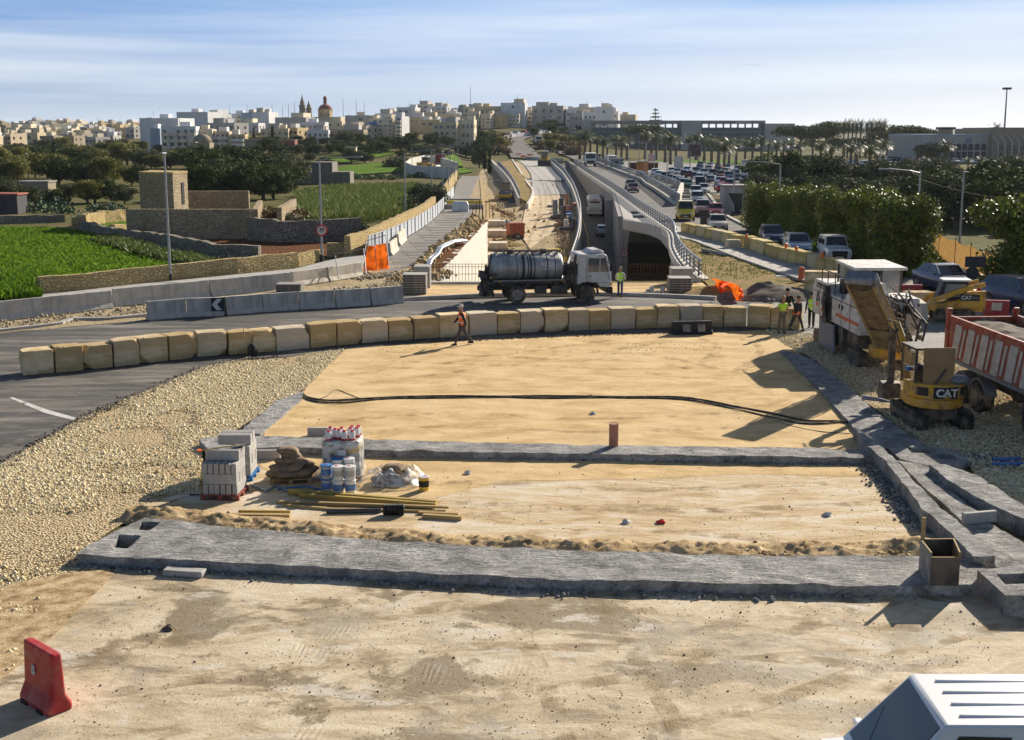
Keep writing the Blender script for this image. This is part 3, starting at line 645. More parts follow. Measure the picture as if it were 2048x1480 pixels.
scatter('asphalt_crumbs',along([(560,714),(492,718),(405,737),(342,764),(268,794),(175,833),(118,865),(0,934)],2200,.18,21,.02)+along([(860,684),(1150,672),(1530,660)],600,.12,22,.02),0,.015,.06,'dark_clod',23,'black asphalt crumbs along the cut road edge','asphalt crumbs')
def block(w,d,h,loc,rz,m,label,group,seed,name='limestone_block'):
 bm=bmesh.new();bmesh.ops.create_cube(bm,size=1);bmesh.ops.scale(bm,vec=(w,d,h),verts=bm.verts)
 bmesh.ops.bevel(bm,geom=bm.edges[:],offset=.018,segments=1,affect='EDGES')
 bmesh.ops.subdivide_edges(bm,edges=[e for e in bm.edges if e.calc_length()>.25],cuts=5,use_grid_fill=True)
 rs=random.Random(seed);chips=[(Vector((rs.choice((-1,1))*w/2,rs.choice((-1,1))*d/2,rs.choice((-1,1,1))*h/2)),rs.uniform(.1,.34))for _ in range(rs.choice((1,2,3,4)))]
 for v in bm.verts:
  for c,r in chips:
   q=(v.co-c).length
   if q<r:v.co+=(-c).normalized()*(r-q)*.8
  v.co+=Vector((noise.noise(v.co*2.2+Vector((seed,0,0))),noise.noise(v.co*2.2+Vector((0,seed,9))),noise.noise(v.co*2.2+Vector((5,0,seed)))))*.02+Vector((0,0,h/2))
 me=bpy.data.meshes.new(name);bm.to_mesh(me);bm.free();me.materials.append(M(m))
 o=bpy.data.objects.new(name,me);COL.objects.link(o);o.location=loc;o.rotation_euler=(0,0,rz)
 return tag(o,label,'stone block',group)
def block_row(xs,curve,m,hs,d,text,group,seed):
 def vy(u):
  for(u0,v0),(u1,v1)in zip(curve,curve[1:]):
   if u0<=u<=u1:return v0+(v1-v0)*(u-u0)/(u1-u0)
  return curve[-1][1]if u>curve[-1][0]else curve[0][1]
 n=len(xs)-1
 for i in range(n):
  a,b=G(xs[i],vy(xs[i])),G(xs[i+1],vy(xs[i+1]));e=(b-a);L=e.length;e.normalize();nrm=Vector((-e.y,e.x,0));rs=random.Random(seed+i)
  h=hs*rs.uniform(.93,1.06);c=(a+b)/2+nrm*(d/2+rs.uniform(-.05,.05));c.z=.03
  block(L-.05,d,h,c,math.atan2(e.y,e.x)+rs.uniform(-.05,.05),m,text%(nth(i+1)if i<n-1 else 'last'),group,seed*10+i)
block_row([45,110,168,228,281,339,396,457,505,553,620,674,724,778,828,880,938,995,1041,1089,1136,1178,1222,1272,1315,1360,1405,1447,1493,1540,1600],[(0,758),(45,753),(168,742),(281,730),(396,716),(505,708),(620,698),(724,688),(828,680),(938,673),(1041,667),(1136,663),(1222,660),(1315,657),(1405,655),(1493,655),(1600,661)],'limestone',1.02,.95,'weathered limestone block, %s from the left in the long curved row along the road','limestone blocks in the curved row',100)
block_row([1362,1376,1391,1408,1424,1440,1456,1472],[(1362,465),(1472,494)],'limestone_green',1.0,.9,'mossy yellow limestone block, %s from the far end of the row between queue and verge','mossy blocks beside the queueing cars',200)
block_row([1484,1497,1511,1526,1541,1557,1574,1592,1611,1630,1650,1670,1690],[(1484,497),(1541,517),(1611,536),(1690,556)],'limestone_green',1.05,.9,'stained limestone block, %s from the far end of the near row beside the white jeep','stained blocks on the right verge',300)
block(1.15,.8,.75,G(1466,497),.2,'limestone_green','single mossy yellow limestone block lying apart on the verge side',None,400)
block(1.9,1.0,1.45,G(1640,590),-.25,'limestone','big pale limestone block standing left of the milling machine',None,401)
for k,(u,v,w_,h_,rz_,lb)in enumerate([(1865,572,2.2,.95,.15,'rough pale boulder block in front of the dark blue saloon SUV'),(1925,575,1.9,.9,-.1,'long pale stone block right of the rough boulder'),(1835,615,1.5,.9,.1,'cream stone block left of the skid steer bucket')]):block(w_,.9,h_,G(u,v),rz_,'limestone',lb,None,410+k)
def jersey(a,b,h,m,label,group=None,name='concrete_barrier',w=.62,chip=0):
 e=b-a;L=e.length-.06;mb=MB();s=w/.62
 prof=[(-.31*s,0),(.31*s,0),(.31*s,.08*h),(.15*s,.34*h),(.10*s,h),(-.10*s,h),(-.15*s,.34*h),(-.31*s,.08*h)]
 n=max(2,int(L/.35));mb.loft([[(-L/2+L*i/n,y,z)for y,z in prof]for i in range(n+1)])
 if chip:mb.jit(chip)
 o=mb.build(name,m,loc=(a+b)/2+Vector((0,0,.02)),bevel=.015);o.rotation_euler=(0,0,math.atan2(e.y,e.x));return tag(o,label,'barrier',group)
for k,(p,q,m_,lb)in enumerate([((-60,648),(224,617),'barrier_concrete','long clean grey concrete barrier leaving the left edge of the photo'),((226,614),(417,594),'barrier_concrete','long pale grey concrete barrier in front of the yellow stone wall'),((419,594),(581,577),'barrier_concrete','long grey concrete barrier behind the small stack of paving slabs'),((583,574),(652,564),'dirty_white_concrete','off-white chipped concrete barrier right of the grey ones'),((654,564),(722,553),'dirty_white_concrete','off-white concrete barrier in front of the orange net fence')]):
 jersey(G(*p),G(*q),1.0 if k<3 else.95,m_,lb,'long concrete barriers in the back row',chip=.008)
FB=[(294,641),(373,634),(450,631),(524,624),(597,619),(670,615),(740,611),(806,606)]
for k in range(7):
 jersey(G(*FB[k]),G(*FB[k+1]),.98,'barrier_concrete','short grey concrete barrier, %s from the left in the front row on the asphalt'%nth(k+1),'short concrete barriers in the front row',chip=.012)
def on_face(u,v,y_off,ref):return P(u,v,ref.y+y_off)
b_=(G(373,634)+G(450,631))/2
c_=P(436,609,b_.y-.30);mb=MB();mb.box(0,0,0,.72,.03,.72,0);mb.add([(-.16+.1,-.02,.3),(.22,-.02,.3),(-.05,-.02,0),(.22,-.02,-.3),(-.06,-.02,-.3),(-.32,-.02,0)],[(0,1,2,5),(5,2,3,4)],1)
tag(mb.build('chevron_sign',['sign_black','road_white'],loc=c_),'black chevron board with a white left-pointing arrow on a concrete barrier','road sign').rotation_euler=(R(-12),0,.05)
def lamp(p,label,tall=.34):
 t=thing('warning_lamp',label,'warning lamp',p)
 MB().lathe([(.10,0),(.11,.1),(.09,.14)],10).build('base','orange_plastic',t);MB().lathe([(.11,.14),(.13,.24),(.08,.33),(.02,.35)],12).build('lens','orange_lamp',t,smooth=True)
 return t
for u,v,dy,lb in[(486,622,-.5,'orange warning lamp low on the barrier right of the chevron board'),(701,606,-.5,'orange warning lamp hooked on the second barrier from the right')]:
 p=G(u,v);lamp(Vector((p.x,p.y-.25,.25)),lb)
for u,v,lb in[(1594,518,'orange warning lamp on the blocks in front of the silver blue SUV'),(1645,533,'orange warning lamp on the blocks in front of the white jeep'),(1494,489,'small orange lamp at the far end of the near block row'),(1573,511,'flat orange lamp on the blocks left of the upright one')]:
 lamp(G(u,v+14)+Vector((0,.4,1.05)),lb)
jersey(G(795,492),G(808,480),1.0,'dirty_white_concrete','off-white concrete barrier end-on beside the white sheet fence')
jersey(G(778,512),G(792,500),1.0,'dirty_white_concrete','off-white concrete barrier end-on right of the orange net')
a,b=G(1343,669),G(1423,667);o=jersey(a,b,.62,'black_plastic','scuffed black plastic barrier with two pale panels lying on the sand',name='plastic_barrier',w=.7,chip=.01)
for x in(-.32,.42):MB().box(x,-.22,.30,.38,.03,.36,0,rx=-.35).build('pale_panel','ply_grey',o)
def stone_wall(pts,h,th,m,label,amp=.08,base=-.05,seg=.7):
 w_=resample(pts,seg,False);mb=MB();secs=[]
 for i,(x,y)in enumerate(w_):
  a=w_[max(i-1,0)];b=w_[min(i+1,len(w_)-1)];d=Vector((b[0]-a[0],b[1]-a[1])).normalized();nx,ny=-d.y*th/2,d.x*th/2
  zb=base+H(x,y);hh=h+amp*nz(x,y,.7,5)+amp*.5*nz(x,y,2.5,6);j=amp*.6*nz(x,y,1.9,8)
  secs.append([(x+nx+j,y+ny,zb),(x+nx*.92-j*.5,y+ny*.92,zb+hh*.5),(x+nx*.8+j*.5,y+ny*.8,zb+hh),(x-nx*.8,y-ny*.8,zb+hh+j*.3),(x-nx*.92+j*.5,y-ny*.92,zb+hh*.5),(x-nx,y-ny,zb)])
 mb.loft(secs);o=mb.build('stone_wall',m);return tag(o,label,'stone wall')
stone_wall(px([(78,590),(200,578),(340,562),(470,548),(592,533)]),1.12,.6,'yellow_masonry','long honey-coloured dry stone wall along the left footpath')
stone_wall(px([(592,531),(642,522)]),.95,.55,'yellow_masonry','short honey stone wall left of the speed sign')
stone_wall(px([(655,512),(692,512)]),1.1,.6,'yellow_masonry','short honey stone wall right of the speed sign')
stone_wall(px([(695,514),(735,500),(770,481),(810,459),(845,440),(868,420),(888,398),(900,375),(914,356)]),1.7,.6,'yellow_masonry','long honey stone wall curving behind the white sheet fence')
stone_wall(px([(915,345),(905,343),(880,338),(850,336),(822,340),(812,346),(830,353),(912,357)]),2.4,.5,'concrete_white','curved pale concrete wall round the far site compound',amp=.02)
for q,h_,lb in[([(150,452),(165,462),(200,470),(250,480),(300,487),(380,500),(430,512),(520,514)],1.0,'low grey rubble wall winding beside the red soil field'),([(500,480),(560,484),(640,484),(720,480)],2.0,'grey rubble wall right of the farm enclosure'),([(0,447),(60,445),(130,443)],.9,'low grey rubble wall at the far left field edge')]:
 stone_wall(px(q),h_,.7,'grey_rubble',lb,.22)
stone_wall(px([(152,462),(175,452),(205,446),(255,441)]),1.3,.8,'yellow_masonry','tumbledown golden rubble wall left of the stone hut',.35)
stone_wall(px([(225,473),(258,468)]),1.2,.7,'yellow_masonry','short golden rubble wall at the corner of the farm enclosure',.3)
scatter('rubble',along([(150,455),(200,472),(300,490),(430,513),(560,520)],700,.5,31)+along([(700,558),(760,552),(840,548),(860,560)],700,.6,34),0,.05,.22,'rubble_stone',33,'loose grey stones tumbled along the field walls')
def px_wall(pts,h,th,m):pass
def box_wall(mb,a,b,h,th,z0=-.1,m=0):
 e=(b-a);L=e.length;mb.box((a.x+b.x)/2,(a.y+b.y)/2,z0+h/2,L,th,h,m,rz=math.atan2(e.y,e.x))
t=thing('farm_enclosure','old grey masonry farm yard wall with a buttress below the stone hut','farm wall',G(380,478))
o0=G(380,478)
def loc(u,v):return G(u,v)-o0
mb=MB();box_wall(mb,loc(256,476),loc(512,476),2.75,.5);mb.build('front_wall','hut_masonry',t)
mb=MB();box_wall(mb,loc(512,476),loc(522,452),2.75,.5);box_wall(mb,loc(590,452),loc(560,476)+Vector((0,0,0)),2.9,.45);mb.build('side_wall','hut_masonry',t)
mb=MB();box_wall(mb,loc(375,440),loc(500,440),3.3,.5);mb.build('rear_wall','hut_masonry',t)
t=thing('stone_hut','flat-roofed golden stone hut with a dark doorway behind the farm yard wall','hut',G(330,452));o0=G(330,452)
a,b,c,d=loc(283,455),loc(350,457),loc(379,450),loc(310,446)
mb=MB();mb.prism([(p.x,p.y)for p in(a,b,c,d)],-.1,5.4,'z');mb.build('wall','hut_masonry',t,bevel=.05)
mb=MB();mb.prism([(p.x*1.03,p.y)for p in(a,b,c,d)],5.4,5.62,'z');mb.build('roof','yellow_masonry',t)
p=b.lerp(c,.62);e=(c-b).normalized();n_=Vector((e.y,-e.x,0));mb=MB();mb.box(p.x+n_.x*.03,p.y+n_.y*.03,3.4,.75,.1,2.2,rz=math.atan2(e.y,e.x));mb.build('door','sign_black',t)
m_concrete('wall_barn',(.20,.185,.16),.6);t=thing('concrete_barn','grey flat concrete barn with a taller block in the fields','barn',G(680,368));o0=G(680,368)
mb=MB();a=loc(632,366);b=loc(672,366);mb.bb(a.x,b.x,0,7,0,4.0);mb.build('tower_block','wall_barn',t)
mb=MB();b2=loc(712,364);mb.bb(b.x,b2.x,.5,6,0,2.2);mb.build('low_block','wall_barn',t);mb=MB();c=loc(583,366);mb.bb(c.x,a.x,1,7,1.8,2.1);mb.bb(c.x+.2,a.x,1.2,6.8,0,1.8);mb.build('lean_to','pale_paving',t)
def sheet_panel(a,b,h,label):
 e=b-a;L=e.length;t=thing('fence_panel',label,'fence panel',(a+b)/2,math.atan2(e.y,e.x),'white sheet fence panels along the rebar road')
 mb=MB();n=14;secs=[[(-L/2+L*i/n,.03*(i%2),.12),(-L/2+L*i/n,.03*(i%2),h),(-L/2+L*i/n,.03*(i%2)+.01,h),(-L/2+L*i/n,.03*(i%2)+.01,.12)]for i in range(n+1)]
 mb.loft(secs);mb.build('sheet','shrink_wrap_solid',t)
 mb=MB();[mb.tube([(x,-.04,0),(x,-.04,h+.08)],.03,6)for x in(-L/2+.03,0,L/2-.03)];[mb.tube([(-L/2,-.04,z),(L/2,-.04,z)],.025,6)for z in(.2,h)];mb.build('frame','galv_dull',t)
fp=resample([tuple(q)for q in[(736,512),(765,500),(800,484),(830,467),(855,450),(875,433),(893,413),(908,392)]],13,False)
fw=[G(u,v)for u,v in fp];k=0;acc=[fw[0]]
for p in fw[1:]:
 if(p-acc[-1]).length>2.1:acc.append(p)
for i,(a,b)in enumerate(zip(acc,acc[1:])):sheet_panel(a,b,1.55,'white corrugated fence panel, %s from the near end along the rebar road'%nth(i+1))
t=thing('net_fence','torn orange plastic net on a bent wire frame left of the rebar road','fence',G(752,548));o0=G(752,548)
corn=[P(727,543,84)-o0,P(779,537,83.5)-o0,P(772,487,85.5)-o0,P(735,492,86.5)-o0]
mb=MB();n=12;V=[]
for i in range(n+1):
 for j in range(n+1):
  p=corn[0].lerp(corn[1],i/n).lerp(corn[3].lerp(corn[2],i/n),j/n);V.append(p+Vector((0,.22*nz(i,j*1.7,.35,2),.12*nz(i*1.2,j,.4,4))))
mb.add(V,[(i*(n+1)+j,(i+1)*(n+1)+j,(i+1)*(n+1)+j+1,i*(n+1)+j+1)for i in range(n)for j in range(n)]);mb.build('net','orange_sheet',t,smooth=True)
mb=MB();mb.tube([corn[0]-Vector((0,0,.4)),corn[3]+Vector((-.1,0,.35)),corn[2]+Vector((.0,0,.6)),corn[1]-Vector((0,0,.3))],.035,6);mb.tube([corn[0].lerp(corn[1],.5),corn[3].lerp(corn[2],.4)+Vector((0,0,.6))],.025,6);mb.build('frame','galv_dull',t)
t=thing('barrier_frame','thin grey steel frame gate standing on the left barriers','barrier frame',G(700,560));o0=G(700,560)
mb=MB();mb.tube([P(677,556,78)-o0,P(670,508,80)-o0,P(727,497,80)-o0,P(732,548,78)-o0],.035,6);mb.build('tube','galv_dull',t)
def rebar(u0,u1,label):
 a,b=G(u0,565),G(u1,565);t=thing('rebar_cage',label,'rebar',a);L=b.x-a.x;mb=MB();x=0
 while x<L:mb.tube([(x,rnd.uniform(-.03,.03),0),(x+rnd.uniform(-.02,.02),0,1.2)],.014,4,caps=False);x+=.21
 for z in(.55,1.02,1.2):mb.tube([(0,.03,z),(L,.03,z)],.016,4)
 mb.build('bar_grid','rust',t)
rebar(860,990,'rusty rebar cage in front of the pale pit wall left of the tanker');rebar(1222,1412,'rusty rebar cage in front of the dark underpass right of the tanker')
tag(MB().bb(-.1,9.3,-.25,.25,0,.16).build('concrete_sill','concrete_white',loc=G(860,568)),'low pale concrete sill at the foot of the left rebar cage','sill')
def kerbline(path,label,h=.22,w=.3):
 pts=[G(u,v)for u,v in path];mb=MB()
 for a,b in zip(pts,pts[1:]):mb.bar(a+Vector((0,0,h/2)),b+Vector((0,0,h/2)),w,h)
 o=mb.build('kerb','concrete',recenter=False);o['kind']='structure'
kerbline([(806,602),(880,598),(962,594),(1060,592),(1150,591),(1240,592),(1330,595),(1432,600)],'kerb')
kerbline([(-200,690),(0,664),(120,650),(145,641),(215,640),(296,632)],'kerb',.15)
kerbline([(1384,482),(1480,519),(1573,552),(1622,568)],'kerb',.16,.25)
kerbline([(1373,374),(1417,390),(1437,417),(1456,435),(1519,468),(1560,485)],'kerb',.2,.4)
t=thing('starter_bars','rows of bent rusty starter bars reaching over the road beside the pit','rebar',G(850,490));o0=G(850,490)
for i in range(20):
 f=i/19;u=858+74*f;v=535-108*f**.8;a=G(u,v,.35)-o0;Lb=2.3+.6*math.sin(i*2.1);q=a+Vector((-Lb,.25*math.sin(i),0));MB().tube([a,q,q+Vector((-.22,0,.4))],.014,5).build('bar','rust',t)
e1=px([(835,560),(862,562),(905,518),(940,480),(975,441),(962,437),(925,470),(890,500),(850,532),(828,548)])
sheet('soil_edge',e1,.03,'red_soil',step=.6,amp=.18,nsc=.8,jit=.2)
def edge_rocks():
 C=[];rs=random.Random(3)
 for _ in range(900):
  f=rs.random();u=838+122*f+rs.uniform(-12,8);v=540-102*f**.85+rs.uniform(-6,10);p=G(u,v,.15);C.append((p.x,p.y,rs.uniform(0,.35)))
 return C
scatter('rubble',edge_rocks(),0,.06,.38,'rust_clod',40,'broken golden rock along the lip of the open pit')
scatter('rubble',along([(800,560),(850,552),(870,545)],300,.7,41,.05),0,.05,.3,'rust_clod',42,'broken rock beside the pallets of panels')
def flexpipes():
 t=thing('cable_ducts','silver flexible ducts bundled along the lip of the pit','duct',G(880,500));o0=G(880,500)
 base=[(853,556,.15),(854,530,.4),(858,517,.5),(872,506,.6),(878,494,.6),(890,488,.6),(903,482,.55),(915,480,.5),(928,479,.4)]
 for k in range(3):MB().tube([G(u+k*2.5,v+k*1.2,z)-o0+Vector((0,0,.05*math.sin(k+u)))for u,v,z in base],.13,7).build('duct','galv',t,smooth=True)
flexpipes()
zf=-7.0
o=wall_line('pit_wall',T1[:4],-.02,zf,.5,'concrete_white','pale board-marked concrete wall of the open pit left of the tanker','retaining wall',side=-1)
o=wall_line('earth_bank',T1[3:],.1,[zf,-5,-.6],.4,'ridge_soil','brown cut earth bank behind the concrete beams','earth bank',side=-1)
for k,(u,v,L)in enumerate([(990,446,2.0),(991,466,2.1),(991,491,1.9),(990,515,1.9),(990,536,1.9)]):
 p=GR(u,v+6);tag(MB().box(.3,0,.4,L*1.2,2.4,.8).build('concrete_beam','concrete_white',loc=p,bevel=.03),'pale precast concrete beam, %s from the far end beside the open pit'%nth(k+1),'beam','precast beams beside the pit')
def rail(pts,h,label,spacing=2.2,m='galv_dull',nm='railing'):
 """metal parapet railing: solid-looking rails and posts, pts are world points at its foot"""
 t=thing(nm,label,'railing',pts[0]);o0=Vector(pts[0]);q=[Vector(p)-o0 for p in pts]
 mb=MB();mb.tube([p+Vector((0,0,h))for p in q],.07,6);mb.build('top_rail','galv',t)
 mb=MB()
 for z in(.25,.5,.75):
  for a,b in zip(q,q[1:]):mb.bar(a+Vector((0,0,z*h)),b+Vector((0,0,z*h)),.05,.12)
 mb.build('cross_rails',m,t)
 acc=0;pm=None;cnt=0
 for a,b in zip(q,q[1:]):
  L=(b-a).length;s=-acc
  while s+spacing<=L:
   s+=spacing;p=a.lerp(b,s/L)
   if pm is None:mb=MB();mb.box(0,0,h/2,.10,.22,h);pm=mb.build('post',m,t);pm.location=p
   else:c=pm.copy();COL.objects.link(c);c.location=p
   cnt+=1
  acc=L-s
 return t
def smooth_px(pts,z,n=6):
 w_=[G(u,v,z)for u,v in pts];out=[]
 for i in range(len(w_)-1):
  p0,p1,p2,p3=w_[max(i-1,0)],w_[i],w_[i+1],w_[min(i+2,len(w_)-1)]
  for k in range(n):
   s_=k/n;out.append(.5*((2*p1)+(p2-p0)*s_+(2*p0-5*p1+4*p2-p3)*s_**2+(3*p1-p0-3*p2+p3)*s_**3))
 return out+[w_[-1]]
def smooth_w(w_,n=4):
 out=[]
 for i in range(len(w_)-1):
  p0,p1,p2,p3=w_[max(i-1,0)],w_[i],w_[i+1],w_[min(i+2,len(w_)-1)]
  for k in range(n):s_=k/n;out.append(.5*((2*p1)+(p2-p0)*s_+(2*p0-5*p1+4*p2-p3)*s_**2+(3*p1-p0-3*p2+p3)*s_**3))
 return out+[w_[-1]]
Lw=smooth_w(PAR)
wall_line('retaining_wall',[(p.x,p.y)for p in Lw],[p.z for p in Lw],[min(rampz(p.y),floorz(p.y))-.1 for p in Lw],.55,'concrete_white','curved white concrete trench wall topped by a metal railing, left of the bus','retaining wall')
rail([p+Vector((-.15,0,0))for p in Lw],1.0,'grey metal railing on the curved white trench wall')
Rw=[Vector((x,y,0))for x,y in T2R[::-1]]
wall_line('retaining_wall',[(p.x,p.y)for p in Rw[:5]]+[(Rw[5].x,Rw[5].y)],.25,[min(-.1,floorz(p.y))-.1 for p in Rw[:6]],.6,'concrete_grey','tall grey streaked concrete retaining wall right of the bus','retaining wall')
nearR=[T2R[4],T2R[3],T2R[2],T2R[1],T2R[0]]
wall_line('retaining_wall',nearR,.1,FLOOR-.1,.6,'concrete_white','grey concrete side wall below the curving railing by the tanker cab','retaining wall',side=-1)
p0=Vector((*T2R[6],0))
tag(MB().loft([[(x*1.0,y,z)for x,y in((-.15,-.45),(.35,-.45),(.35,.45),(-.15,.45))]for z in(FLOOR,-3)]+[[(x*1.0+.0,y,-.95)for x,y in((-.3,-.5),(.6,-.5),(.6,.5),(-.3,.5))]]).build('bridge_pillar','concrete_grey',loc=p0+Vector((.2,.5,0)),bevel=.03),'grey concrete pillar carrying the corner of the bridge slab','pillar')
slabz=.32
slab=[(1234,395),(1247,437),(1300,447),(1343,463),(1300,430),(1228,380)]
o=sheet('bridge_slab',px(slab,slabz),slabz,'concrete',[px([(1261,423),(1279,422),(1289,427),(1263,428)],slabz),px([(1264,431),(1291,430),(1302,436),(1267,436)],slabz)],skirt=1.2,smooth=False);del o['kind'];tag(o,'grey concrete bridge slab with dark slots over the underpass','bridge slab')
arch=[G(1247,440,.3),G(1275,444,.3),G(1300,449,.3),G(1323,456,.3),G(1341,467,.3),G(1349,478,.3)]
mb=MB();secs=[]
for i,p in enumerate(arch):dz=[.9,.9,1.0,1.25,1.7,2.6][i];secs.append([(p.x,p.y,.33),(p.x,p.y+.8,.33),(p.x,p.y+.8,-dz+.3),(p.x,p.y,-dz+.3)])
tag(mb.loft(secs).build('edge_beam','concrete'),'curved concrete edge beam over the dark underpass mouth','beam')
tag(MB().bb(0,24,0,.5,FLOOR,-.1).build('tunnel_wall','concrete_grey',loc=Vector((p0.x-1+2,176,0))),'dark concrete wall deep inside the underpass','retaining wall')
sheet('deck',px([(1228,380),(1166,330),(1191,324),(1286,362),(1352,407),(1363,447),(1349,478),(1343,463),(1300,448)]),-.03,'concrete_grey',skirt=.6,smooth=False)
D1=smooth_px([(1148,328),(1170,343),(1200,362),(1228,381),(1252,399),(1275,417),(1300,434),(1325,451),(1343,463),(1349,478),(1350,492),(1360,513),(1378,536),(1402,556)],.3,3)
wall_line('parapet',[(p.x,p.y)for p in D1],.34,-.3,.5,'concrete_white','white concrete kerb under the long railing on the near side of the flyover','parapet')
rail([p for p in D1],1.15,'long grey metal railing sweeping down the near side of the flyover')
D2=smooth_px([(1192,324),(1215,333),(1250,347),(1280,358),(1288,366),(1305,376),(1330,393),(1351,408)],.3,3)
wall_line('parapet',[(p.x,p.y)for p in D2],.5,-.3,.5,'concrete_white','white concrete kerb under the railing on the far side of the flyover','parapet',side=-1)
rail([p+Vector((.3,0,.15))for p in D2],1.25,'grey metal railing on the far side of the flyover beside the car park')
D3=smooth_px([(1275,352),(1292,356),(1320,363),(1345,370),(1362,380)],.3,3)
rail(D3,1.2,'straight grey railing between the slip road and the sunken pit')
pe=G(1356,412,0);qe=G(1364,386,0)
tag(MB().add([],[]).bar(pe+Vector((0,0,.8)),qe+Vector((0,0,.8)),.5,1.7).build('end_wall','concrete_white'),'pale concrete end wall where the two far railings meet','end wall')
sheet('sunken_pit',px([(1290,366),(1300,362),(1352,384),(1351,404)]),.05,'site_earth')
for k in range(4):
 a=G(1316+9*k,377+6*k,.3);tag(MB().bb(0,4.2,0,.9,0,.35).build('concrete_beam','concrete_grey',loc=a),'dark concrete beam across the sunken pit, %s from the far end'%nth(k+1),'beam','beams over the sunken pit')
Wl=smooth_w([GR(u,v,1.4)for u,v in[(982,318),(995,330),(1010,345),(1025,365),(1040,396)]],3)
wall_line('retaining_wall',[(p.x,p.y)for p in Wl],[p.z for p in Wl],[rampz(p.y)-.3 for p in Wl],.5,'concrete_white','white concrete wall left of the middle ramp beside the road roller','retaining wall')
rail([p for p in Wl[3:]],1.0,'grey metal railing on the white wall beside the road roller')
sheet('soil_bank',[tuple(GR(u,v,.8)[:2])for u,v in[(1000,325),(1022,320),(1040,345),(1062,372),(1066,385),(1057,404),(1042,397),(1025,365)]],.8,'verge_earth',step=1.5,amp=.15,nsc=.4,hf=lambda x,y:rampz(y))
Wr=smooth_w([GR(u,v,.95)for u,v in[(1025,318),(1042,342),(1058,366),(1067,378),(1066,390),(1057,407)]],3)
wall_line('kerb_wall',[(p.x,p.y)for p in Wr],[p.z for p in Wr],[rampz(p.y)-.1 for p in Wr],.35,'concrete_white','white concrete kerb wall right of the brown soil bank','kerb wall')
jersey(GT(1052,320),GT(1079,322),1.0,'barrier_concrete','grey concrete barrier across the middle ramp left of the loader')
jersey(GT(1102,322),GT(1126,324),1.0,'barrier_concrete','grey concrete barrier across the middle ramp right of the loader')
def m_track(name,c):
 t=NT(name,.95,.1);t.color(t.ramp(t.noise(6,6,.7),[(.38,tuple(x*.8 for x in c)),(.62,c)]));wv=t.new('TexWave');t.l.new(t.co,wv.inputs[0]);wv.inputs['Scale'].default_value=4.5;wv.inputs['Distortion'].default_value=9;wv.inputs['Detail'].default_value=3
 tr=t.new('BsdfTransparent');mx=t.new('MixShader');t.l.new(t.ramp(t.noise(1.3,7,.7),[(.46,0),(.62,.5)]),mx.inputs[0]);t.l.new(tr.outputs[0],mx.inputs[1]);t.l.new(t.b.outputs[0],mx.inputs[2]);t.l.new(mx.outputs[0],t.n['Material Output'].inputs[0]);t.bump(wv.outputs['Fac'],.3,.02);reg(name,t)
m_track('track_sand',(.50,.36,.185));m_track('track_slab',(.40,.30,.18));m_track('track_dust',(.30,.275,.24));m_track('track_ramp',(.30,.235,.14))
def track(pts,z,m,gauge=1.9,w_=.38,hf=None,gr=False):
 P0=smooth_w([(GR(u,v,.1)if gr else G(u,v,0))for u,v in pts],8)
 for sd in(-1,1):
  V=[]
  for i,p in enumerate(P0):
   d=(P0[min(i+1,len(P0)-1)]-P0[max(i-1,0)]);d.z=0;d.normalize();n=Vector((d.y,-d.x,0));c=p+n*(sd*gauge/2)
   for s in(-.5,.5):q=c+n*(s*w_);V.append((q.x,q.y,(rampz(q.y)+.22 if gr else z)))
  MB().add(V,[(2*i,2*i+1,2*i+3,2*i+2)for i in range(len(P0)-1)]).build('tyre_track',m,recenter=False)['kind']='structure'
for k,q in enumerate([[(760,712),(1000,722),(1250,730),(1400,745),(1480,700),(1440,675)],[(640,860),(900,840),(1200,850),(1500,835),(1640,800)],[(1150,690),(1330,705),(1500,740),(1600,790)],[(700,760),(900,735),(1150,700),(1300,680)]]):track(q,.052+.004*k,'track_sand')
for k,q in enumerate([[(200,1345),(500,1300),(900,1255),(1300,1260),(1900,1300)],[(1250,1480),(1180,1330),(1120,1230),(1090,1195)],[(1000,1440),(1400,1380),(1800,1250),(1990,1210)]]):track(q,.006+.004*k,'track_slab')
for k,q in enumerate([[(600,1010),(900,985),(1300,1000),(1720,985)],[(900,1060),(1250,1035),(1600,1060)]]):track(q,.012+.004*k,'track_slab')
for k,q in enumerate([[(-50,820),(200,745),(500,690),(900,640),(1300,622),(1560,632)],[(-40,720),(250,675),(600,640),(950,618),(1400,608)],[(-60,900),(60,850),(200,790),(380,735)],[(-80,770),(300,690),(700,645),(1000,632)]]):track(q,.030+.004*k,'track_dust')
for q in[[(1085,375),(1095,410),(1085,450),(1070,500),(1060,540)],[(1100,365),(1118,400),(1110,440),(1095,490)],[(1060,330),(1080,350),(1100,380),(1105,420)]]:track(q,0,'track_ramp',gr=True)
def gr_area(u0,u1,v0,v1,n,seed):
 r=random.Random(seed);return[tuple(GR(r.uniform(u0,u1),r.uniform(v0,v1),.1))for _ in range(n)]
scatter('rubble',gr_area(1004,1030,420,500,420,81)+gr_area(1110,1150,440,520,300,82)+gr_area(985,1130,360,520,260,83),0,.06,.34,'rust_clod',84,'broken rock and clods over the sandy ramp','rubble',3)
scatter('rubble',area([(0,640),(290,612),(300,632),(0,660)],500,85,.05)+area([(600,590),(800,562),(840,560),(800,582),(640,606)],700,86,.06),0,.02,.14,'rubble_stone',87,'stones and debris between the two barrier rows','rubble',3)
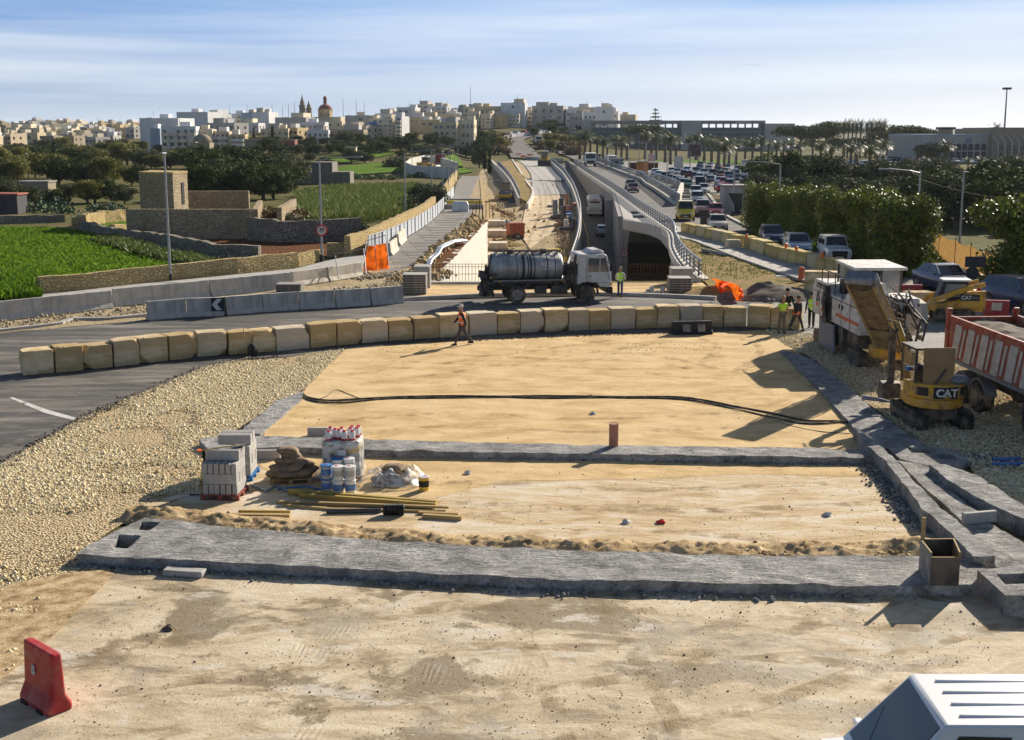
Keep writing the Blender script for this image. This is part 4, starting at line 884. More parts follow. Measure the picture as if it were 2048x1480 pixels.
def text(s,size,m,parent,loc,rot,name='lettering',ext=.006,sx=1):
 cu=bpy.data.curves.new(name,'FONT');cu.body=s;cu.size=size;cu.extrude=ext;cu.align_x='CENTER';cu.align_y='CENTER';cu.offset=size*.025
 to=bpy.data.objects.new(name,cu);COL.objects.link(to);bpy.context.view_layer.update()
 me=bpy.data.meshes.new_from_object(to.evaluated_get(bpy.context.evaluated_depsgraph_get()));bpy.data.objects.remove(to)
 me.materials.clear();me.materials.append(M(m));o=bpy.data.objects.new(name,me);COL.objects.link(o);o.parent=parent;o.location=loc;o.rotation_euler=rot;o.scale=(sx,1,1);return o
def wheel(parent,x,y,r,w,side,name='wheel',rimm='rim',dual=False,rr=.6):
 mb=MB();prof=[(r*.6,-w/2),(r*.93,-w/2),(r,-w*.32),(r,w*.32),(r*.93,w/2),(r*.6,w/2)]
 mb.lathe(prof,22,axis='y');mb.lathe([(r*rr,w*.5*side+.012*side),(r*rr*.92,w*.42*side),(r*.25,w*.36*side),(r*.22,w*.50*side),(.01,w*.52*side)],18,axis='y',m=1)
 for k in range(5):
  a=k*1.2566;mb.lathe([(r*.07,w*.38*side),(r*.07,w*.46*side)],6,(math.cos(a)*r*.42,0,math.sin(a)*r*.42),'y',0)
 o=mb.build(name,['tyre',rimm],parent,smooth=35);o.location=(x,y,r);return o
KINDS={'hatch':(4.0,1.75,1.48,.92,.98,.95,.25,-1.45,-1.9,.31),'suv':(4.45,1.85,1.68,1.05,1.10,1.0,.35,-1.75,-2.1,.36),'saloon':(4.5,1.78,1.45,.90,.96,.95,.2,-1.1,-1.75,.31),'estate':(4.6,1.8,1.55,.95,1.0,1.05,.3,-1.9,-2.2,.33),'jeep':(3.9,1.72,1.75,1.06,1.12,.75,.42,-1.7,-1.85,.37),'van':(4.2,1.8,1.9,1.1,1.12,1.25,.6,-1.95,-2.05,.32),'pickup':(5.0,1.85,1.75,1.1,1.12,.95,.3,-.7,-.95,.38),'panelvan':(5.3,2.0,2.3,1.25,1.3,2.1,1.25,-2.5,-2.62,.35)}
def car(kind,color,label,loc,rz,group=None,detail=True,scale=1,cat='car',name='parked_car'):
 L,W,Ht,hz,bz,x1,x2,x3,x4,wr=KINDS[kind];w=W/2;cm='car_'+color
 t=thing(name,label,cat,loc,rz,group);t.scale=(scale,)*3
 mb=MB()
 st=[(-L/2,.50,bz*.86,.80),(-L/2+.08,.32,bz*.97,.92),(-L/2+.4,.24,bz,.985),(-L*.18,.22,bz+.01,1),(x1-.1,.22,bz,1),(x1+.35,.23,hz,.985),(L/2-.45,.25,hz*.93,.95),(L/2-.12,.30,hz*.80,.86),(L/2,.42,hz*.66,.74)]
 if kind in('jeep','pickup'):st[-3:]=[(L/2-.4,.32,hz*.98,.96),(L/2-.1,.35,hz*.95,.93),(L/2,.42,hz*.85,.9)]
 secs=[]
 for x,zb,zt,k in st:y=w*k;secs.append([(x,-y*.9,zb),(x,-y,zb+(zt-zb)*.28),(x,-y,zb+(zt-zb)*.72),(x,-y*.93,zt-.03),(x,-y*.8,zt),(x,y*.8,zt),(x,y*.93,zt-.03),(x,y,zb+(zt-zb)*.72),(x,y,zb+(zt-zb)*.28),(x,y*.9,zb)])
 mb.loft(secs)
 cab=lambda x,top,z:[(x,-w*(.76 if top else.92),z),(x,w*(.76 if top else.92),z)]
 b1,b2,b3,b4=cab(x1,0,bz-.02),cab(x2,1,Ht),cab(x3,1,Ht-.04),cab(x4,0,bz-.02);xm=(x2+x3)/2;bm_=cab(xm,1,Ht+.03)
 A=[b1,b2,bm_,b3,b4];V=[p for q in A for p in q];zl=bz-.12
 V+=[(x1,-w*.92,zl),(x1,w*.92,zl),(x4,-w*.92,zl),(x4,w*.92,zl)]
 mb.add(V,[(0,1,3,2),(2,3,5,4),(4,5,7,6),(6,7,9,8),(0,2,4,6,8),(9,7,5,3,1)])
 wx=(L/2-.82,-L/2+.80)
 for x in wx:
  for s in(-1,1):mb.lathe([(wr*1.18,s*(w*.9)),(wr*1.18,s*(w+.012)),(wr*.3,s*(w+.012))],20,(x,0,wr*1.05),'y',1)
 mb.bb(L/2-.06,L/2+.015,-w*.55,w*.55,.42,hz*.62,1)
 mb.bb(-L/2-.015,-L/2+.1,-w*.7,w*.7,.36,.52,1)
 if kind in('suv','jeep','pickup'):mb.bb(-L/2+.3,L/2-.3,-w-.008,w+.008,.26,.40,1)
 mb.build('body',[cm,'black_plastic'],t,smooth=38,bevel=.05 if kind=='panelvan' else 0)
 V3=Vector
 def panel(nm,a,b,c,d,s0,s1,t0,t1,m='glass_dark'):
  a,b,c,d=map(V3,(a,b,c,d));f=lambda s,q:a.lerp(d,s).lerp(b.lerp(c,s),q);n=(d-a).cross(b-a).normalized()*.012
  cen=(a+b+c+d)/4
  if n.dot(cen-V3((xm,0,bz-.1)))<0:n=-n
  q=[f(s0,t0),f(s1,t0),f(s1,t1),f(s0,t1)];MB().add([p+n for p in q]+[p-n for p in q],[(0,1,2,3),(4,5,1,0),(5,6,2,1),(6,7,3,2),(7,4,0,3)]).build(nm,m,t)
 panel('windscreen',b1[0],b2[0],b2[1],b1[1],.05,.95,.08,.94)
 panel('rear_window',b4[0],b3[0],b3[1],b4[1],.1,.9,.25,.9)
 for s in(0,1):
  if kind in('van','panelvan'):panel('side_window',b1[s],b2[s],b3[s],b4[s],.07,.30 if kind=='van' else.24,.12,.88)
  else:
   panel('side_window',b1[s],b2[s],b3[s],b4[s],.08,.47,.12,.88);panel('side_window',b1[s],b2[s],b3[s],b4[s],.51,.92,.12,.88)
 for x in wx:
  for s in(-1,1):wheel(t,x,s*(w-.09),wr,.22,s)
 if detail:
  for s in(-1,1):
   MB().box(L/2-.10,s*w*.66,hz*.72,.16,.34,.15).build('headlight','light_white',t,bevel=.03)
   MB().box(-L/2+.05,s*w*.74,bz*.80,.10,.24,.22).build('tail_light','light_red',t,bevel=.02)
   MB().box(x1-.25,s*(w+.09),bz+.06,.12,.18,.13).build('wing_mirror',[cm],t,bevel=.03)
  MB().box(L/2+.02,0,.48,.02,.5,.11).build('number_plate','plate',t);MB().box(-L/2-.02,0,.62,.02,.5,.11).build('number_plate','plate',t)
  if kind=='jeep':MB().box(L/2+.02,0,hz*.74,.04,1.0,.22).build('grille','black_plastic',t)
  if kind in('suv','estate')or(kind=='panelvan' and color=='black'):
   for s in(-1,1):MB().bar((x2,s*w*.70,Ht+.03),(x3,s*w*.70,Ht+.0),.04,.05).build('roof_rail','black_plastic',t)
 return t
def hd(p,q):e=q-p;return math.atan2(e.y,e.x)
def put(kind,color,u,v,du,dv,label,scale=1,gz=None,**k):
 p=gz(u,v)if gz else G(u,v);q=gz(u+du,v+dv)if gz else G(u+du,v+dv)
 return car(kind,color,label,(p.x,p.y,p.z+.03),hd(p,q),scale=scale,name='queueing_car',**k)
QG='cars queueing on the right-hand road'
put('panelvan','black',1398,381,16,6,'black people carrier parked at the near end of the car park row',cat='van')
put('estate','white',1407,387,-10,8,'white estate car turning at the far end of the queue',group=QG)
put('suv','white',1391,394,4,20,'white hatchback SUV farthest back in the queue behind the silver SUV',group=QG)
put('suv','silver',1394,408,5,20,'silver SUV in the queue behind the yellow van and pickup',group=QG)
put('van','yellow',1370,440,8,24,'bright yellow delivery van at the head of the flyover lane',cat='van',scale=1.1)
put('pickup','pink',1405,430,5,24,'dark pinkish pickup truck in the queue beside the yellow van',cat='pickup',group=QG)
put('hatch','red',1431,433,10,18,'bright red hatchback in the queue beside the pickup',group=QG)
put('hatch','cream',1434,461,22,22,'pale cream hatchback behind the mossy block row',group=QG,scale=1.05)
put('suv','navy',1543,490,25,18,'dark navy SUV with one lit headlight behind the near block row',group=QG)
put('suv','skyblue',1594,510,34,20,'silver blue SUV between the navy SUV and the white jeep',group=QG)
put('jeep','white',1667,524,34,18,'boxy white jeep with slatted grille above the block row',group=QG,scale=1.12)
put('saloon','navy',1888,582,60,15,'glossy dark blue car with sun glinting on its windscreen beside the burlap fence',scale=1.12)
put('suv','navy',2042,622,50,10,'dark blue people carrier at the right edge behind the red plastic barrier',scale=1.08)
put('hatch','maroon',1266,385,11,16,'dark maroon hatchback driving down the flyover')
put('estate','grey',1261,378,10,15,'grey car following right behind the maroon hatchback on the flyover')
put('suv','white',1145,316,8,5,'white SUV high on the flyover behind the white lorry');put('suv','silver',1132,312,8,5,'silver SUV farthest up the flyover behind the white one')
def GF(u,v):
 d=ray(u,v);y=60.0
 while y<420:
  p=Vector((0,0,CAMZ))+d*(y/d.y)
  if p.z<=floorz(y):return Vector((p.x,y,floorz(y)))
  y+=.5
 return p
put('suv','silver',1204,472,-4,-12,'silver SUV driving down into the underpass ahead of the camera, red tail lights visible',gz=GF)
p=GF(1188,428);t=thing('city_bus','white city bus with red tail lights driving down into the underpass','bus',p,hd(p,GF(1186,419)))
mb=MB();secs=[[(x,-1.25,.35),(x,-1.25,2.9),(x,-1.05,3.1),(x,1.05,3.1),(x,1.25,2.9),(x,1.25,.35)]for x in(-6,6)];mb.loft(secs);mb.box(-.5,0,3.25,3,1.7,.3);mb.build('body','white_paint',t,bevel=.06)
for s in(-1,1):
 MB().bb(-5.6,5.4,s*1.26-.01,s*1.26+.01,1.5,2.6).build('side_window','glass_dark',t)
 for z,m_ in((.9,'light_red'),(2.75,'light_red')):MB().box(-6.03,s*1.02,z,.05,.18,.3 if z<1 else.16).build('tail_light',m_,t)
 MB().bar((-5.2,s*1.2,1.9),(-5.2,s*1.55,1.7),.08,.3).build('wing_mirror','black_plastic',t)
 for x in(-3.2,3.6):wheel(t,x,s*1.1,.48,.3,s)
MB().box(-6.02,0,2.45,.04,1.7,.28).build('rear_window','glass_dark',t);MB().box(-6.03,0,2.82,.04,.9,.18).build('display','light_red',t);MB().box(-6.02,0,1.1,.04,1.6,.8).build('engine_grille','road_white',t)
def lorry(p,rz,label,sc_=1,tank=False):
 t=thing('lorry',label,'lorry',p,rz);t.scale=(sc_,)*3
 mb=MB();mb.prism([(1.4,.8),(3.6,.8),(3.65,1.7),(3.4,3.0),(1.5,3.1)],-1.2,1.2,'y');mb.build('cab','white_paint',t,bevel=.06)
 MB().add([(3.68,-1.05,1.85),(3.68,1.05,1.85),(3.46,1.05,2.85),(3.46,-1.05,2.85)],[(0,1,2,3)]).build('windscreen','glass_dark',t)
 MB().box(3.66,0,1.15,.06,1.7,.5).build('grille','black_plastic',t)
 mb=MB()
 if tank:mb.lathe([(.3,-4.2),(1.1,-4.0),(1.2,-3.9),(1.2,1.0),(1.1,1.15),(.3,1.2)],18,(0,0,2.2),'x')
 else:mb.bb(-4.2,1.2,-1.2,1.2,1.05,2.3)
 mb.build('tank' if tank else 'load_bed','galv_dull' if not tank else 'truck_white',t,bevel=.05);MB().bb(-4.1,3.4,-.45,.45,.6,.95).build('chassis','black_metal',t)
 for x in(2.6,-2.0,-3.2):
  for s in(-1,1):wheel(t,x,s*1.05,.48,.32,s)
 for s in(-1,1):MB().box(3.64,s*.95,.98,.08,.3,.2).build('headlight','light_white',t)
 return t
p=G(1180,333);lorry(p,hd(p,G(1200,346)),'white lorry with a dark windscreen driving down the flyover',1.25)
p=GT(1075,289);lorry(p,-1.45,'pale blue and white lorry far up the road by the white barriers',1.1)
p=G(1222,333);lorry(p,-1.5,'white tank lorry parked beyond the flyover beside the palms',1.0,True)
pa,pb=G(1030,608),G(1175,604.5);c=pa.lerp(pb,.5)+Vector((0,.9,.02));kx=(pb-pa).length/4.05
t=thing('tanker_truck','old bitumen tanker truck with stained steel tank and white cab crossing the road','tanker truck',c,hd(pa,pb));t.scale=(kx*.965,)*3;t.location.x-=.15
mb=MB();prof=[(.02,-3.45),(.45,-3.42),(.70,-3.3),(.76,-3.18),(.76,.55),(.70,.66),(.45,.75),(.02,.78)];mb.lathe(prof,32,(0,0,2.02),'x')
for x in(-3.1,-2.3,-1.5,-.6,.45):mb.lathe([(.765,x-.025),(.775,x),(.765,x+.025)],32,(0,0,2.02),'x')
for x,w_ in((-1.62,.07),(-1.35,.03),(-1.2,.05),(-1.02,.02),(-.25,.025),(-2.0,.02),(-.95,.015),(.2,.02)):mb.lathe([(.764,x-w_),(.768,x),(.764,x+w_)],32,(0,0,2.02),'x',1)
mb.V=[(x,y*1.35,z)for x,y,z in mb.V];mb.build('tank',['tank_steel','oil_stain'],t,smooth=40)
MB().add([(x,-1.028-.012,z)for x,z in((-.62,2.1),(-.62,2.36),(-.50,2.36),(-.50,2.1))]+[(x,-1.035,z)for x,z in((-.45,2.1),(-.45,2.36),(-.3,2.36),(-.3,2.1),(-.22,2.05),(-.22,2.3),(-.05,2.38),(.1,2.3),(.1,2.05),(-.6,1.93),(.1,1.93),(.1,1.96),(-.6,1.96))],[(0,1,2,3),(4,5,6,7),(8,9,10,11,12),(13,14,15,16)]).build('emblem','road_white',t)
mb=MB();mb.bb(-3.9,3.2,-.42,.42,.72,1.0);mb.bb(-3.2,.7,-.8,.8,1.12,1.3);[mb.bb(x,x+.15,-.95,.95,1.0,1.4)for x in(-2.9,-1.5,.2)];mb.build('chassis','black_metal',t)
mb=MB();mb.bb(-3.35,.65,-1.05,-.98,1.28,1.36);mb.build('side_rail','galv_dull',t)
for x in(-3.0,.55):MB().box(x,-1.07,1.30,.14,.03,.06).build('reflector','light_amber',t)
mb=MB();mb.bb(-3.2,.6,-.35,-.25,2.86,2.92);mb.bb(-3.2,.6,.25,.35,2.86,2.92);[mb.bb(x,x+.06,-.35,.35,2.80,2.90)for x in np.arange(-3.1,.6,.45)];mb.lathe([(.22,2.78),(.22,2.95),(.2,2.98)],14,(-2.2,0,0));mb.lathe([(.22,2.78),(.22,2.95),(.2,2.98)],14,(-.3,0,0));mb.build('walkway','black_metal',t)
for s in(-.18,.22):
 for k in range(1):MB().tube([(-3.75,s-.4,.9),(-3.35,s-.4,2.8)],.03,6).build('ladder_rail','black_metal',t)
mb=MB();rs=random.Random(4)
for k in range(26):
 x,y,z=rs.uniform(-3.95,-3.3),rs.uniform(-1,1),rs.uniform(.5,1.7);mb.box(x,y,z,rs.uniform(.1,.35),rs.uniform(.1,.5),rs.uniform(.1,.4),rz=rs.uniform(-.3,.3),ry=rs.uniform(-.3,.3))
for k in range(9):mb.tube([(rs.uniform(-4.1,-3.5),rs.uniform(-.9,.9),rs.uniform(.5,1.0)),(rs.uniform(-4.0,-3.5),rs.uniform(-.9,.9),rs.uniform(1.3,1.8)),(rs.uniform(-3.7,-3.4),rs.uniform(-.7,.7),rs.uniform(1.2,2.2))],.045,6)
mb.build('spray_gear','black_metal',t)
mb=MB();mb.bar((-3.4,-1.2,.75),(-4.1,-1.1,.92),.9,.08);mb.bar((-4.1,-1.1,.92),(-4.0,-1.1,.55),.8,.08);mb.bar((-3.7,1.2,.6),(-3.7,-1.3,.6),.25,.22);mb.build('spray_bar','black_metal',t)
mb=MB()
for k in range(22):mb.box(rs.uniform(.75,1.5),rs.uniform(-1.05,1),rs.uniform(.8,2.0),rs.uniform(.1,.35),rs.uniform(.1,.4),rs.uniform(.15,.5))
mb.bb(-.9,-.3,-1.0,-.4,.55,1.0);mb.bb(.0,.9,-1.05,-.5,.5,1.0);[mb.tube([(rs.uniform(.7,1),-1.0,rs.uniform(1,1.4)),(rs.uniform(1,1.4),-1.05,rs.uniform(1.5,2.4)),(rs.uniform(1.3,1.5),-.9,rs.uniform(1.8,2.2))],.04,6)for _ in range(7)]
mb.build('pump_gear','black_metal',t)
mb=MB();mb.prism([(1.45,.98),(1.5,2.62),(1.6,2.74),(3.02,2.74),(3.16,2.66),(3.42,1.75),(3.46,1.0),(3.3,.82),(2.75,.86),(2.6,1.1),(1.7,1.1)],-1.1,1.1,'y');mb.build('cab','truck_white',t,bevel=.07)
MB().prism([(2.05,2.76),(2.35,2.95),(2.8,2.98),(3.05,2.86),(3.05,2.76)],-.75,.75,'y').build('roof_spoiler','truck_white',t,bevel=.04)
MB().add([(3.445,-.98,1.78),(3.445,.98,1.78),(3.20,.95,2.58),(3.20,-.95,2.58)],[(0,1,2,3)]).build('windscreen','glass_dark',t)
for s in(-1,1):
 MB().add([(x,s*1.108,z)for x,z in((2.05,1.72),(2.72,1.72),(2.72,2.50),(2.08,2.52))],[(0,1,2,3)]).build('door_window','glass_blue',t);MB().add([(x,s*1.108,z)for x,z in((2.78,1.72),(3.26,1.72),(3.06,2.5),(2.78,2.5))],[(0,1,2,3)]).build('quarter_window','glass_blue',t)
 mb=MB();[mb.bar(a,b,.02,.02)for a,b in(((1.98,s*1.105,1.05),(1.98,s*1.105,2.62)),((1.98,s*1.105,1.12),(3.2,s*1.105,1.12)),((3.3,s*1.105,1.3),(3.05,s*1.105,2.6)))];mb.box(2.15,s*1.115,1.5,.16,.02,.05);mb.build('door_trim','black_plastic',t)
 MB().box(3.40,s*1.0,1.02,.14,.24,.16).build('indicator','light_amber',t);MB().bar((3.2,s*1.1,2.3),(3.3,s*1.42,2.2),.05).box(3.3,s*1.42,2.05,.08,.2,.5).build('wing_mirror','black_plastic',t)
 wheel(t,2.03,s*.98,.50,.3,s,rimm='black_metal');wheel(t,-2.02,s*.92,.52,.5,s,rimm='rim')
 mb=MB();mb.loft([[(2.03+math.cos(a)*r_,s*y,.52+math.sin(a)*r_)for r_,y in((.62,.78),(.62,1.13),(.68,1.13),(.68,.78))]for a in np.linspace(-.1,math.pi+.1,9)]);mb.build('mudguard','black_plastic',t)
MB().bb(3.2,3.52,-1.1,1.1,.48,.86).build('bumper','black_plastic',t,bevel=.04)
for y in(-.62,.1):MB().box(1.49,y,2.25,.02,.45,.42).build('rear_window','glass_blue',t)
mb=MB();mb.box(1.65,-1.0,1.15,.12,.12,1.3);mb.tube([(1.3,-1.0,.9),(1.3,-1.0,2.3),(1.38,-1.0,2.75)],.08,8);mb.build('exhaust_stack','black_metal',t)
p=GR(1107,561);t=thing('small_digger','yellow cab frame of a small digger hidden behind the tanker','digger',p,.2);t.scale=(1.1,)*3
mb=MB();[mb.bar((x,y,.9),(x,y,2.95),.14)for x in(-.5,.45)for y in(-.45,.45)];mb.bb(-.62,.57,-.55,.55,2.85,3.0);mb.build('cab_frame','yellow_paint',t,bevel=.03)
MB().bb(-.9,.9,-.6,.6,.45,.95).build('body','yellow_paint',t,bevel=.06);MB().tube([(.6,0,.8),(1.2,0,2.2),(1.45,0,1.3)],.13,6).build('boom','yellow_paint',t)
for s in(-1,1):MB().bb(-1,1,s*.55-.15,s*.55+.15,0,.42).build('track','black_rubber',t,bevel=.12)
def crawler(parent,x,y,L,h,w,mname='black_rubber',nm='track'):
 mb=MB();n=28;pts=[]
 r=h/2;a=L/2-r
 for k in range(9):q=-math.pi/2+math.pi*k/8;pts.append((a+r*math.cos(q),r+r*math.sin(q)))
 for k in range(9):q=math.pi/2+math.pi*k/8;pts.append((-a+r*math.cos(q),r+r*math.sin(q)))
 mb.prism(pts,-w/2,w/2,'y')
 per=resample(pts,.14)
 for i,(px_,pz)in enumerate(per):
  cx,cz=px_,pz-r;d=Vector((px_-max(-a,min(a,px_)),0,cz));d=d.normalized()if d.length>.01 else Vector((0,0,1));ang=math.atan2(d.x,d.z);mb.box(px_+d.x*.015,0,pz+d.z*.015,.07,w*1.0+.02,.05,ry=ang)
 o=mb.build(nm,mname,parent);o.location=(x,y,0)
 mb=MB()
 for s in(-1,1):
  for xx in np.linspace(-a,a,4):mb.lathe([(r*.5,s*w/2),(r*.5,s*(w/2+.02)),(.02,s*(w/2+.025))],12,(xx,0,r),'y')
  mb.bb(-a,a,s*(w/2+.015)-.01,s*(w/2+.015)+.01,r*.75,r*1.35)
 mb.build('track_roller','dark_steel',o)
 return o
mo=Vector((15.45,52.6,.03));t=thing('milling_machine','large dusty white road milling machine with canopy and raised cleated conveyor','milling machine',mo,R(-90+2))
def ml(X,Y,z):
 return(-(Y-mo.y),X-mo.x,z)
mb=MB();mb.prism([(-3.5,1.35),(-3.55,2.5),(-3.3,2.95),(-1.2,2.95),(-1.1,2.55),(1.3,2.55),(1.5,2.9),(3.0,2.85),(3.25,2.2),(3.3,1.35)],-1.3,1.3,'y');mb.build('hull','machine_white',t,bevel=.05)
mb=MB();mb.bb(-3.1,2.9,-1.0,1.0,.75,1.36);mb.bb(-.9,.9,-1.2,1.2,.35,1.3);mb.build('chassis','dark_steel',t)
MB().prism([(-1.9,.12),(-1.8,1.3),(.25,1.3),(.45,.12)],-1.44,-1.34,'y').build('side_plate','galv_dull',t,bevel=.02)
mb=MB();mb.bb(-1.15,-.75,-1.52,-1.30,1.25,2.95);[mb.tube([(-1.0+.1*k,-1.42,2.9),(-.9+.1*k,-1.62,2.2),(-1.0+.12*k,-1.45,1.3)],.035,6)for k in range(4)];mb.bb(-.72,-.5,-1.42,-1.3,1.4,2.4);mb.build('hydraulic_column','black_metal',t)
mb=MB();[mb.bb(x,x+.025,-1.315,-1.298,1.4,2.8)for x in(-2.4,.9,2.1)];mb.bb(-3.4,3.1,-1.315,-1.298,2.42,2.45);mb.build('panel_joints','black_plastic',t)
for q_ in((.2,3.2,1.72,1.86),(-2.9,-2.6,1.75,1.92),(-2.1,-1.6,1.6,1.75)):MB().bb(q_[0],q_[1],-1.32,-1.30,q_[2],q_[3]).build('orange_stripe','orange_paint',t)
mb=MB();q=[(-2.85,2.05),(-2.45,2.05),(-2.65,2.42)]
for a,b in((0,1),(1,2),(2,0)):mb.bar((q[a][0],-1.315,q[a][1]),(q[b][0],-1.315,q[b][1]),.03,.05)
[mb.bar((x,-1.315,1.96),(x,-1.315,2.05),.03,.04)for x in(-2.8,-2.65)];mb.bb(-2.9,-1.7,-1.318,-1.30,2.62,2.68);[mb.bb(-2.8+.22*k,-2.66+.22*k,-1.318,-1.30,2.72,2.84)for k in range(5)];mb.bb(.5,.7,-1.318,-1.3,2.1,2.3);mb.bb(.9,1.15,-1.318,-1.3,2.1,2.3);mb.build('decal','sign_black',t)
MB().add([(-2.25,-1.32,1.95),(-1.9,-1.32,1.95),(-1.6,-1.32,2.5),(-1.95,-1.32,2.5)],[(0,1,2,3)]).build('blue_decal','galv_dull',t)
mb=MB();mb.box(-.75,.42,3.84,2.9,2.3,.12,ry=.02);mb.build('canopy','machine_white',t,bevel=.03)
mb=MB();[mb.bar((x,y,2.5),(x*1.02,y,3.82),.08)for x in(-2.0,.55)for y in(-.6,1.35)];mb.build('canopy_frame','black_metal',t)
MB().bb(.50,.54,.55,1.3,2.75,3.75).build('weather_screen','clear_pane',t)
mb=MB();mb.box(-.9,0,2.85,.5,1.6,.7);mb.box(-.4,-.5,3.0,.3,.4,.5);mb.box(-1.5,.4,2.8,.5,.5,.8);mb.build('control_console','black_plastic',t);mb=MB();[mb.tube([(x,-1.25,2.55),(x,-1.25,3.5)],.025,6)for x in(-2.3,-1.4,-.3,.9)];mb.tube([(-2.3,-1.25,3.5),(.9,-1.25,3.5)],.025,6);mb.build('handrail','black_metal',t)
for x in(-2.6,2.55):
 for y in(-1.05,1.05):
  crawler(t,x,y,1.55,.62,.38,'dark_steel');MB().tube([(x,y,.5),(x,y,1.45)],.17,10).build('leg_column','dark_steel',t)
mb=MB();rs=random.Random(19)
for k in range(22):a=Vector((rs.uniform(2.6,3.4),rs.uniform(-.5,1.0),rs.uniform(2.4,3.4)));b=Vector((rs.uniform(3.2,4.3),rs.uniform(-.3,1.2),rs.uniform(1.0,2.2)));mb.tube([a,a.lerp(b,.5)+Vector((.25,rs.uniform(-.2,.2),rs.uniform(0,.5))),b],rs.choice((.025,.035,.045)),5)
mb.build('hose_bundle','black_rubber',t)
ca,cb=Vector(ml(*P(1782,712,48.4))),Vector(ml(*P(1708,566,45.3)));ax=(cb-ca).normalized();sd=ax.cross(Vector((0,0,1))).normalized();nn=sd.cross(ax).normalized()
if nn.z<0:nn=-nn
Lc=(cb-ca).length
cv=thing('conveyor',None,None,ca);cv.parent=t;Mx=Matrix((ax,sd,nn)).transposed().to_4x4();Mx.translation=ca;cv.matrix_basis=Mx
bmx=MB()
for s in(-1,1):bmx.bb(-.3,Lc,s*.52-.05,s*.52+.05,-.2,.16);bmx.bb(-.3,Lc,s*.52-.09,s*.52+.09,.14,.2)
for x in np.arange(.2,Lc,.55):bmx.bb(x,x+.07,-.5,.5,.0,.07)
bmx.build('frame','conveyor_tan',cv)
MB().bb(-.2,Lc+.1,-.46,.46,-.13,-.09).build('belt','conveyor_belt',cv)
bmx=MB()
for x in np.arange(Lc*.42,Lc-.35,.16):bmx.bar((x,0,-.15),(x+.22,-.42,-.15),.06,.05);bmx.bar((x,0,-.15),(x+.22,.42,-.15),.06,.05)
for x in np.arange(.75,Lc*.40,.09):bmx.bb(x,x+.04,-.46,.46,-.2,-.14)
for x in np.arange(-.1,.7,.16):bmx.bar((x,0,-.15),(x+.22,-.42,-.15),.06,.05);bmx.bar((x,0,-.15),(x+.22,.42,-.15),.06,.05)
bmx.build('cleats','cleat_tan',cv)
bmx=MB();bmx.bb(Lc-.3,Lc+.3,-.60,.60,-.05,.34);bmx.build('discharge_hood','galv_dull',cv,bevel=.08);MB().lathe([(.16,-.5),(.16,.5)],14,(Lc+.3,0,-.12),'y').build('drum','galv_dull',cv)
bmx=MB();[bmx.tube([(x0,-.62,.3),(x0+.7,-.72,.5),(x0+1.5,-.62,.25)],.03,6)for x0 in(.3,.8,1.6,2.4)];[bmx.tube([(x0,.62,.3),(x0+.7,.75,.55),(x0+1.5,.62,.25)],.035,6)for x0 in(.2,.6,1.2,1.9,2.6,3.1)];bmx.build('hoses','black_rubber',cv)
mb=MB();mb.bar(ml(15.6,49.4,2.3),ml(13.9,46.3,3.6),.1);mb.bar(ml(15.6,49.4,2.0),ml(14.9,47.4,1.2),.14);mb.tube([ml(16.0,49.3,2.6),ml(16.3,48.2,2.2),ml(15.9,47.6,1.3)],.05,6);mb.tube([ml(16.2,49.3,2.7),ml(16.6,48.3,2.0),ml(16.2,47.8,1.1)],.05,6);mb.build('support_strut','black_metal',t)
mb=MB();mb.lathe([(.75,.62),(.8,.75),(.8,1.0),(.7,1.1)],18,ml(15.2,48.6,0)[:2]+(0,));mb.build('pivot_ring','cat_yellow',t)
mb=MB();rs=random.Random(9)
for k in range(24):mb.box(rs.uniform(2.9,3.6),rs.uniform(-.2,1.3),rs.uniform(.9,2.6),rs.uniform(.1,.3),rs.uniform(.1,.35),rs.uniform(.1,.4))
mb.build('front_fittings','dark_steel',t)
MB().bb(3.1,3.6,.55,1.15,1.4,2.3).build('front_box','machine_white',t,bevel=.04)
eo=G(1880,822,.66)+Vector((.1,1.0,0));eo.z=.03;t=thing('mini_excavator','yellow mini excavator with cardboard taped behind its cab, rear facing the camera','mini excavator',eo,R(90+3))
for s in(-1,1):crawler(t,.1,s*.75,2.5,.56,.38)
MB().bb(-.7,.8,-.55,.55,.25,.6).build('undercarriage','dark_steel',t)
MB().lathe([(.5,.56),(.5,.66)],20).build('slew_ring','black_metal',t)
def house(r,z0,z1,cutx):return[(r*math.cos(a)*1.0,r*.92*math.sin(a))for a in np.linspace(R(70),R(290),18)]+[(cutx,-.86),(cutx,.86)]
MB().prism([(x,y)for x,y in house(1.02,0,0,.75)],.66,.98,'z').build('lower_body','cat_yellow',t,bevel=.05)
MB().prism([(x,y)for x,y in house(1.06,0,0,.2)],.99,1.48,'z').build('counterweight','cat_yellow',t,bevel=.09,seg=3)
pl=MB();pl.loft([[(-1.065*math.cos(a)-.012,1.07*.92*math.sin(a),z)for z in(1.04,1.42)]for a in np.linspace(-.42,.42,8)],close=False);pl.build('name_plate','sign_black',t)
text('CAT',.36,'white_paint',t,(-1.10,0,1.23),(R(90),0,R(-90)),ext=.03)
MB().add([(-1.125,.1,1.07),(-1.125,-.1,1.07),(-1.125,0,1.17)],[(0,1,2)]).build('logo_triangle','cat_yellow',t)
for s in(-1,1):MB().box(-.80,s*.70,1.25,.12,.34,.26,rz=-s*.75).build('vent','black_plastic',t,bevel=.02)
mb=MB();[mb.bar((x,y,1.3),(x,y,2.58),.07)for x in(-.45,.75)for y in(.05,.82)];mb.bb(-.5,.8,.0,.87,2.55,2.63);mb.bar((-.45,.82,1.9),(.75,.82,1.9),.05);mb.build('cab_frame','black_metal',t)
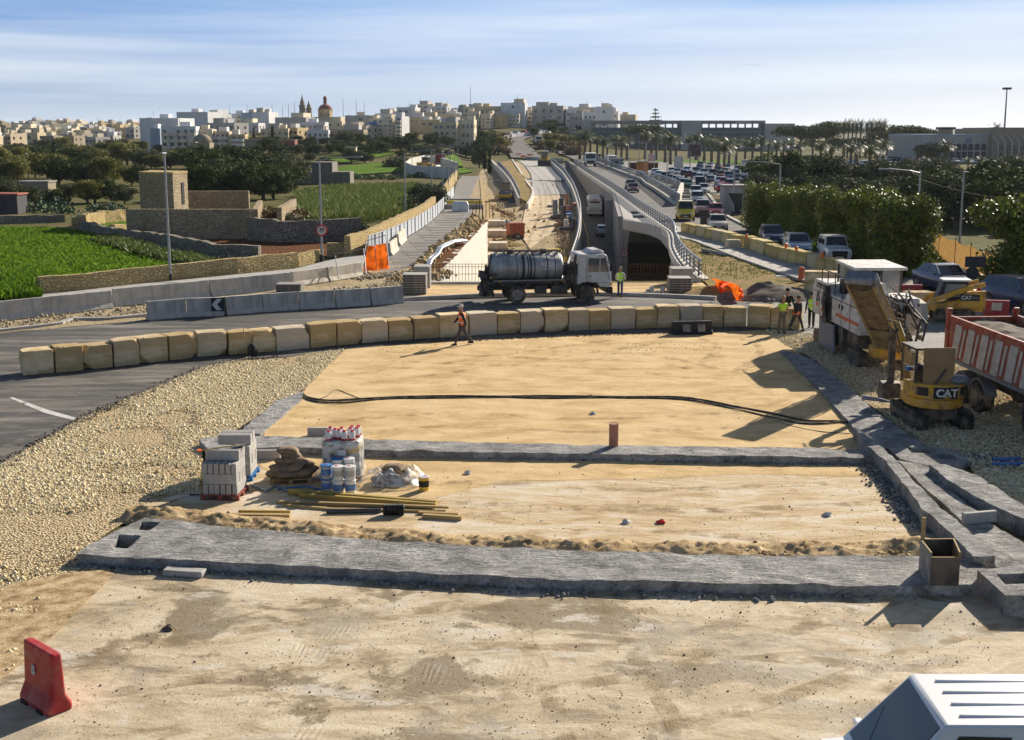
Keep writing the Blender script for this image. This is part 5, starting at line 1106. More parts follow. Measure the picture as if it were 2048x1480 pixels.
for a_,b_ in(((-.4,.84),(.7,.84)),):MB().bb(a_[0],b_[0],.83,.845,1.4,2.5).build('cab_window','cab_glass',t)
MB().bb(-.60,-.57,-.42,.62,1.46,2.66).build('cardboard_sheet','cardboard',t);MB().bar((-.615,-.35,2.02),(-.615,.6,2.02),.02).build('tape','pallet_wood',t)
MB().tube([(-.63,.22,1.45),(-.63,-.12,1.95)],.045,6).build('tool_handle','dark_steel',t)
MB().box(-.2,.35,1.7,.5,.5,.7).build('seat','black_plastic',t,bevel=.05);MB().box(.1,.75,1.85,.2,.35,.12).build('blue_rag','blue_paint',t)
MB().lathe([(.3,1.48),(.34,1.6),(.2,1.72)],14,(-.55,-.62,0)).build('tank_cap','galv_dull',t,smooth=True)
mb=MB();bp=[Vector(p)for p in((.9,.55,1.1),(1.5,.55,2.5),(2.2,.55,3.0),(2.6,.5,2.9))]
for a,b in zip(bp,bp[1:]):mb.bar(a,b,.2,.26)
mb.build('boom','cat_yellow',t,bevel=.03);mb=MB();mb.bar((2.6,.5,2.95),(2.3,.62,.9),.16,.22);mb.build('stick','dark_steel',t,bevel=.02)
mb=MB();mb.tube([(1.0,.55,1.5),(1.7,.55,2.35)],.06,8);mb.tube([(1.7,.7,2.9),(2.6,.66,2.4)],.05,8);mb.tube([(1.2,.7,2.2),(1.9,.75,3.15),(2.6,.7,3.1)],.03,6);mb.tube([(1.2,.42,2.2),(1.9,.4,3.2),(2.6,.42,3.15)],.03,6);mb.build('hydraulics','black_metal',t)
MB().prism([(2.15,.9),(2.5,.95),(2.7,.45),(2.4,.15),(2.05,.4)],.3,.95,'y').build('bucket','dark_steel',t,bevel=.02);MB().bb(1.35,1.45,-.9,.9,.1,.5).build('dozer_blade','dark_steel',t)
mb=MB();[mb.bar((1.2,.95+.1*k,.45+.03*k),(1.5,1.9,.5+.04*k),.05)for k in range(4)];mb.build('loose_rods','galv_dull',t)
to=Vector((17.6,38.5,.03));t=thing('tipper_truck','red and white tipper truck with a load of asphalt at the right edge','tipper truck',to,R(-90+3))
xs0,xs1=-5.55,2.3
mb=MB()
for s in(-1,1):
 mb.prism([(xs0,1.45),(xs0-.1,2.95),(xs1,3.0),(xs1,1.45)],s*1.22-.03,s*1.22+.03,'y',0);mb.bb(xs0-.12,xs1,s*1.22-.06,s*1.22+.06,2.86,3.02,0);mb.bb(xs0,xs1,s*1.22-.06,s*1.22+.06,1.36,1.5,2)
mb.bb(xs0,xs1,-1.2,1.2,1.4,1.5,2);mb.bb(xs1-.08,xs1,-1.2,1.2,1.5,3.3,0);mb.bb(xs0-.12,xs0-.02,-1.22,1.22,1.45,2.95,0)
mb.build('tipping_body',['tipper_red','tipper_white','galv_dull'],t,bevel=.02)
for s in(-1,1):
 for k in range(7):
  mb=MB();x=xs0+.35+k*1.08;sl=.34
  yy=s*1.275
  mb.prism([(x,1.54),(x+.52,1.54),(x+.52+sl,2.78),(x+sl,2.78)],yy-.015,yy+.015,'y');mb.prism([(x+.70,1.62),(x+.84,1.62),(x+.84+sl,2.70),(x+.70+sl,2.70)],yy-.015,yy+.015,'y');mb.build('white_panel','tipper_white',t)
 pass
for s in(-1,1):MB().box(xs0-.08,s*1.26,2.32,.25,.12,1.66).lathe([(.13,s*1.16),(.13,s*1.36)],10,(xs0-.08,0,3.15),'y').build('tailgate_post','tipper_red',t,bevel=.02)
V=[];nx,ny=24,8
for i in range(nx+1):
 for j in range(ny+1):x=xs0+(xs1-xs0-.1)*i/nx;y=-1.18+2.36*j/ny;V.append((x,y,2.62+.22*math.cos(y*1.2)+.10*nz(x,y,2,3)))
MB().add(V,[(i*(ny+1)+j,(i+1)*(ny+1)+j,(i+1)*(ny+1)+j+1,i*(ny+1)+j+1)for i in range(nx)for j in range(ny)]).build('asphalt_load','spoil',t)
MB().bb(xs0+.3,5.0,-.45,.45,.75,1.3).build('chassis','black_metal',t)
for x in(-4.3,-2.95,.9,2.75):
 for s in(-1,1):
  wheel(t,x,s*1.05,.52,.34 if x>0 else.5,s,rimm='dark_steel')
  mb=MB();mb.loft([[(x+math.cos(a)*r_,s*y,.52+math.sin(a)*r_)for r_,y in((.64,.8),(.64,1.24),(.68,1.24),(.68,.8))]for a in np.linspace(.2,math.pi-.2,9)]);mb.build('mudguard','galv_dull',t)
MB().prism([(2.5,.8),(2.55,2.95),(4.35,2.95),(4.6,1.9),(4.65,.8)],-1.2,1.2,'y').build('cab','white_paint',t,bevel=.06);MB().add([(4.62,-1.05,1.95),(4.62,1.05,1.95),(4.38,1.0,2.8),(4.38,-1.0,2.8)],[(0,1,2,3)]).build('windscreen','glass_dark',t)
for s in(-1,1):MB().bb(3.2,4.2,s*1.21-.005,s*1.21+.005,1.9,2.75).build('door_window','glass_dark',t)
so=G(1912,645)+Vector((0,.8,.03));t=thing('skid_steer_loader','yellow tracked skid steer loader with white cab roof facing left','skid steer loader',so,R(180-8))
for s in(-1,1):crawler(t,0,s*.72,2.0,.62,.4)
mb=MB();mb.prism([(-1.45,.5),(-1.5,1.5),(-.9,1.65),(-.2,1.1),(.9,.85),(.95,.45)],-.62,.62,'y');mb.build('body','cat_yellow',t,bevel=.05)
mb=MB();mb.prism([(-.75,1.1),(-.7,2.05),(.55,2.05),(.85,1.1)],-.48,.48,'y');mb.build('cab','black_plastic',t,bevel=.04);MB().bb(-.85,.6,-.52,.52,2.05,2.14).build('cab_roof','white_paint',t,bevel=.03)
for s in(-1,1):
 MB().add([(x,s*.487,z)for x,z in((-.55,1.25),(.55,1.25),(.4,1.92),(-.55,1.92))],[(0,1,2,3)]).build('side_window','ply_grey',t)
 mb=MB();mb.bar((-1.45,s*.72,1.95),(-.5,s*.72,1.70),.14,.22);mb.bar((-.6,s*.72,1.72),(1.15,s*.72,1.05),.14,.26);mb.bar((1.1,s*.72,1.1),(1.4,s*.72,.4),.14,.22);mb.build('lift_arm','cat_yellow',t,bevel=.02)
 mb=MB();mb.prism([(-1.5,.75),(-1.5,1.62),(-.5,1.55),(-.1,.75)],s*.60-.03,s*.80-(.03 if s>0 else-.03)*0,'y');mb.build('engine_cover','cat_yellow',t,bevel=.02)
 MB().bb(-1.2,-.25,s*.81-.006,s*.81+.006,1.1,1.42).build('name_plate','sign_black',t)
 text('CAT',.26,'white_paint',t,(-.55,s*.825,1.26),(R(90),0,R(180)if s>0 else 0));text('299D',.15,'ply_grey',t,(-.98,s*.825,1.26),(R(90),0,R(180)if s>0 else 0))
 MB().prism([(-1.3,1.62),(-.95,1.62),(-1.12,1.8)],s*.78,s*.80,'y').build('red_decal','light_red',t)
MB().prism([(1.3,.12),(1.4,.95),(1.75,.95),(2.35,.12),(2.3,.05),(1.4,.05)],-.95,.95,'y').build('bucket','dirty_white_concrete',t,bevel=.02);MB().bb(-1.56,-1.5,-.5,.5,.6,1.5).build('rear_grille','ply_grey',t)
def wheel_loader(p,rz,label,k):
 t=thing('wheel_loader',label,'wheel loader',p,rz);t.scale=(k,)*3
 MB().bb(-2.6,.2,-.8,.8,.8,1.9).build('body','cat_yellow',t,bevel=.1);MB().bb(-1.2,.3,-.7,.7,1.9,3.1).build('cab','glass_dark',t,bevel=.05);MB().bb(-1.35,.45,-.85,.85,3.1,3.25).build('cab_roof','white_paint',t,bevel=.04)
 mb=MB();[mb.bar((.2,s*.6,1.7),(2.3,s*.6,.8),.25,.35)for s in(-1,1)];mb.bb(.2,1.2,-.7,.7,.8,1.6);mb.build('lift_arms','cat_yellow',t);MB().prism([(2.2,.1),(2.3,1.2),(2.7,1.3),(3.3,.2),(3.2,.05)],-1.4,1.4,'y').build('bucket','black_metal',t,bevel=.03)
 for x in(-1.7,1.2):
  for s in(-1,1):wheel(t,x,s*1.0,.72,.55,s,rimm='cat_yellow')
wheel_loader(G(1089,333),R(-92),'yellow wheel loader with a black bucket on the pale middle ramp',1.32)
wheel_loader(GT(855,341),R(-20),'small yellow wheel loader parked in the far site compound',1.0)
p=GR(1012,399);t=thing('road_roller','yellow road roller with a dark glass cab beside the white wall','road roller',p,R(-95));t.scale=(1.0,)*3
MB().lathe([(.75,-1.0),(.75,1.0)],26,(1.6,0,.75),'y').build('drum','galv_dull',t,smooth=40);mb=MB();mb.bb(.6,2.5,-1.15,-1.02,.5,1.1);mb.bb(.6,2.5,1.02,1.15,.5,1.1);mb.bb(2.4,2.6,-1.15,1.15,.5,1.0);mb.build('drum_frame','yellow_paint',t,bevel=.03)
MB().bb(-2.6,-.5,-.9,.9,.7,1.6).build('engine_body','black_plastic',t,bevel=.08);MB().bb(-.6,.7,-.8,.8,.9,1.5).build('platform','black_metal',t);MB().bb(-.6,.6,-.75,.75,1.5,2.8).build('cab','glass_blue',t,bevel=.05);MB().bb(-.7,.7,-.85,.85,2.8,2.92).build('cab_roof','black_plastic',t)
for s in(-1,1):wheel(t,-1.6,s*.75,.7,.5,s)
p=GT(958,305);t=thing('concrete_mixer','orange and white concrete mixer truck far up the shaded side road','mixer truck',p,R(-90));MB().lathe([(.4,-2.6),(1.2,-1.2),(1.25,0),(.6,1.3)],16,(0,0,2.3),'x').build('drum','orange_paint',t,smooth=40);MB().bb(1.5,3.2,-1.15,1.15,.7,2.8).build('cab','white_paint',t,bevel=.05);MB().bb(-3,3,-.5,.5,.7,1.1).build('chassis','black_metal',t)
for x in(-2,-1,2.3):
 for s in(-1,1):wheel(t,x,s*1.0,.5,.3,s)
p=G(1836,1362,2.25);vt=car('panelvan','white','white panel van parked close below the camera with a ribbed roof',(p.x+1.15,p.y-.72,.03),R(178),cat='van',name='white_van')
for s in(-1,1):MB().bar((2.03,s*.1,1.36),(1.62,s*.62,1.85),.03,.03).build('wiper','black_plastic',vt)
for y in(-.5,-.17,.17,.5):MB().bb(-2.3,1.0,y-.02,y+.02,2.30,2.332).build('roof_rib','car_white',vt,bevel=.012)
def skin(name,chains,m,parent,root=0,sub=1):
 """chains: lists of (point, radius); a repeated point joins chains"""
 V=[];E=[];Rd=[];idx={}
 for ch in chains:
  prev=None
  for p,r in ch:
   k=tuple(round(c,4)for c in p)
   if k not in idx:idx[k]=len(V);V.append(k);Rd.append(r)
   i=idx[k]
   if prev is not None and prev!=i:E.append((prev,i))
   prev=i
 me=bpy.data.meshes.new(name);me.from_pydata(V,E,[]);me.materials.append(M(m));o=bpy.data.objects.new(name,me);COL.objects.link(o)
 o.modifiers.new('skin','SKIN').use_smooth_shade=True
 if not me.skin_vertices:
  bpy.context.view_layer.objects.active=o;bpy.ops.object.select_all(action='DESELECT');o.select_set(True);bpy.ops.mesh.customdata_skin_add()
 for i,sv in enumerate(me.skin_vertices[0].data):
  r=Rd[i];sv.radius=r if isinstance(r,tuple)else(r,r);sv.use_root=(i==root)
 s_=o.modifiers.new('sub','SUBSURF');s_.levels=sub;s_.render_levels=sub
 o.parent=parent;return o
def person(label,p,rz,legL=(0,5),legR=(0,5),armL=(5,15,12),armR=(-5,15,12),top='cloth_black',trousers='cloth_grey',vest=None,cap=None,hair='hair',h=1.76,lean=4,turn=0,sash=None,bare_arms=False):
 t=thing('person',label,'person',p,rz);k=h/1.76;t.scale=(k,)*3
 ln=math.tan(R(lean));T_=lambda z:ln*(z-.95)
 pel=(0,0,.98);chest=(T_(1.3),0,1.30);neck=(T_(1.5),0,1.50);head0=(T_(1.6)+.02,0,1.60);head1=(T_(1.7)+.02,0,1.70)
 def leg(s,hip,knee):
  H0=(0,s*.10,.93);a=R(hip);K=(H0[0]+.45*math.sin(a),s*.11,H0[2]-.45*math.cos(a));b=a-R(knee);A=(K[0]+.43*math.sin(b),s*.11,K[2]-.43*math.cos(b));return H0,K,A
 def arm(s,sw,el,out):
  S=(T_(1.43),s*.20,1.43);a=R(sw);o_=math.sin(R(out));E_=(S[0]+.30*math.sin(a),s*(.22+.30*o_),S[2]-.30*math.cos(a));b=a+R(el);W=(E_[0]+.26*math.sin(b),s*(.22+.36*o_),E_[2]-.26*math.cos(b));return S,E_,W,b
 LL,LR=leg(1,*legL),leg(-1,*legR);dz=-min(LL[2][2],LR[2][2])+.085
 up=lambda q:(q[0],q[1],q[2]+dz)
 pel,chest,neck,head0,head1=map(up,(pel,chest,neck,head0,head1));LL=[up(q)for q in LL];LR=[up(q)for q in LR];AL=arm(1,*armL);AR=arm(-1,*armR)
 AL=[up(q)for q in AL[:3]]+[AL[3]];AR=[up(q)for q in AR[:3]]+[AR[3]]
 ch=[[(pel,(.14,.11)),(chest,(.15,.11)),(neck,.06),(head0,(.085,.09)),(head1,(.08,.095)),((head1[0],0,head1[2]+.07),.05)],[(head0,.085),((head0[0]+.10,0,head0[2]+.02),.018)]]
 for L_ in(LL,LR):ch.append([(pel,.14),(L_[0],.085),(L_[1],.06),(L_[2],.04),((L_[2][0]+.10,L_[2][1],max(L_[2][2]-.06,.03)),.035)])
 for A_,s in((AL,1),(AR,-1)):
  ch.append([(chest,.15),(A_[0],.055),(A_[1],.043),(A_[2],.03),((A_[2][0]+.07*math.sin(A_[3]),A_[2][1],A_[2][2]-.07*math.cos(A_[3])),(.035,.022))])
  pm=ch[-1][-1][0]
  for q,(dy,ln_)in enumerate(((-.027,.075),(-.009,.085),(.009,.08),(.027,.065))):
   f1=(pm[0]+ln_*.5*math.sin(A_[3]+.2),pm[1]+dy*1.1,pm[2]-ln_*.5*math.cos(A_[3]+.2));ch.append([(pm,.03),(f1,.009),((f1[0]+ln_*.5*math.sin(A_[3]+.6),f1[1],f1[2]-ln_*.5*math.cos(A_[3]+.6)),.008)])
  ch.append([(A_[2],.03),((A_[2][0]+.05*math.sin(A_[3]+.9),A_[2][1]-s*.03,A_[2][2]-.05*math.cos(A_[3]+.9)),.011)])
 skin('body',ch,'skin',t)
 skin('trousers',[[(pel,(.155,.125)),(L_[0],(.105,.1)),(L_[1],.078),((L_[2][0],L_[2][1],L_[2][2]+.02),.066)]for L_ in(LL,LR)],trousers,t)
 sl=1 if not bare_arms else.55
 tops=[[((pel[0],0,pel[2]+.02),(.165,.13)),(chest,(.175,.135)),((neck[0],0,neck[2]-.02),.075)]]
 for A_ in(AL,AR):
  tops.append([(chest,(.175,.135)),(A_[0],.072),(A_[1]if sl==1 else tuple(Vector(A_[0]).lerp(Vector(A_[1]),.6)),.058)]+([(A_[2],.043)]if sl==1 else[]))
 skin('jacket',tops,top,t)
 if vest:
  zz=[pel[2]-.06,pel[2]+.12,chest[2]-.05,chest[2]+.10,neck[2]-.02];rr=[(.20,.155),(.195,.15),(.205,.16),(.20,.15),(.11,.10)]
  def vs(i,ex=0):return[(T_(zz[i]-dz)+(rr[i][1]+ex)*math.cos(a),(rr[i][0]+ex)*math.sin(a),zz[i])for a in np.linspace(0,2*math.pi,17)[:-1]]
  MB().loft([vs(i)for i in range(5)],caps=False).build('vest',vest,t,smooth=True)
  mb=MB()
  for zc in(pel[2]+.06,chest[2]-.02):
   cx=T_(zc-dz);mb.loft([[(cx+.165*math.cos(a),.212*math.sin(a),z)for a in np.linspace(0,2*math.pi,17)[:-1]]for z in(zc-.028,zc+.028)],caps=False)
  mb.build('reflective_bands','reflective',t)
 if sash:MB().loft([[(.165*math.cos(a)+T_(z-dz),.20*math.sin(a),z)for a in np.linspace(0,2*math.pi,15)[:-1]]for z in(pel[2]-.12,pel[2]+.03)],caps=False).build('hip_vest',sash,t)
 for L_ in(LL,LR):MB().loft([[(L_[2][0]+x,L_[2][1]+y,max(0,L_[2][2]-.085)+z)for y,z in((-w_,0),(w_,0),(w_*.8,hh),(-w_*.8,hh))]for x,w_,hh in((-.08,.04,.10),(.02,.05,.11),(.12,.05,.07),(.19,.035,.04))]).build('shoe','black_plastic',t,bevel=.01)
 hc=(head1[0]-.012,0,head1[2]+.02)
 mb=MB();mb.lathe([(.098,-.03),(.105,.02),(.095,.07),(.06,.105),(.01,.118)],14,hc)
 if cap:mb.box(hc[0]+.11,0,hc[2]+.0,.12,.15,.015)
 mb.build('cap' if cap else 'hair',cap or hair,t,smooth=True)
 for s in(-1,1):MB().box(head0[0]+.085,s*.032,head0[2]+.045,.012,.02,.012).build('eye','sign_black',t)
 return t
person('worker in an orange hi-vis vest and white cap walking left across the sand',G(925,690),R(188),(24,4),(-20,18),(-22,12,8),(26,16,10),'cloth_black','cloth_grey','vest_orange','cloth_white',h=1.86)
person('worker in a lime hi-vis vest and jeans with his back turned beside the tanker cab',G(1240,594),R(80),(12,0),(-10,3),(12,50,8),(10,55,8),'cloth_white','jeans','vest_lime',None,'hair_grey',h=1.72)
person('bald man in a lime shirt and khaki trousers at the end of the block row',G(1563,668),R(-70),(4,2),(-4,4),(4,20,5),(0,10,5),'vest_lime','cloth_khaki',None,None,'skin',h=1.78,bare_arms=True)
person('man all in black standing behind the other workers at the block row',G(1573,653),R(-100),(2,2),(-2,2),(6,60,10),(6,60,10),'cloth_black','cloth_black',None,None,'hair',h=1.86)
person('man in an open dark jacket with an orange vest tied round his hips stepping forward',G(1592,661),R(-60),(28,6),(-20,10),(-12,10,10),(14,30,10),'cloth_black','cloth_grey',None,None,'hair',h=1.74,lean=8,sash='vest_orange')
person('worker in a lime vest with dark trousers standing left of the milling machine',G(1622,657),R(-120),(3,2),(-3,3),(4,12,8),(4,12,8),'cloth_grey','cloth_black','vest_lime',None,'hair',h=1.74)
def pallet(loc,rz,w,d,m,label):
 t=thing('pallet',label,'pallet',loc,rz)
 mb=MB();[mb.bb(-w/2,w/2,y-.05,y+.05,.12,.145)for y in np.linspace(-d/2+.05,d/2-.05,7)];mb.build('deck_boards',m,t)
 for y in(-d/2+.05,0,d/2-.05):MB().bb(-w/2,w/2,y-.05,y+.05,0,.02).build('skid',m,t)
 for x in(-w/2+.06,0,w/2-.06):
  for y in(-d/2+.05,0,d/2-.05):MB().bb(x-.055,x+.055,y-.05,y+.05,.02,.12).build('block',m,t)
 return t
kb=MB().box(0,0,.14,.92,.135,.28).build('kerb_stone','block_concrete',loc=(0,0,-50),bevel=.018)
kfirst=[True]
def kerbstone(p,rz,label,group=None):
 o=kb if kfirst[0]else copy_tree(kb);kfirst[0]=False
 o.location=p;o.rotation_euler=(0,0,rz);tag(o,label,'kerb stone',group);return o
def kerb_stack(fl,fr,name,pm,layers):
 a,b=G(*fl),G(*fr);rz=hd(a,b);e=(b-a).normalized();n=Vector((-e.y,e.x,0));c=(a+b)/2+n*.48
 pallet(c,rz,1.05,1.0,pm[0],pm[1])
 z=.145
 for li,lay in enumerate(layers):
  ln=['bottom','second','third','top','very top'][li]if li<len(layers)-1 else 'top'
  for k in range(lay[1]):
   if lay[0]=='d':p=c+e*((k-2.5)*.158);r_=rz+R(90)
   else:p=c+n*((k+(6-lay[1])*lay[2]-2.5)*.158);r_=rz
   kerbstone(p+Vector((0,0,z))+Vector((rnd.uniform(-.008,.008),rnd.uniform(-.008,.008),0)),r_+rnd.uniform(-.01,.01),'grey kerb stone, %s from %s, %s layer, %s'%(nth(k+1),'left' if lay[0]=='d' else 'front',ln,name),'kerb stones stacked on the two pallets')
  z+=.285
kerb_stack((408,1000),(472,1001),'red pallet stack',('pallet_red','reddish wooden pallet under the front stack of kerb stones'),[('d',6,0),('w',6,0),('d',6,0),('w',4,1)])
kerb_stack((437,962),(500,962),'blue pallet stack',('blue_paint','bright blue pallet under the rear stack of kerb stones'),[('d',6,0),('w',6,0),('d',6,0),('w',4,.5)])
kerbstone(G(530,918),.05,'single grey kerb stone lying right of the rear stack');kerbstone(G(644,872,0),.0,'grey kerb stone on the sand just behind the wrapped drums')
kerbstone(G(372,1150)+Vector((0,.14,.07)),R(-10),'single pale kerb stone lying flat in front of the near concrete strip').rotation_euler=(R(90),0,R(-10))
kerbstone(G(1958,1045,.2)+Vector((0,0,.0)),R(14),'pale kerb stone bridging the trench between the right kerb walls');kerbstone(G(2038,1210),R(2),'pale kerb stone below the square chamber at the right edge')
t=thing('shovel','shovel with an orange handle laid on the front stack of kerb stones','shovel',G(440,1000)+Vector((-.1,.45,1.30)),R(25));MB().tube([(-.45,0,.0),(.45,0,.03)],.018,8).build('handle','timber_yellow',t);MB().box(-.5,0,0,.1,.16,.04).build('grip','orange_plastic',t);MB().box(.6,0,.03,.32,.24,.02).build('blade','dark_steel',t)
t=thing('pickaxe','yellow-handled pickaxe leaning on the front stack of kerb stones','pickaxe',G(402,990),0);MB().tube([(0,0,0),(.1,.15,.9)],.02,8).build('handle','timber_yellow',t);MB().tube([(-.3,-.05,.03),(0,0,.0),(.3,.05,.06)],.025,6).build('head','black_metal',t)
def bucket(p,r,h,m,lid,label,group=None,band='label_blue'):
 t=thing('bucket',label,'bucket',p,rnd.uniform(0,6),group)
 MB().lathe([(r*.88,0),(r*.90,.02),(r,h*.92),(r,h*.94)],20).build('pail',m,t,smooth=40);MB().lathe([(r*1.05,h*.92),(r*1.06,h*.99),(r*.95,h),(.01,h*1.0)],20).build('lid',lid,t,smooth=40)
 MB().lathe([(r*.945,h*.28),(r*1.0,h*.72),(r*.93,h*.74)],20).build('label_band',band,t,smooth=40);MB().box(r*.3,0,h*1.0+.004,.08,.05,.008).build('sticker','light_red',t)
 return t
bc=[(654,984,'drum_grey','blue_paint','front left'),(677,987,'bucket_white','bucket_white','front middle'),(701,987,'bucket_white','bucket_white','front right'),(676,970,'bucket_white','blue_paint','rear middle'),(699,970,'bucket_white','bucket_white','rear right')]
for u,v,m_,l_,nm in bc:
 p=G(u,v)
 for k,ly in enumerate(('bottom','top')):bucket(p+Vector((0,0,.385*k+.01)),.155,.38,m_,l_,'white paint bucket at the %s of the bucket cluster, %s of the two'%(nm,ly),'paint buckets stacked by the pallets','label_blue' if(m_=='drum_grey' or k==0)else 'drum_grey')
bucket(G(848,980),.15,.40,'yellow_paint','bucket_white','yellow and black bucket with a white lid at the right end of the bags',band='sign_black')
pc=G(684,960)+Vector((0,.35,0));pallet(pc,0,1.15,1.0,'pallet_wood','wooden pallet under the shrink-wrapped drums')
for k,(x,y)in enumerate(((-.27,-.27),(.27,-.27),(-.27,.27),(.27,.27))):
 t=thing('drum','banded drum at the %s of the shrink-wrapped pallet'%('front left','front right','rear left','rear right')[k],'drum',pc+Vector((x,y,.15)),0,'shrink-wrapped drums');MB().lathe([(.26,0),(.26,.3),(.27,.31),(.26,.33),(.26,.6),(.27,.61),(.26,.63),(.26,.92),(.25,.94)],22).build('shell','drum_dark',t,smooth=40);MB().lathe([(.262,.66),(.264,.78),(.262,.90)],22).build('label_band','timber_yellow',t,smooth=True);MB().lathe([(.265,.92),(.262,.96),(.02,.965)],22).build('lid','drum_grey',t)
mb=MB();MBx=[]
for z,s_ in((.16,.62),(.5,.56),(.9,.55),(1.12,.57),(1.18,.50)):MBx.append([(s_*(abs(math.cos(a))**.35)*(1 if math.cos(a)>0 else-1)+.03*nz(a*3,z*3,1,1),s_*(abs(math.sin(a))**.35)*(1 if math.sin(a)>0 else-1)+.03*nz(a*3,z*3,1,7),z)for a in np.linspace(0,2*math.pi,33)[:-1]])
mb.loft(MBx,caps=False);wr=mb.build('shrink_wrap','plastic_film',loc=pc,smooth=True);tag(wr,'crumpled clear shrink wrap round the pallet of drums','plastic wrap')
MB().box(.05,-.575,.85,.22,.01,.16).build('paper_label','bucket_white',wr)
cans=[(-.36,-.3),(-.22,-.05),(-.05,.1),(-.38,.15),(.08,-.28),(.3,-.26),(.2,.1),(.38,.12),(-.1,-.12),(.22,.3),(.4,.32)]
MB_=None
MB().bb(-.5,.5,-.45,.45,1.115,1.135).build('top_board','ply_grey',wr)
cf=None
for k,(x,y)in enumerate(sorted(cans)):
 if cf is None:
  cf=thing('can','x','can',(0,0,0));MB().lathe([(.085,0),(.085,.24),(.08,.25)],14).build('body','bucket_white',cf,smooth=40);MB().lathe([(.087,.0),(.087,.055)],14).build('red_band','light_red',cf,smooth=40);MB().lathe([(.05,.25),(.05,.29)],10,(.01,0,0)).build('cap','light_red',cf);o=cf
 else:o=copy_tree(cf)
 o.location=pc+Vector((x,y,1.14));o['label']='white can with red cap on top of the wrapped drums, %s from the left'%nth(k+1);o['group']='cans on top of the wrapped drums'
mb=MB();n=14;V=[]
for i in range(n+1):
 for j in range(n+1):
  x,y=-.55+1.3*i/n,-.6+1.2*j/n;V.append((x,y,.02+.22*abs(nz(x,y,2.2,3))+.85*max(0,1-((x-.6)**2+y*y)**.5*1.5)))
mb.add(V,[(i*(n+1)+j,(i+1)*(n+1)+j,(i+1)*(n+1)+j+1,i*(n+1)+j+1)for i in range(n)for j in range(n)]);tag(mb.build('plastic_sheet','plastic_film',loc=G(628,955)+Vector((-.0,.2,0)),smooth=True),'torn clear plastic sheet hanging left of the wrapped drums','plastic sheet')
def bag_mesh():
 mb=MB();n=12;V=[];F_=[]
 for side in(1,-1):
  o=len(V)
  for i in range(n+1):
   for j in range(n+1):
    s,q=i/n*2-1,j/n*2-1;h=((1-s**4)*(1-q**4))**.5*(1+.3*nz(s,q,1.3,8));V.append((s*.31*(1-.05*q*q),q*.21*(1-.06*s*s),(.095+side*.095*h)+.012*nz(s*2,q*2,1.5,3)))
  F_+=[(o+i*(n+1)+j,o+(i+1)*(n+1)+j,o+(i+1)*(n+1)+j+1,o+i*(n+1)+j+1)[::side]for i in range(n)for j in range(n)]
 mb.add(V,F_);return mb
bag0=bag_mesh().build('cement_bag','sack_paper',loc=(0,0,-50),smooth=True);bf=[True]
def bag(p,rz,tilt,label,group):
 o=bag0 if bf[0]else copy_tree(bag0);bf[0]=False;o.location=p;o.rotation_euler=(tilt[0],tilt[1],rz);tag(o,label,'cement bag',group)
bp_=G(578,968)+Vector((0,.45,0));pallet(bp_,.12,1.15,1.0,'pallet_wood','wooden pallet under the pile of brown cement bags')
lay=[(-.38,-.25,.15,.1),(-.05,-.3,.15,1.4),(.28,-.28,.15,.2),(-.3,.2,.15,1.3),(.12,.18,.15,.3),(.45,.15,.15,1.2),(-.28,-.15,.30,.5),(.1,-.18,.30,-.3),(-.15,.2,.30,.1),(.3,.18,.30,.9),(-.18,.0,.44,.2),(.14,.1,.44,-.4),(-.05,.15,.58,.3),(-.12,.12,.72,.1)]
for k,(x,y,z,a)in enumerate(lay):bag(bp_+Vector((x,y,z)),a,(rnd.uniform(-.25,.25),rnd.uniform(-.25,.25)),'brown cement bag in the pallet pile, %s counting up from the bottom left'%nth(k+1),'cement bags on the pallet')
wp=G(786,974)+Vector((0,.5,0))
for k,(x,y,z,a)in enumerate([(-.35,-.1,.02,.3),(.3,-.15,.02,1.0),(0,.3,.02,.1),(-.1,-.1,.17,.5),(.25,.2,.17,1.3),(-.02,0,.31,-.3)]):bag(wp+Vector((x,y,z)),a,(rnd.uniform(-.1,.1),rnd.uniform(-.1,.1)),'cement bag half hidden in crumpled white plastic, %s from the bottom'%nth(k+1),'cement bags wrapped in plastic')
mb=MB();V=[];n=30;F_=[]
for i in range(n+1):
 for j in range(n):
  a=2*math.pi*j/n;q=.22+.78*i/n;r=q*(.98+.16*nz(math.cos(a)*2,math.sin(a)*2,1,2));h=(.42*math.sin(min(1,(1-q)*1.9+.12)*math.pi/2))*(.8+.5*nz(math.cos(a)*3*q,math.sin(a)*3*q,1.6,5))+.05*nz(q*9*math.cos(a),q*9*math.sin(a),1.3,9);V.append((r*math.cos(a),r*.75*math.sin(a),max(.01,h)))
F_=[(i*n+j,i*n+(j+1)%n,(i+1)*n+(j+1)%n,(i+1)*n+j)for i in range(n)for j in range(n)]
mb.add(V,F_);tag(mb.build('plastic_sheet','plastic_film',loc=wp,smooth=True),'crumpled white plastic spread over the bags left of the yellow bucket','plastic sheet')
def plank(a,b,w,h,z,m,label,group='timbers laid in front of the pallets'):
 p,q=G(*a),G(*b);e=q-p;o=MB().box(0,0,h/2,e.length,w,h).build('timber',m,loc=(p+q)/2+Vector((0,0,z)),bevel=.008);o.rotation_euler=(0,0,hd(p,q));tag(o,label,'timber',group)
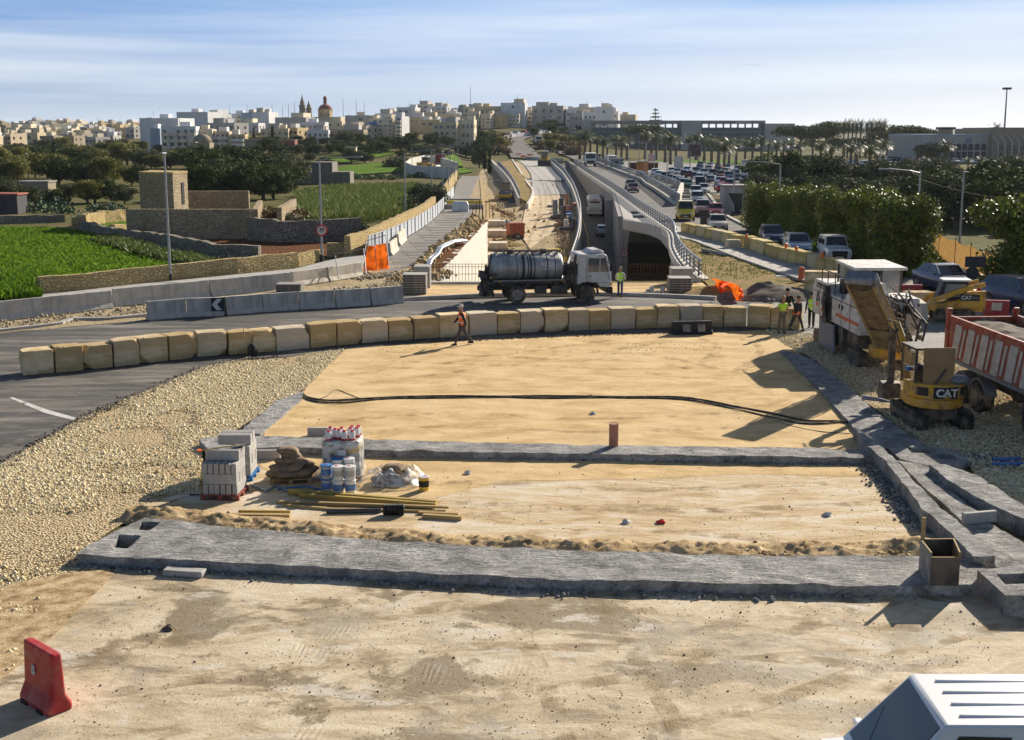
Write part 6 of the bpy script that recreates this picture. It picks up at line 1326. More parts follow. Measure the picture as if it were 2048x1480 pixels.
for a,b,w_,h_,z,m_,lb in[((578,989),(874,1013),.14,.16,.0,'timber_yellow','thick yellow timber beam at the back of the timber pile'),((600,996),(872,1016),.12,.14,.0,'timber_yellow','thick yellow timber beam in front of the rearmost one'),((553,1006),(866,1019),.12,.07,0,'timber','long brown plank starting farthest left in the timber pile'),((565,1012),(652,1019),.12,.06,0,'timber','short pale plank at the left of the timber pile'),((637,1013),(898,1022),.10,.06,.07,'timber','long pale plank reaching farthest right in the middle of the pile'),((650,1020),(891,1025),.10,.06,0,'timber','thin plank behind the black pipe'),((837,1028),(917,1031),.12,.07,0,'timber','short brown plank behind the front right one'),((846,1035),(924,1040),.14,.10,0,'timber','short thick plank at the front right corner of the pile'),((462,1033),(580,1034),.16,.08,0,'timber','pale plank lying alone in front of the kerb stacks'),((477,1026),(581,1027),.08,.08,0,'timber_yellow','narrow yellow batten beside the lone plank')]:plank(a,b,w_,h_,z,m_,lb)
def pipe(a,b,r,m,label,z=0,name='pipe'):
 p,q=G(*a),G(*b);o=MB().tube([p+Vector((0,0,r+z)),q+Vector((0,0,r+z))],r,12).build(name,m,smooth=40);tag(o,label,'pipe')
pipe((653,1027),(762,1025),.06,'pipe_dark','long dark grey pipe in front of the timbers')
p=G(786,1030);o=MB();[o.lathe([(.13,x),(.15,x+.015),(.15,x+.03),(.13,x+.045)],16,(0,0,.15),'x')for x in np.arange(-.25,.25,.045)];tag(o.build('corrugated_pipe','black_plastic',loc=p),'short black corrugated pipe lying among the planks','pipe').rotation_euler=(0,0,.05)
for k,(a,b,m_)in enumerate([((500,972),(535,985),'galv_dull'),((530,985),(556,972),'galv_dull'),((552,972),(580,986),'galv_dull'),((555,980),(610,974),'label_blue'),((610,974),(645,982),'label_blue')]):pipe(a,b,.03,m_,['thin grey conduit nearest the front kerb stack','thin grey conduit meeting the first one at an angle','grey conduit ending at the timber pile','blue hose in front of the bag pallet','blue hose end beside the buckets'][k],name='conduit')
p=G(1227,906);t=thing('standpipe','terracotta pipe standing upright out of the concrete strip','pipe',p+Vector((0,0,.1)));MB().tube([(0,0,0),(.0,0,.82)],.145,20).build('shaft','pipe_terracotta',t,smooth=40);MB().lathe([(.150,.76),(.152,.83),(.135,.83),(.13,.7)],20).build('rim','pipe_terracotta',t,smooth=40);MB().lathe([(.12,.80),(.01,.805)],16).build('opening','sign_black',t)
def cable(pts,r,label):
 w_=[G(u,v)for u,v in pts];out=[]
 for i in range(len(w_)-1):
  p0,p1,p2,p3=w_[max(i-1,0)],w_[i],w_[i+1],w_[min(i+2,len(w_)-1)]
  for k in range(6):s_=k/6;out.append(.5*((2*p1)+(p2-p0)*s_+(2*p0-5*p1+4*p2-p3)*s_**2+(3*p1-p0-3*p2+p3)*s_**3)+Vector((0,0,r+.01)))
 tag(MB().tube(out+[w_[-1]+Vector((0,0,r))],r,6).build('cable','black_rubber',smooth=True),label,'cable')
cable([(604,782),(608,792),(625,799),(660,803),(720,800),(800,796),(900,794),(1000,795),(1100,794),(1250,796),(1350,796),(1410,803),(1470,815),(1540,828),(1610,843),(1680,845),(1712,852)],.036,'thick black cable running right across the upper sand pad')
cable([(604,784),(612,798),(640,806),(690,807),(760,800),(850,797),(960,795),(1100,798),(1220,797),(1340,799),(1400,805),(1480,822),(1540,836),(1600,848),(1650,849),(1700,843),(1714,850)],.030,'second black cable looping just in front of the thick one')
cable([(607,788),(625,800),(650,795),(672,781),(700,790),(730,799),(800,799),(1000,797),(1150,798),(1180,791),(1210,796),(1400,803),(1500,826),(1580,852),(1640,864),(1700,868)],.012,'thin black cable with small loose loops on the sand')
o0=G(1880,1160,.24);t=thing('formwork_box','open plywood formwork box standing on the right end of the near strip','formwork box',o0)
c4=[G(1859,1171,.24)-o0,G(1916,1171,.24)-o0,G(1903,1141,.24)-o0,G(1838,1142,.24)-o0]
for i,(a,b,hh,m_)in enumerate(((c4[0],c4[1],.62,'ply_dark'),(c4[1],c4[2],.72,'plywood'),(c4[2],c4[3],.72,'ply_dark'),(c4[3],c4[0],.72,'ply_grey'))):
 e=(b-a);MB().box((a.x+b.x)/2,(a.y+b.y)/2,hh/2,e.length,.025,hh,rz=math.atan2(e.y,e.x)).build('panel',m_,t);MB().box((a.x+b.x)/2,(a.y+b.y)/2,hh+.006,e.length,.03,.012,rz=math.atan2(e.y,e.x)).build('panel_edge','timber',t)
MB().bb(c4[3].x+.02,c4[3].x+.10,c4[3].y+.03,c4[3].y+.08,0,1.2).build('stake','timber',t)
def grid_stack(u0,u1,v,n,label,m='dark_steel',d=1.3,th=.13,top='pale_paving'):
 a,b=G(u0,v),G(u1,v);w=b.x-a.x
 for k in range(n):
  t=thing('formwork_grating',label+', %s from the bottom'%nth(k+1),'formwork panel',(a+b)/2+Vector((0,d/2,.05+k*(th+.02))),rnd.uniform(-.02,.02),label)
  MB().bb(-w/2,w/2,-d/2,d/2,th*.72,th).build('face',top,t);mb=MB()
  for y in(-d/2+.03,d/2-.03):mb.bb(-w/2,w/2,y-.03,y+.03,0,th*.7)
  for x in np.linspace(-w/2+.03,w/2-.03,6):mb.bb(x-.03,x+.03,-d/2+.06,d/2-.06,0,th*.69)
  mb.build('ribs',m,t)
grid_stack(806,852,590,8,'dark ribbed formwork panel in the stack left of the tanker');grid_stack(828,860,577,9,'pale ribbed formwork panel in the stack behind the dark left stack','galv');grid_stack(1339,1383,587,6,'dark ribbed formwork panel in the stack below the curving railing');grid_stack(1343,1386,571,7,'pale formwork panel in the rear right stack','galv');grid_stack(552,602,588,4,'grey paving grid in the small stack between the barrier rows','dark_steel',1.2,.12,'concrete_grey')
for k,(u,v,w_,h_)in enumerate([(1296,590,.5,.35),(1303,590,.3,.5),(1314,591,.6,.3),(1325,590,.3,.45)]):tag(MB().lathe([(.16,0),(.17,h_*.5),(.12,h_),(.02,h_)],10).build('metal_fitting','galv',loc=G(u,v)),'galvanised fitting on the kerb, %s of the row left of the panel stack'%nth(k+1),'fitting','galvanised fittings on the kerb')
tag(MB().bb(-1.6,1.6,-.15,.15,0,.18).build('timber','pallet_wood',loc=G(1255,590)),'brown timber lying by the kerb right of the tanker cab','timber')
def heap(loc,rx,ry,h,m,name,label,cat,seed,kind=None):
 n=20;V=[(0,0,h)];F_=[]
 for i in range(1,n+1):
  for j in range(24):
   a=2*math.pi*j/24;q=i/n;x,y=rx*q*math.cos(a),ry*q*math.sin(a);V.append((x,y,max(0,h*(1-q)**.9*(1+.45*nz(x,y,.9,seed))+.12*h*nz(x,y,3,seed)*(1-q))))
 F_=[(0,1+j,1+(j+1)%24)for j in range(24)]+[(1+i*24+j,1+(i+1)*24+j,1+(i+1)*24+(j+1)%24,1+i*24+(j+1)%24)for i in range(n-1)for j in range(24)]
 o=MB().add(V,F_).build(name,m,loc=loc,smooth=50);return tag(o,label,cat,kind=kind)
heap(G(1535,598)+Vector((.3,.6,0)),3.4,2.2,1.0,'spoil','rubble_heap','dark brown heap of spoil behind the block row','rubble heap',3)
scatter('rubble',[(x+rnd.gauss(0,1.5),y+rnd.gauss(0,1),.1)for x,y in px([(1535,597)]*1)for _ in range(160)],0,.04,.22,'mortar_clod',61,'dark lumps round the heap of spoil')
heap(G(1440,585),3.2,2.2,.5,'verge_earth','soil_heap','low brown soil heap below the orange net','soil heap',5);heap(G(1590,535),1.5,.9,.35,'concrete_grey','rubble_heap','small grey rubble heap beside the orange stump on the verge','rubble heap',6)
o0=G(1452,582);mb=MB();V=[];n=18
for i in range(n+1):
 for j in range(9):s_=i/n;u=1428+56*s_;v0=557+20*s_+6*math.sin(s_*9);p=G(u,v0+25,0);V.append(p+Vector((.25*nz(i,j,.6,2),.2*math.sin(j*1.7+i*.8)-.1*j/9,+.12+.72*(1-j/8)*(.65+.5*abs(math.sin(s_*5+.6)))))-o0)
mb.add(V,[(i*9+j,(i+1)*9+j,(i+1)*9+j+1,i*9+j+1)for i in range(n)for j in range(8)]);o=mb.build('safety_net','orange_sheet',loc=o0,smooth=True,recenter=False);tag(o,'crumpled bright orange safety net slumped on thin stakes','safety net')
MB().tube([P(1434,555,80)-o0,P(1447,522,82)-o0],.02,5).tube([P(1461,552,80)-o0,P(1461,522,81)-o0],.02,5).tube([P(1474,560,79)-o0,P(1473,535,80)-o0],.02,5).build('stakes','rust',o)
for a,b,r_,m_,lb in[((1428,586),(1488,590),.1,'pipe_dark','dark pipe lying below the orange net'),((1446,598),(1482,594),.05,'timber_yellow','yellow rod on the ground right of the kerb end'),((1405,504),(1452,514),.14,'galv_dull','grey steel channel lying on the grassy verge'),((1985,925),(2040,922),.06,'label_blue','blue pipe upper of the pair at the right edge'),((1985,934),(2045,932),.06,'label_blue','blue pipe lower of the pair at the right edge')]:pipe(a,b,r_,m_,lb,z=.02)
t=thing('marker_post','orange stump post beside a dark bag on the verge','post',G(1602,562));MB().lathe([(.2,0),(.2,.85),(.15,.92),(.02,.93)],12).build('shaft','orange_paint',t,smooth=40)
o=MB().box(0,0,.03,1.4,.8,.05).build('white_board','road_white',loc=G(1572,553));tag(o,'white board lying flat on the verge','board')
def red_barrier(p,rz,L,label,h=1.0):
 t=thing('plastic_barrier',label,'barrier',p,rz);mb=MB();mb.loft([[(x,y*w_,z)for y,z in((-.25,0),(.25,0),(.25,.1*h),(.13,.3*h),(.09,h),(-.09,h),(-.13,.3*h),(-.25,.1*h))]for x,w_ in((-L/2-.05,.8),(-L/2+.05,1),(L/2-.05,1),(L/2+.05,.8))]);mb.build('shell','red_plastic',t,bevel=.03)
 for x in(-L*.28,L*.28):MB().bb(x-.1,x+.1,-.27,.27,.0,.07).build('foot_slot','sign_black',t)
 return t
t=red_barrier(Vector((*G(84,1292,1.05)[:2],0)),R(138),.95,'red plastic barrier with a chipped white mark at the bottom left corner',1.05)
text('B',.22,'road_white',t,(.12,.13,.62),(R(90-4),0,R(180)),'painted_mark')
t=red_barrier(G(1991,636),R(-12),1.2,'small red plastic barrier with a sticker behind the tipper',.95);MB().box(0,-.125,.62,.5,.02,.4,rx=-.06).build('sticker','sticker_mix' if 'sticker_mix' in _mats else 'billboard_pale',t)
red_barrier(G(1815,600),0.1,1.6,'faded red and white barrier behind the milling machine',.9)
t=thing('backpack','black backpack leaning on the curved limestone block row','bag',G(505,712),.1);MB().lathe([(.16,0),(.21,.12),(.2,.38),(.12,.52),(.03,.56)],12).build('sack','cloth_black',t,smooth=True);MB().tube([(-.1,-.2,.1),(-.12,-.24,.3),(-.08,-.12,.5)],.02,6).build('strap','cloth_grey',t)
t=thing('broom','broom with a pale handle leaning on the limestone blocks','broom',G(493,714));MB().tube([(0,0,0),(-.22,.55,1.25)],.018,6).build('handle','timber',t);MB().box(0,0,.05,.4,.1,.1).build('brush_head','cloth_grey',t)
for u,v,m_,lb in[(1186,829,'road_white','scrap of white paper in the middle of the upper sand pad'),(1254,1046,'road_white','scrap of white paper on the dusty slab'),(1322,1046,'light_red','red plastic scrap on the dusty slab'),(1655,1031,'road_white','white stone lying on the dusty slab'),(935,948,'road_white','white plastic scrap right of the bags'),(338,1258,'dark_clod','dark stone lying alone on the near slab')]:
 tag(MB().lathe([(.10,0),(.12,.03),(.07,.07),(.01,.09)],7).jit(.03).build('litter' if 'clod' not in m_ else 'stone',m_,loc=G(u,v)),lb,'litter' if 'clod' not in m_ else 'stone')
o=MB().loft([[(x*s_,y*s_,z)for x,y in((-1.0,-.6),(1.0,-.6),(1.0,.6),(-1.0,.6))]for s_,z in((1,0),(.98,.9),(.8,1.25))]).build('wrapped_bundle','shrink_wrap_solid',loc=G(921,423),bevel=.08);tag(o,'pale blue wrapped bundle on the road near the pit','bundle')
for k in range(3):tag(MB().bb(-2.6,2.6,-.3,.3,0,.6).build('steel_waler',['concrete_grey','yellow_paint','concrete_grey'][k],loc=G(925,418-6*k)+Vector((0,0,.0 if k!=1 else.1))),'%s steel waler beam across the end of the rebar road'%['grey front','yellow middle','grey rear'][k],'beam')
t=thing('drill_mast','rusty and yellow steel props leaning at the head of the pit','props',G(972,436))
for k in range(7):MB().bar((-1.6+.4*k,.3*(k%3),0),(-1.4+.35*k,.2*k,1.3+.4*(k%3)),.10).build('prop','yellow_paint' if k in(4,5)else 'rust',t)
for k in range(3):MB().bar((.5,0,1.5-.2*k),(3.4,-1.6-.4*k,.1),.08).build('brace','rust',t)
rs=random.Random(12)
for k in range(26):
 u,v=rs.uniform(1108,1146),0;v=412+rs.uniform(0,58)+(1146-u)*.12;p=GR(min(u+(v-420)*.08,1147),v);r_=rs.uniform(.22,.45);Lp=rs.uniform(.8,2.4);a_=rs.uniform(0,3.1);st=rs.random()<.35;m_=rs.choice(['pipe_terracotta','pipe_terracotta','pipe_dark','label_blue','galv_dull','bucket_white'])
 d=Vector((0,0,Lp))if st else Vector((math.cos(a_)*Lp,math.sin(a_)*Lp,0));z=r_ if not st else 0
 tag(MB().tube([(0,0,z),tuple(d+Vector((0,0,z)))],r_ if m_!='label_blue' else r_*.5,12).build('pipe_offcut',m_,loc=p+Vector((0,0,rs.choice((0,0,.5)))),smooth=40),'%s pipe offcut in the heap by the white trench wall, %s from the left'%({'pipe_terracotta':'terracotta','pipe_dark':'dark grey','label_blue':'blue','galv_dull':'grey','bucket_white':'white'}[m_],nth(k+1)),'pipe','pipe offcuts heaped by the trench wall')
t=thing('generator','dark red generator box on the sandy ramp','generator',GR(1031,478),.3);t.scale=(1.7,)*3;MB().bb(-.6,.6,-.5,.5,.35,1.25).build('housing','tipper_red',t,bevel=.05);MB().bb(-.55,.55,-.45,.45,.05,.35).build('base','black_metal',t)
for s in(-1,1):wheel(t,0,s*.5,.25,.15,s)
heap(GR(1013,452),2.2,1.6,.7,'blue_cover','tarpaulin','dark blue tarpaulin heaped beside the concrete beams','tarpaulin',12);heap(GR(1018,490),2.5,2,.6,'verge_earth','soil_heap','brown soil heap around the red generator','soil heap',13);heap(GR(1028,405),1.6,1.0,.6,'blue_cover','tarpaulin','dark tarpaulin at the foot of the white wall','tarpaulin',14)
for k,(u,v)in enumerate([(1047,318),(1060,316),(1037,314)]):tag(MB().bb(-.9,.9,-.05,.05,0,1.0).jit(.12).build('safety_net','orange_net',loc=GT(u,v)),'orange net scrap at the top of the soil bank, %s of three'%nth(k+1),'safety net')
for k,(u,v)in enumerate([(1102,308),(1114,309),(1090,302)]):
 t=thing('chevron_board','small black and white chevron board beyond the loader, %s from the left'%nth(k+1),'road sign',GT(u,v));MB().bb(-.6,.6,-.03,.03,.4,1.5).build('board','sign_black',t);MB().add([(-.3,-.04,.95),(.1,-.04,1.4),(.4,-.04,1.4),(0,-.04,.95),(.4,-.04,.5),(.1,-.04,.5)],[(0,1,2,3),(0,3,4,5)]).build('arrow','road_white',t)
def m_wall(name,c):
 t=NT(name,.95,.1);f=t.ramp(t.noise(.35,6,.6),[(.3,tuple(x*.82 for x in c)),(.7,c)])
 f=t.mix(t.ramp(t.noise(.9,4,.6,t.mapv((1,1,.15))),[(.5,0),(.8,.35)]),f,tuple(x*.55 for x in c));t.color(f);reg(name,t)
WC=dict(white=(.66,.66,.66),cream=(.72,.63,.47),sand=(.62,.52,.36),ochre=(.56,.44,.26),grey=(.46,.44,.41),stone=(.33,.28,.20),red=(.30,.13,.10),bluegrey=(.40,.47,.56))
for k_,c_ in WC.items():m_wall('wall_'+k_,c_)
CN=dict(white='white',cream='cream',sand='sandy',ochre='ochre',grey='grey',stone='dark stone',red='red',bluegrey='blue-grey')
win0=MB().bb(-.5,.5,-.06,.06,0,1.35).build('window','glass_dark',loc=(0,0,-60));wf=[True]
def building(u0,u1,vt,D,col,floors,nw,label,depth=11,rz=0,balc=0,door=True,gtag=None,roofbox=True,zlow=None):
 if u0>940 and D<580:D+=110
 a,b=P(u0,vt,D),P(u1,vt,D);w=b.x-a.x;cx=(a.x+b.x)/2;g=H(cx,D);top=a.z;h=top-g
 if h<4:g=top-4.5;h=4.5
 t=thing('building',label,'building',(cx,D+depth/2,g),rz+(random.Random(int(u0)).uniform(-.38,.05)if D>430 and w<22 else 0),gtag)
 MB().bb(-w/2,w/2,-depth/2,depth/2,-6,h).build('wall','wall_'+col,t)
 mb=MB();e=.22
 for x0,x1,y0,y1 in((-w/2,w/2,-depth/2,-depth/2+e),(-w/2,w/2,depth/2-e,depth/2),(-w/2,-w/2+e,-depth/2+e,depth/2-e),(w/2-e,w/2,-depth/2+e,depth/2-e)):mb.bb(x0,x1,y0,y1,h+.003,h+.85)
 mb.build('parapet','wall_'+col,t)
 rs=random.Random(int(u0*7+D))
 if roofbox:
  x=rs.uniform(-w*.3,w*.3);MB().bb(x-min(1.6,w*.22),x+min(1.6,w*.22),-1.5,2.2,h,h+2.3).build('roof_room','wall_'+rs.choice([col,'cream','white']),t)
  for q_ in range(rs.choice((0,1,2,3))):MB().lathe([(.5,0),(.5,1.1),(.05,1.2)],8,(rs.uniform(-w*.42,w*.42),rs.uniform(-3,3),h)).build('water_tank',rs.choice(['wall_white','blue_cover','wall_grey']),t)
  if rs.random()<.7:xa_=rs.uniform(-w*.4,w*.4);MB().tube([(xa_,0,h),(xa_,0,h+rs.uniform(2.5,5))],.06,4).build('aerial','galv_dull',t)
  if rs.random()<.5 and w>7:xb=rs.uniform(-w*.25,w*.25);MB().bb(xb-w*.2,xb+w*.2,-depth/2+1.2,depth/2-1,h+.003,h+2.7).build('penthouse','wall_'+rs.choice([col,'white','grey','cream']),t)
 fh=min(3.2,h/max(floors,1))
 def win(x,y,z,r,s=1):
  if wf[0]:o=win0;wf[0]=False
  else:o=win0.copy();COL.objects.link(o)
  o.parent=t;o.location=(x,y,z);o.rotation_euler=(0,0,r);o.scale=(s,1,min(1,fh/3.0))
 for f in range(floors):
  z=h-(f+1)*fh+.9
  for k in range(nw):
   if rs.random()<.14:continue
   win(-w/2+w*(k+.5)/nw+rs.uniform(-.2,.2),-depth/2,z,0,min(1.3,w/nw*.5))
  if nw>1 and u1<1024:
   for k in range(2):win(w/2,-depth/2+depth*(k+.5)/2,z,R(90))
  if balc:
   for k in range(balc):xx=-w/2+w*(k+.5)/balc;MB().bb(xx-w/balc*.42,xx+w/balc*.42,-depth/2-1.2,-depth/2+.0,z-.95,z-.1).build('balcony','blue_paint' if balc==1 and 'blue' in label else 'wall_'+('white' if col!='white' else 'cream'),t)
 return t
BL=[(282,362,241,430,'white',1,0,'long blank white block left of the balcony flats',16,-.1,0),(318,386,258,392,'white',4,5,'white balcony flats with a grid of dark windows above the olive trees',12,.12,4),(300,320,262,402,'bluegrey',3,0,'narrow blue-grey side block of the balcony flats',10,0,0),(357,424,228,520,'white',3,0,'tall blank white block behind the balcony flats',14,.1,0),(388,421,264,400,'cream',3,1,'plain cream block right of the balcony flats',10,.1,0),(400,446,232,540,'white',3,3,'white terrace house behind the cream block',12,0,2),(421,458,268,402,'sand',3,4,'sandy flats with red awnings beside the plain cream block',10,0,3),(456,487,274,396,'ochre',3,2,'ochre yellow house at the right end of the flats',9,.1,1),(446,489,231,560,'white',3,2,'white house with roof terraces left of the big twin block',12,0,1),(484,508,229,545,'bluegrey',4,0,'left half of the big blank twin block',14,.05,0),(508,541,228,540,'white',4,0,'right half of the big blank twin block',14,.05,0),(420,482,250,480,'grey',2,4,'low grey house between the flats and the twin block',10,0,0),(541,552,238,560,'white',3,1,'slim white house right of the twin block',9,0,0),(520,575,262,440,'sand',2,5,'low sandy terrace right of the dark cypress',10,0,0),(575,602,260,445,'ochre',2,3,'ochre terrace house with tall pilasters',10,0,0),(553,617,239,500,'grey',3,0,'blank grey block below the church towers',13,.05,0),(600,650,249,470,'white',2,4,'white terrace below the church nave',10,0,2),(612,654,265,430,'white',2,4,'white two-storey house with wide windows near the bare tree',11,.08,0),(655,728,264,440,'stone',2,3,'long dark stone farm building below the grey block',10,0,0),(686,746,235,500,'grey',3,1,'pale grey block left of the blue balconies',14,.08,0),(745,766,242,470,'cream',5,1,'narrow cream flats with bright blue balconies',10,0,1),(765,797,241,465,'cream',4,3,'cream flats right of the blue balconies',11,0,0),(795,809,237,460,'white',5,1,'slim white flats with stacked balconies',10,0,1),(751,800,231,520,'white',2,3,'white penthouse block above the blue balconies',10,0,0),(796,834,218,600,'white',3,3,'white block at the left end of the hilltop',12,0,0),(829,872,212,640,'cream',4,4,'cream hilltop flats with a long roofline',13,.1,2),(864,900,216,620,'white',4,3,'white hilltop flats right of the cream ones',12,0,1),(806,862,238,520,'sand',2,5,'sandy terrace below the hilltop flats',10,0,0),(842,880,244,500,'ochre',2,3,'ochre house halfway up the hill',9,0,0),(870,918,249,450,'sand',3,4,'sandy three-storey house above the greenhouse',10,.1,0),(916,950,244,455,'cream',3,4,'cream house with narrow windows above the greenhouse',9,0,0),(880,920,232,540,'sand',2,3,'sandy hillside house left of the mast',9,0,0),(905,938,220,620,'grey',3,2,'grey hilltop house below the tall mast',12,0,0),(926,968,217,610,'cream',3,3,'cream hilltop house right of the tall mast',12,.1,0),(948,972,232,520,'white',2,3,'small white house under the tall mast',9,0,0),(966,986,231,465,'cream',4,2,'tall cream house front beside the ochre terrace',9,.1,0),(962,1006,216,600,'sand',2,3,'sandy roofs left of the big white hilltop block',12,0,0),(985,1018,235,470,'ochre',3,3,'ochre stone terrace with arched doors',9,0,0),(1004,1053,209,590,'white',4,1,'big white hilltop block with a flat blank side',14,.1,0),(1017,1042,231,475,'cream',3,4,'cream house with balconies above the parked cars',9,0,2),(1050,1080,225,500,'cream',3,3,'cream corner house right of the big white block',10,0,0),(1078,1102,234,500,'ochre',2,2,'ochre yellow house behind the round pine',9,0,0),(1068,1132,215,600,'grey',3,4,'grey hilltop flats with a dark roof structure',12,0,0),(1096,1118,232,560,'red',2,2,'dark red house among the hilltop flats',9,0,0),(1131,1150,222,600,'white',3,2,'white house right of the grey hilltop flats',9,0,0),(1148,1196,218,640,'cream',3,2,'cream blank block near the right end of the hill',12,0,0),(1190,1230,217,630,'white',3,1,'white stepped block at the right end of the hill',12,.1,0),(1225,1275,232,700,'sand',2,4,'low sandy row at the far right foot of the hill',10,0,0)]  # side block of the white balcony flats: shade put into its blue-grey wall colour
for b_ in BL:building(b_[0],b_[1],b_[2],b_[3],b_[4],b_[5],b_[6],b_[7],b_[8],b_[9],b_[10])
rs=random.Random(21);xs=[]
for row,(D,vt,n)in enumerate([(900,246,20),(760,252,17),(620,261,15),(520,273,11)]):
 u=-30
 for k in range(n):
  w_=rs.uniform(12,30)if row else rs.uniform(10,26);c_=rs.choice(['cream','sand','sand','ochre','stone','grey','cream','white']);
  building(u,u+w_,vt+rs.uniform(-4,6),D+rs.uniform(-20,20),c_,2,rs.choice((1,2,3)),'%s house, %s from the left in the %s row of the distant left quarter'%(CN[c_],nth(k+1),['farthest','third','second','nearest'][row]),9,rs.uniform(-.3,.3),0,gtag='small houses in the distant left quarter')
  u+=w_*rs.uniform(.75,1.25)
  if u>292:break
rs=random.Random(33)
for k,(u0,u1,vt,D)in enumerate(sorted([(u_,u_+rs.uniform(11,20),252-(D_-540)*.22+rs.uniform(-3,3),D_)for u_,D_ in[(rs.uniform(790,1120),rs.uniform(540,640))for _ in range(26)]]+[(770,800,226,620),(812,838,232,560),(850,872,228,580),(897,915,228,580),(938,960,226,590),(985,1006,222,560),(1040,1056,228,540),(1060,1075,232,530),(1110,1135,232,540),(1140,1165,230,580),(1165,1190,228,600),(640,690,246,540),(560,600,248,520),(480,520,250,510),(700,745,256,460),(900,925,238,520),(1205,1240,226,660)])):
 c_=rs.choice(['cream','sand','white','ochre','grey']);building(u0,u1,vt,D,c_,2,3,'%s house filling the hillside, %s of the scattered roofs from the left list'%(CN[c_],nth(k+1))if 0 else '%s house squeezed between hillside flats, %s infill house from the left'%(CN[c_],nth(k+1)),9,rs.uniform(-.2,.2),gtag='infill houses on the hillside')
D=620;def_=lambda u,v:P(u,v,D)
p=def_(640,240);g=H(p.x,D);t=thing('church','sandstone church with two bell towers and a red dome on the skyline','church',(p.x,D,g));sx=lambda u:def_(u,240).x-p.x;sz=lambda v:def_(640,v).z-g
MB().bb(sx(606),sx(683),0,24,-3,sz(234)).build('nave','wall_sand',t)
for uc,vt,w_ in((604.5,188,11),(617.5,200,10)):
 x0,x1=sx(uc-w_/2),sx(uc+w_/2);xc,r_=(x0+x1)/2,(x1-x0)/2;zt=sz(vt);zb=sz(234)
 mb=MB();mb.bb(x0,x1,0,2*r_,-3,zb+(zt-zb)*.48);mb.bb(x0-.2,x1+.2,-.2,2*r_+.2,zb+(zt-zb)*.48+.003,zb+(zt-zb)*.52);mb.lathe([(r_*.85,zb+(zt-zb)*.52),(r_*.8,zb+(zt-zb)*.68),(r_*.55,zb+(zt-zb)*.72),(r_*.22,zb+(zt-zb)*.86),(.08,zt)],8,(xc,r_,0));tw=mb.build('bell_tower','wall_stone',t);MB().bb(xc-r_*.35,xc+r_*.35,-.1,.02,zb+1.2,zb+(zt-zb)*.40).build('belfry_opening','sky_gap' if 0 else 'glass_dark',tw)
xc=sx(645);r_=(sx(661)-xc)*.92;zb,zt=sz(236),sz(220)
mb=MB();mb.lathe([(r_,zb-2),(r_,zt),(r_*1.06,zt+.1),(r_*1.06,zt+.5)],8,(xc,10,0));dr=mb.build('dome_drum','wall_ochre',t)
for k in(-1,0,1):MB().bb(xc+k*r_*.55-.5,xc+k*r_*.55+.5,10-r_*(.98 if k==0 else.93),10-r_*.8,zb+1,zt-1.5).build('window','glass_dark',dr)
MB().lathe([(r_*.95*math.cos(a),zt+.5+r_*.7*math.sin(a))for a in np.linspace(0,1.35,8)],16,(xc,10,0)).build('dome','wall_red',t,smooth=True);zl=zt+.5+r_*.68
mb=MB();mb.lathe([(r_*.24,zl-.3),(r_*.24,zl+2.6),(r_*.28,zl+2.7),(r_*.26,zl+3.2),(.1,zl+4.4)],8,(xc,10,0));mb.build('lantern','wall_red',t)
for k,(u,v0,v1,lb)in enumerate([(941,172,218,'tallest thin radio mast above the hilltop houses'),(1035,190,210,'thin mast above the big white hilltop block'),(687,196,238,'tall thin aerial right of the church dome'),(713,198,238,'second thin aerial right of the church dome'),(729,202,238,'third thin aerial right of the church dome'),(545,205,236,'thin aerial left of the church towers'),(566,212,240,'second thin aerial left of the church towers'),(578,208,240,'third thin aerial left of the church towers'),(590,203,240,'thin aerial right beside the church spire'),(198,235,265,'dark chimney-like pole among the distant left houses')]):
 a,b=P(u,v1+6,560),P(u,v0,560);tag(MB().tube([(0,0,0),(0,0,b.z-a.z)],[.16,.07],6).build('radio_mast','galv_dull',loc=a),lb,'mast','aerials on the skyline')
p=GT(935,282);t=thing('polytunnel','ribbed tunnel of curved hoops below the cream houses','polytunnel',p)
for k in range(9):MB().tube([(-9+2.2*k+3.2*math.cos(a)*.2,0+0*a,0)if 0 else(-9+2.2*k,3.5*math.cos(a),3.6*math.sin(a))for a in np.linspace(0,math.pi,9)],.16,5).build('hoop','burlap',t)
mat('parking_glass',(.085,.13,.13),(.05,.08,.09),.6,.35);D=560;P_=lambda u,v:P(u,v,D);o0=Vector((P_(1165,300).x,D,0));X_=lambda u:P_(u,270).x-o0.x;Z_=lambda v:P_(1300,v).z
t=thing('car_park_building','long dark glass multi-storey car park with an open top deck behind the palms','car park building',o0)
MB().bb(X_(1172),X_(1582),0,45,0,Z_(255)).build('glazed_body','parking_glass',t)
for k in range(4):MB().bb(X_(1172),X_(1582),-.25,0,Z_(296-10.5*k),Z_(294.5-10.5*k)).build('floor_band','galv_dull',t)
MB().bb(X_(1180),X_(1530),0,40,Z_(247),Z_(241)).build('top_roof','concrete_grey',t)
colm=None
for k in range(24):
 u=1186+k*14.5
 if colm is None:colm=MB().bb(-.35,.35,-.35,.35,0,Z_(247)-Z_(255)).build('column','concrete',t);c_=colm
 else:c_=colm.copy();COL.objects.link(c_)
 c_.location=(X_(u),1,Z_(255))
for a,b,v in((1164,1182,239),(1362,1401,243),(1470,1500,242),(1528,1588,247)):MB().bb(X_(a),X_(b),-1.2,14,0 if a!=1470 else Z_(247),Z_(v)).build('stair_core','wall_grey',t)
D2=385;o0=Vector((P(1834,325,D2).x,D2,0));XX=lambda u:P(u,300,D2).x-o0.x;ZZ=lambda v:P(1900,v,D2).z
t=thing('terminal_building','pale stone terminal with tall round arches and a blue sign at the right','terminal',o0)
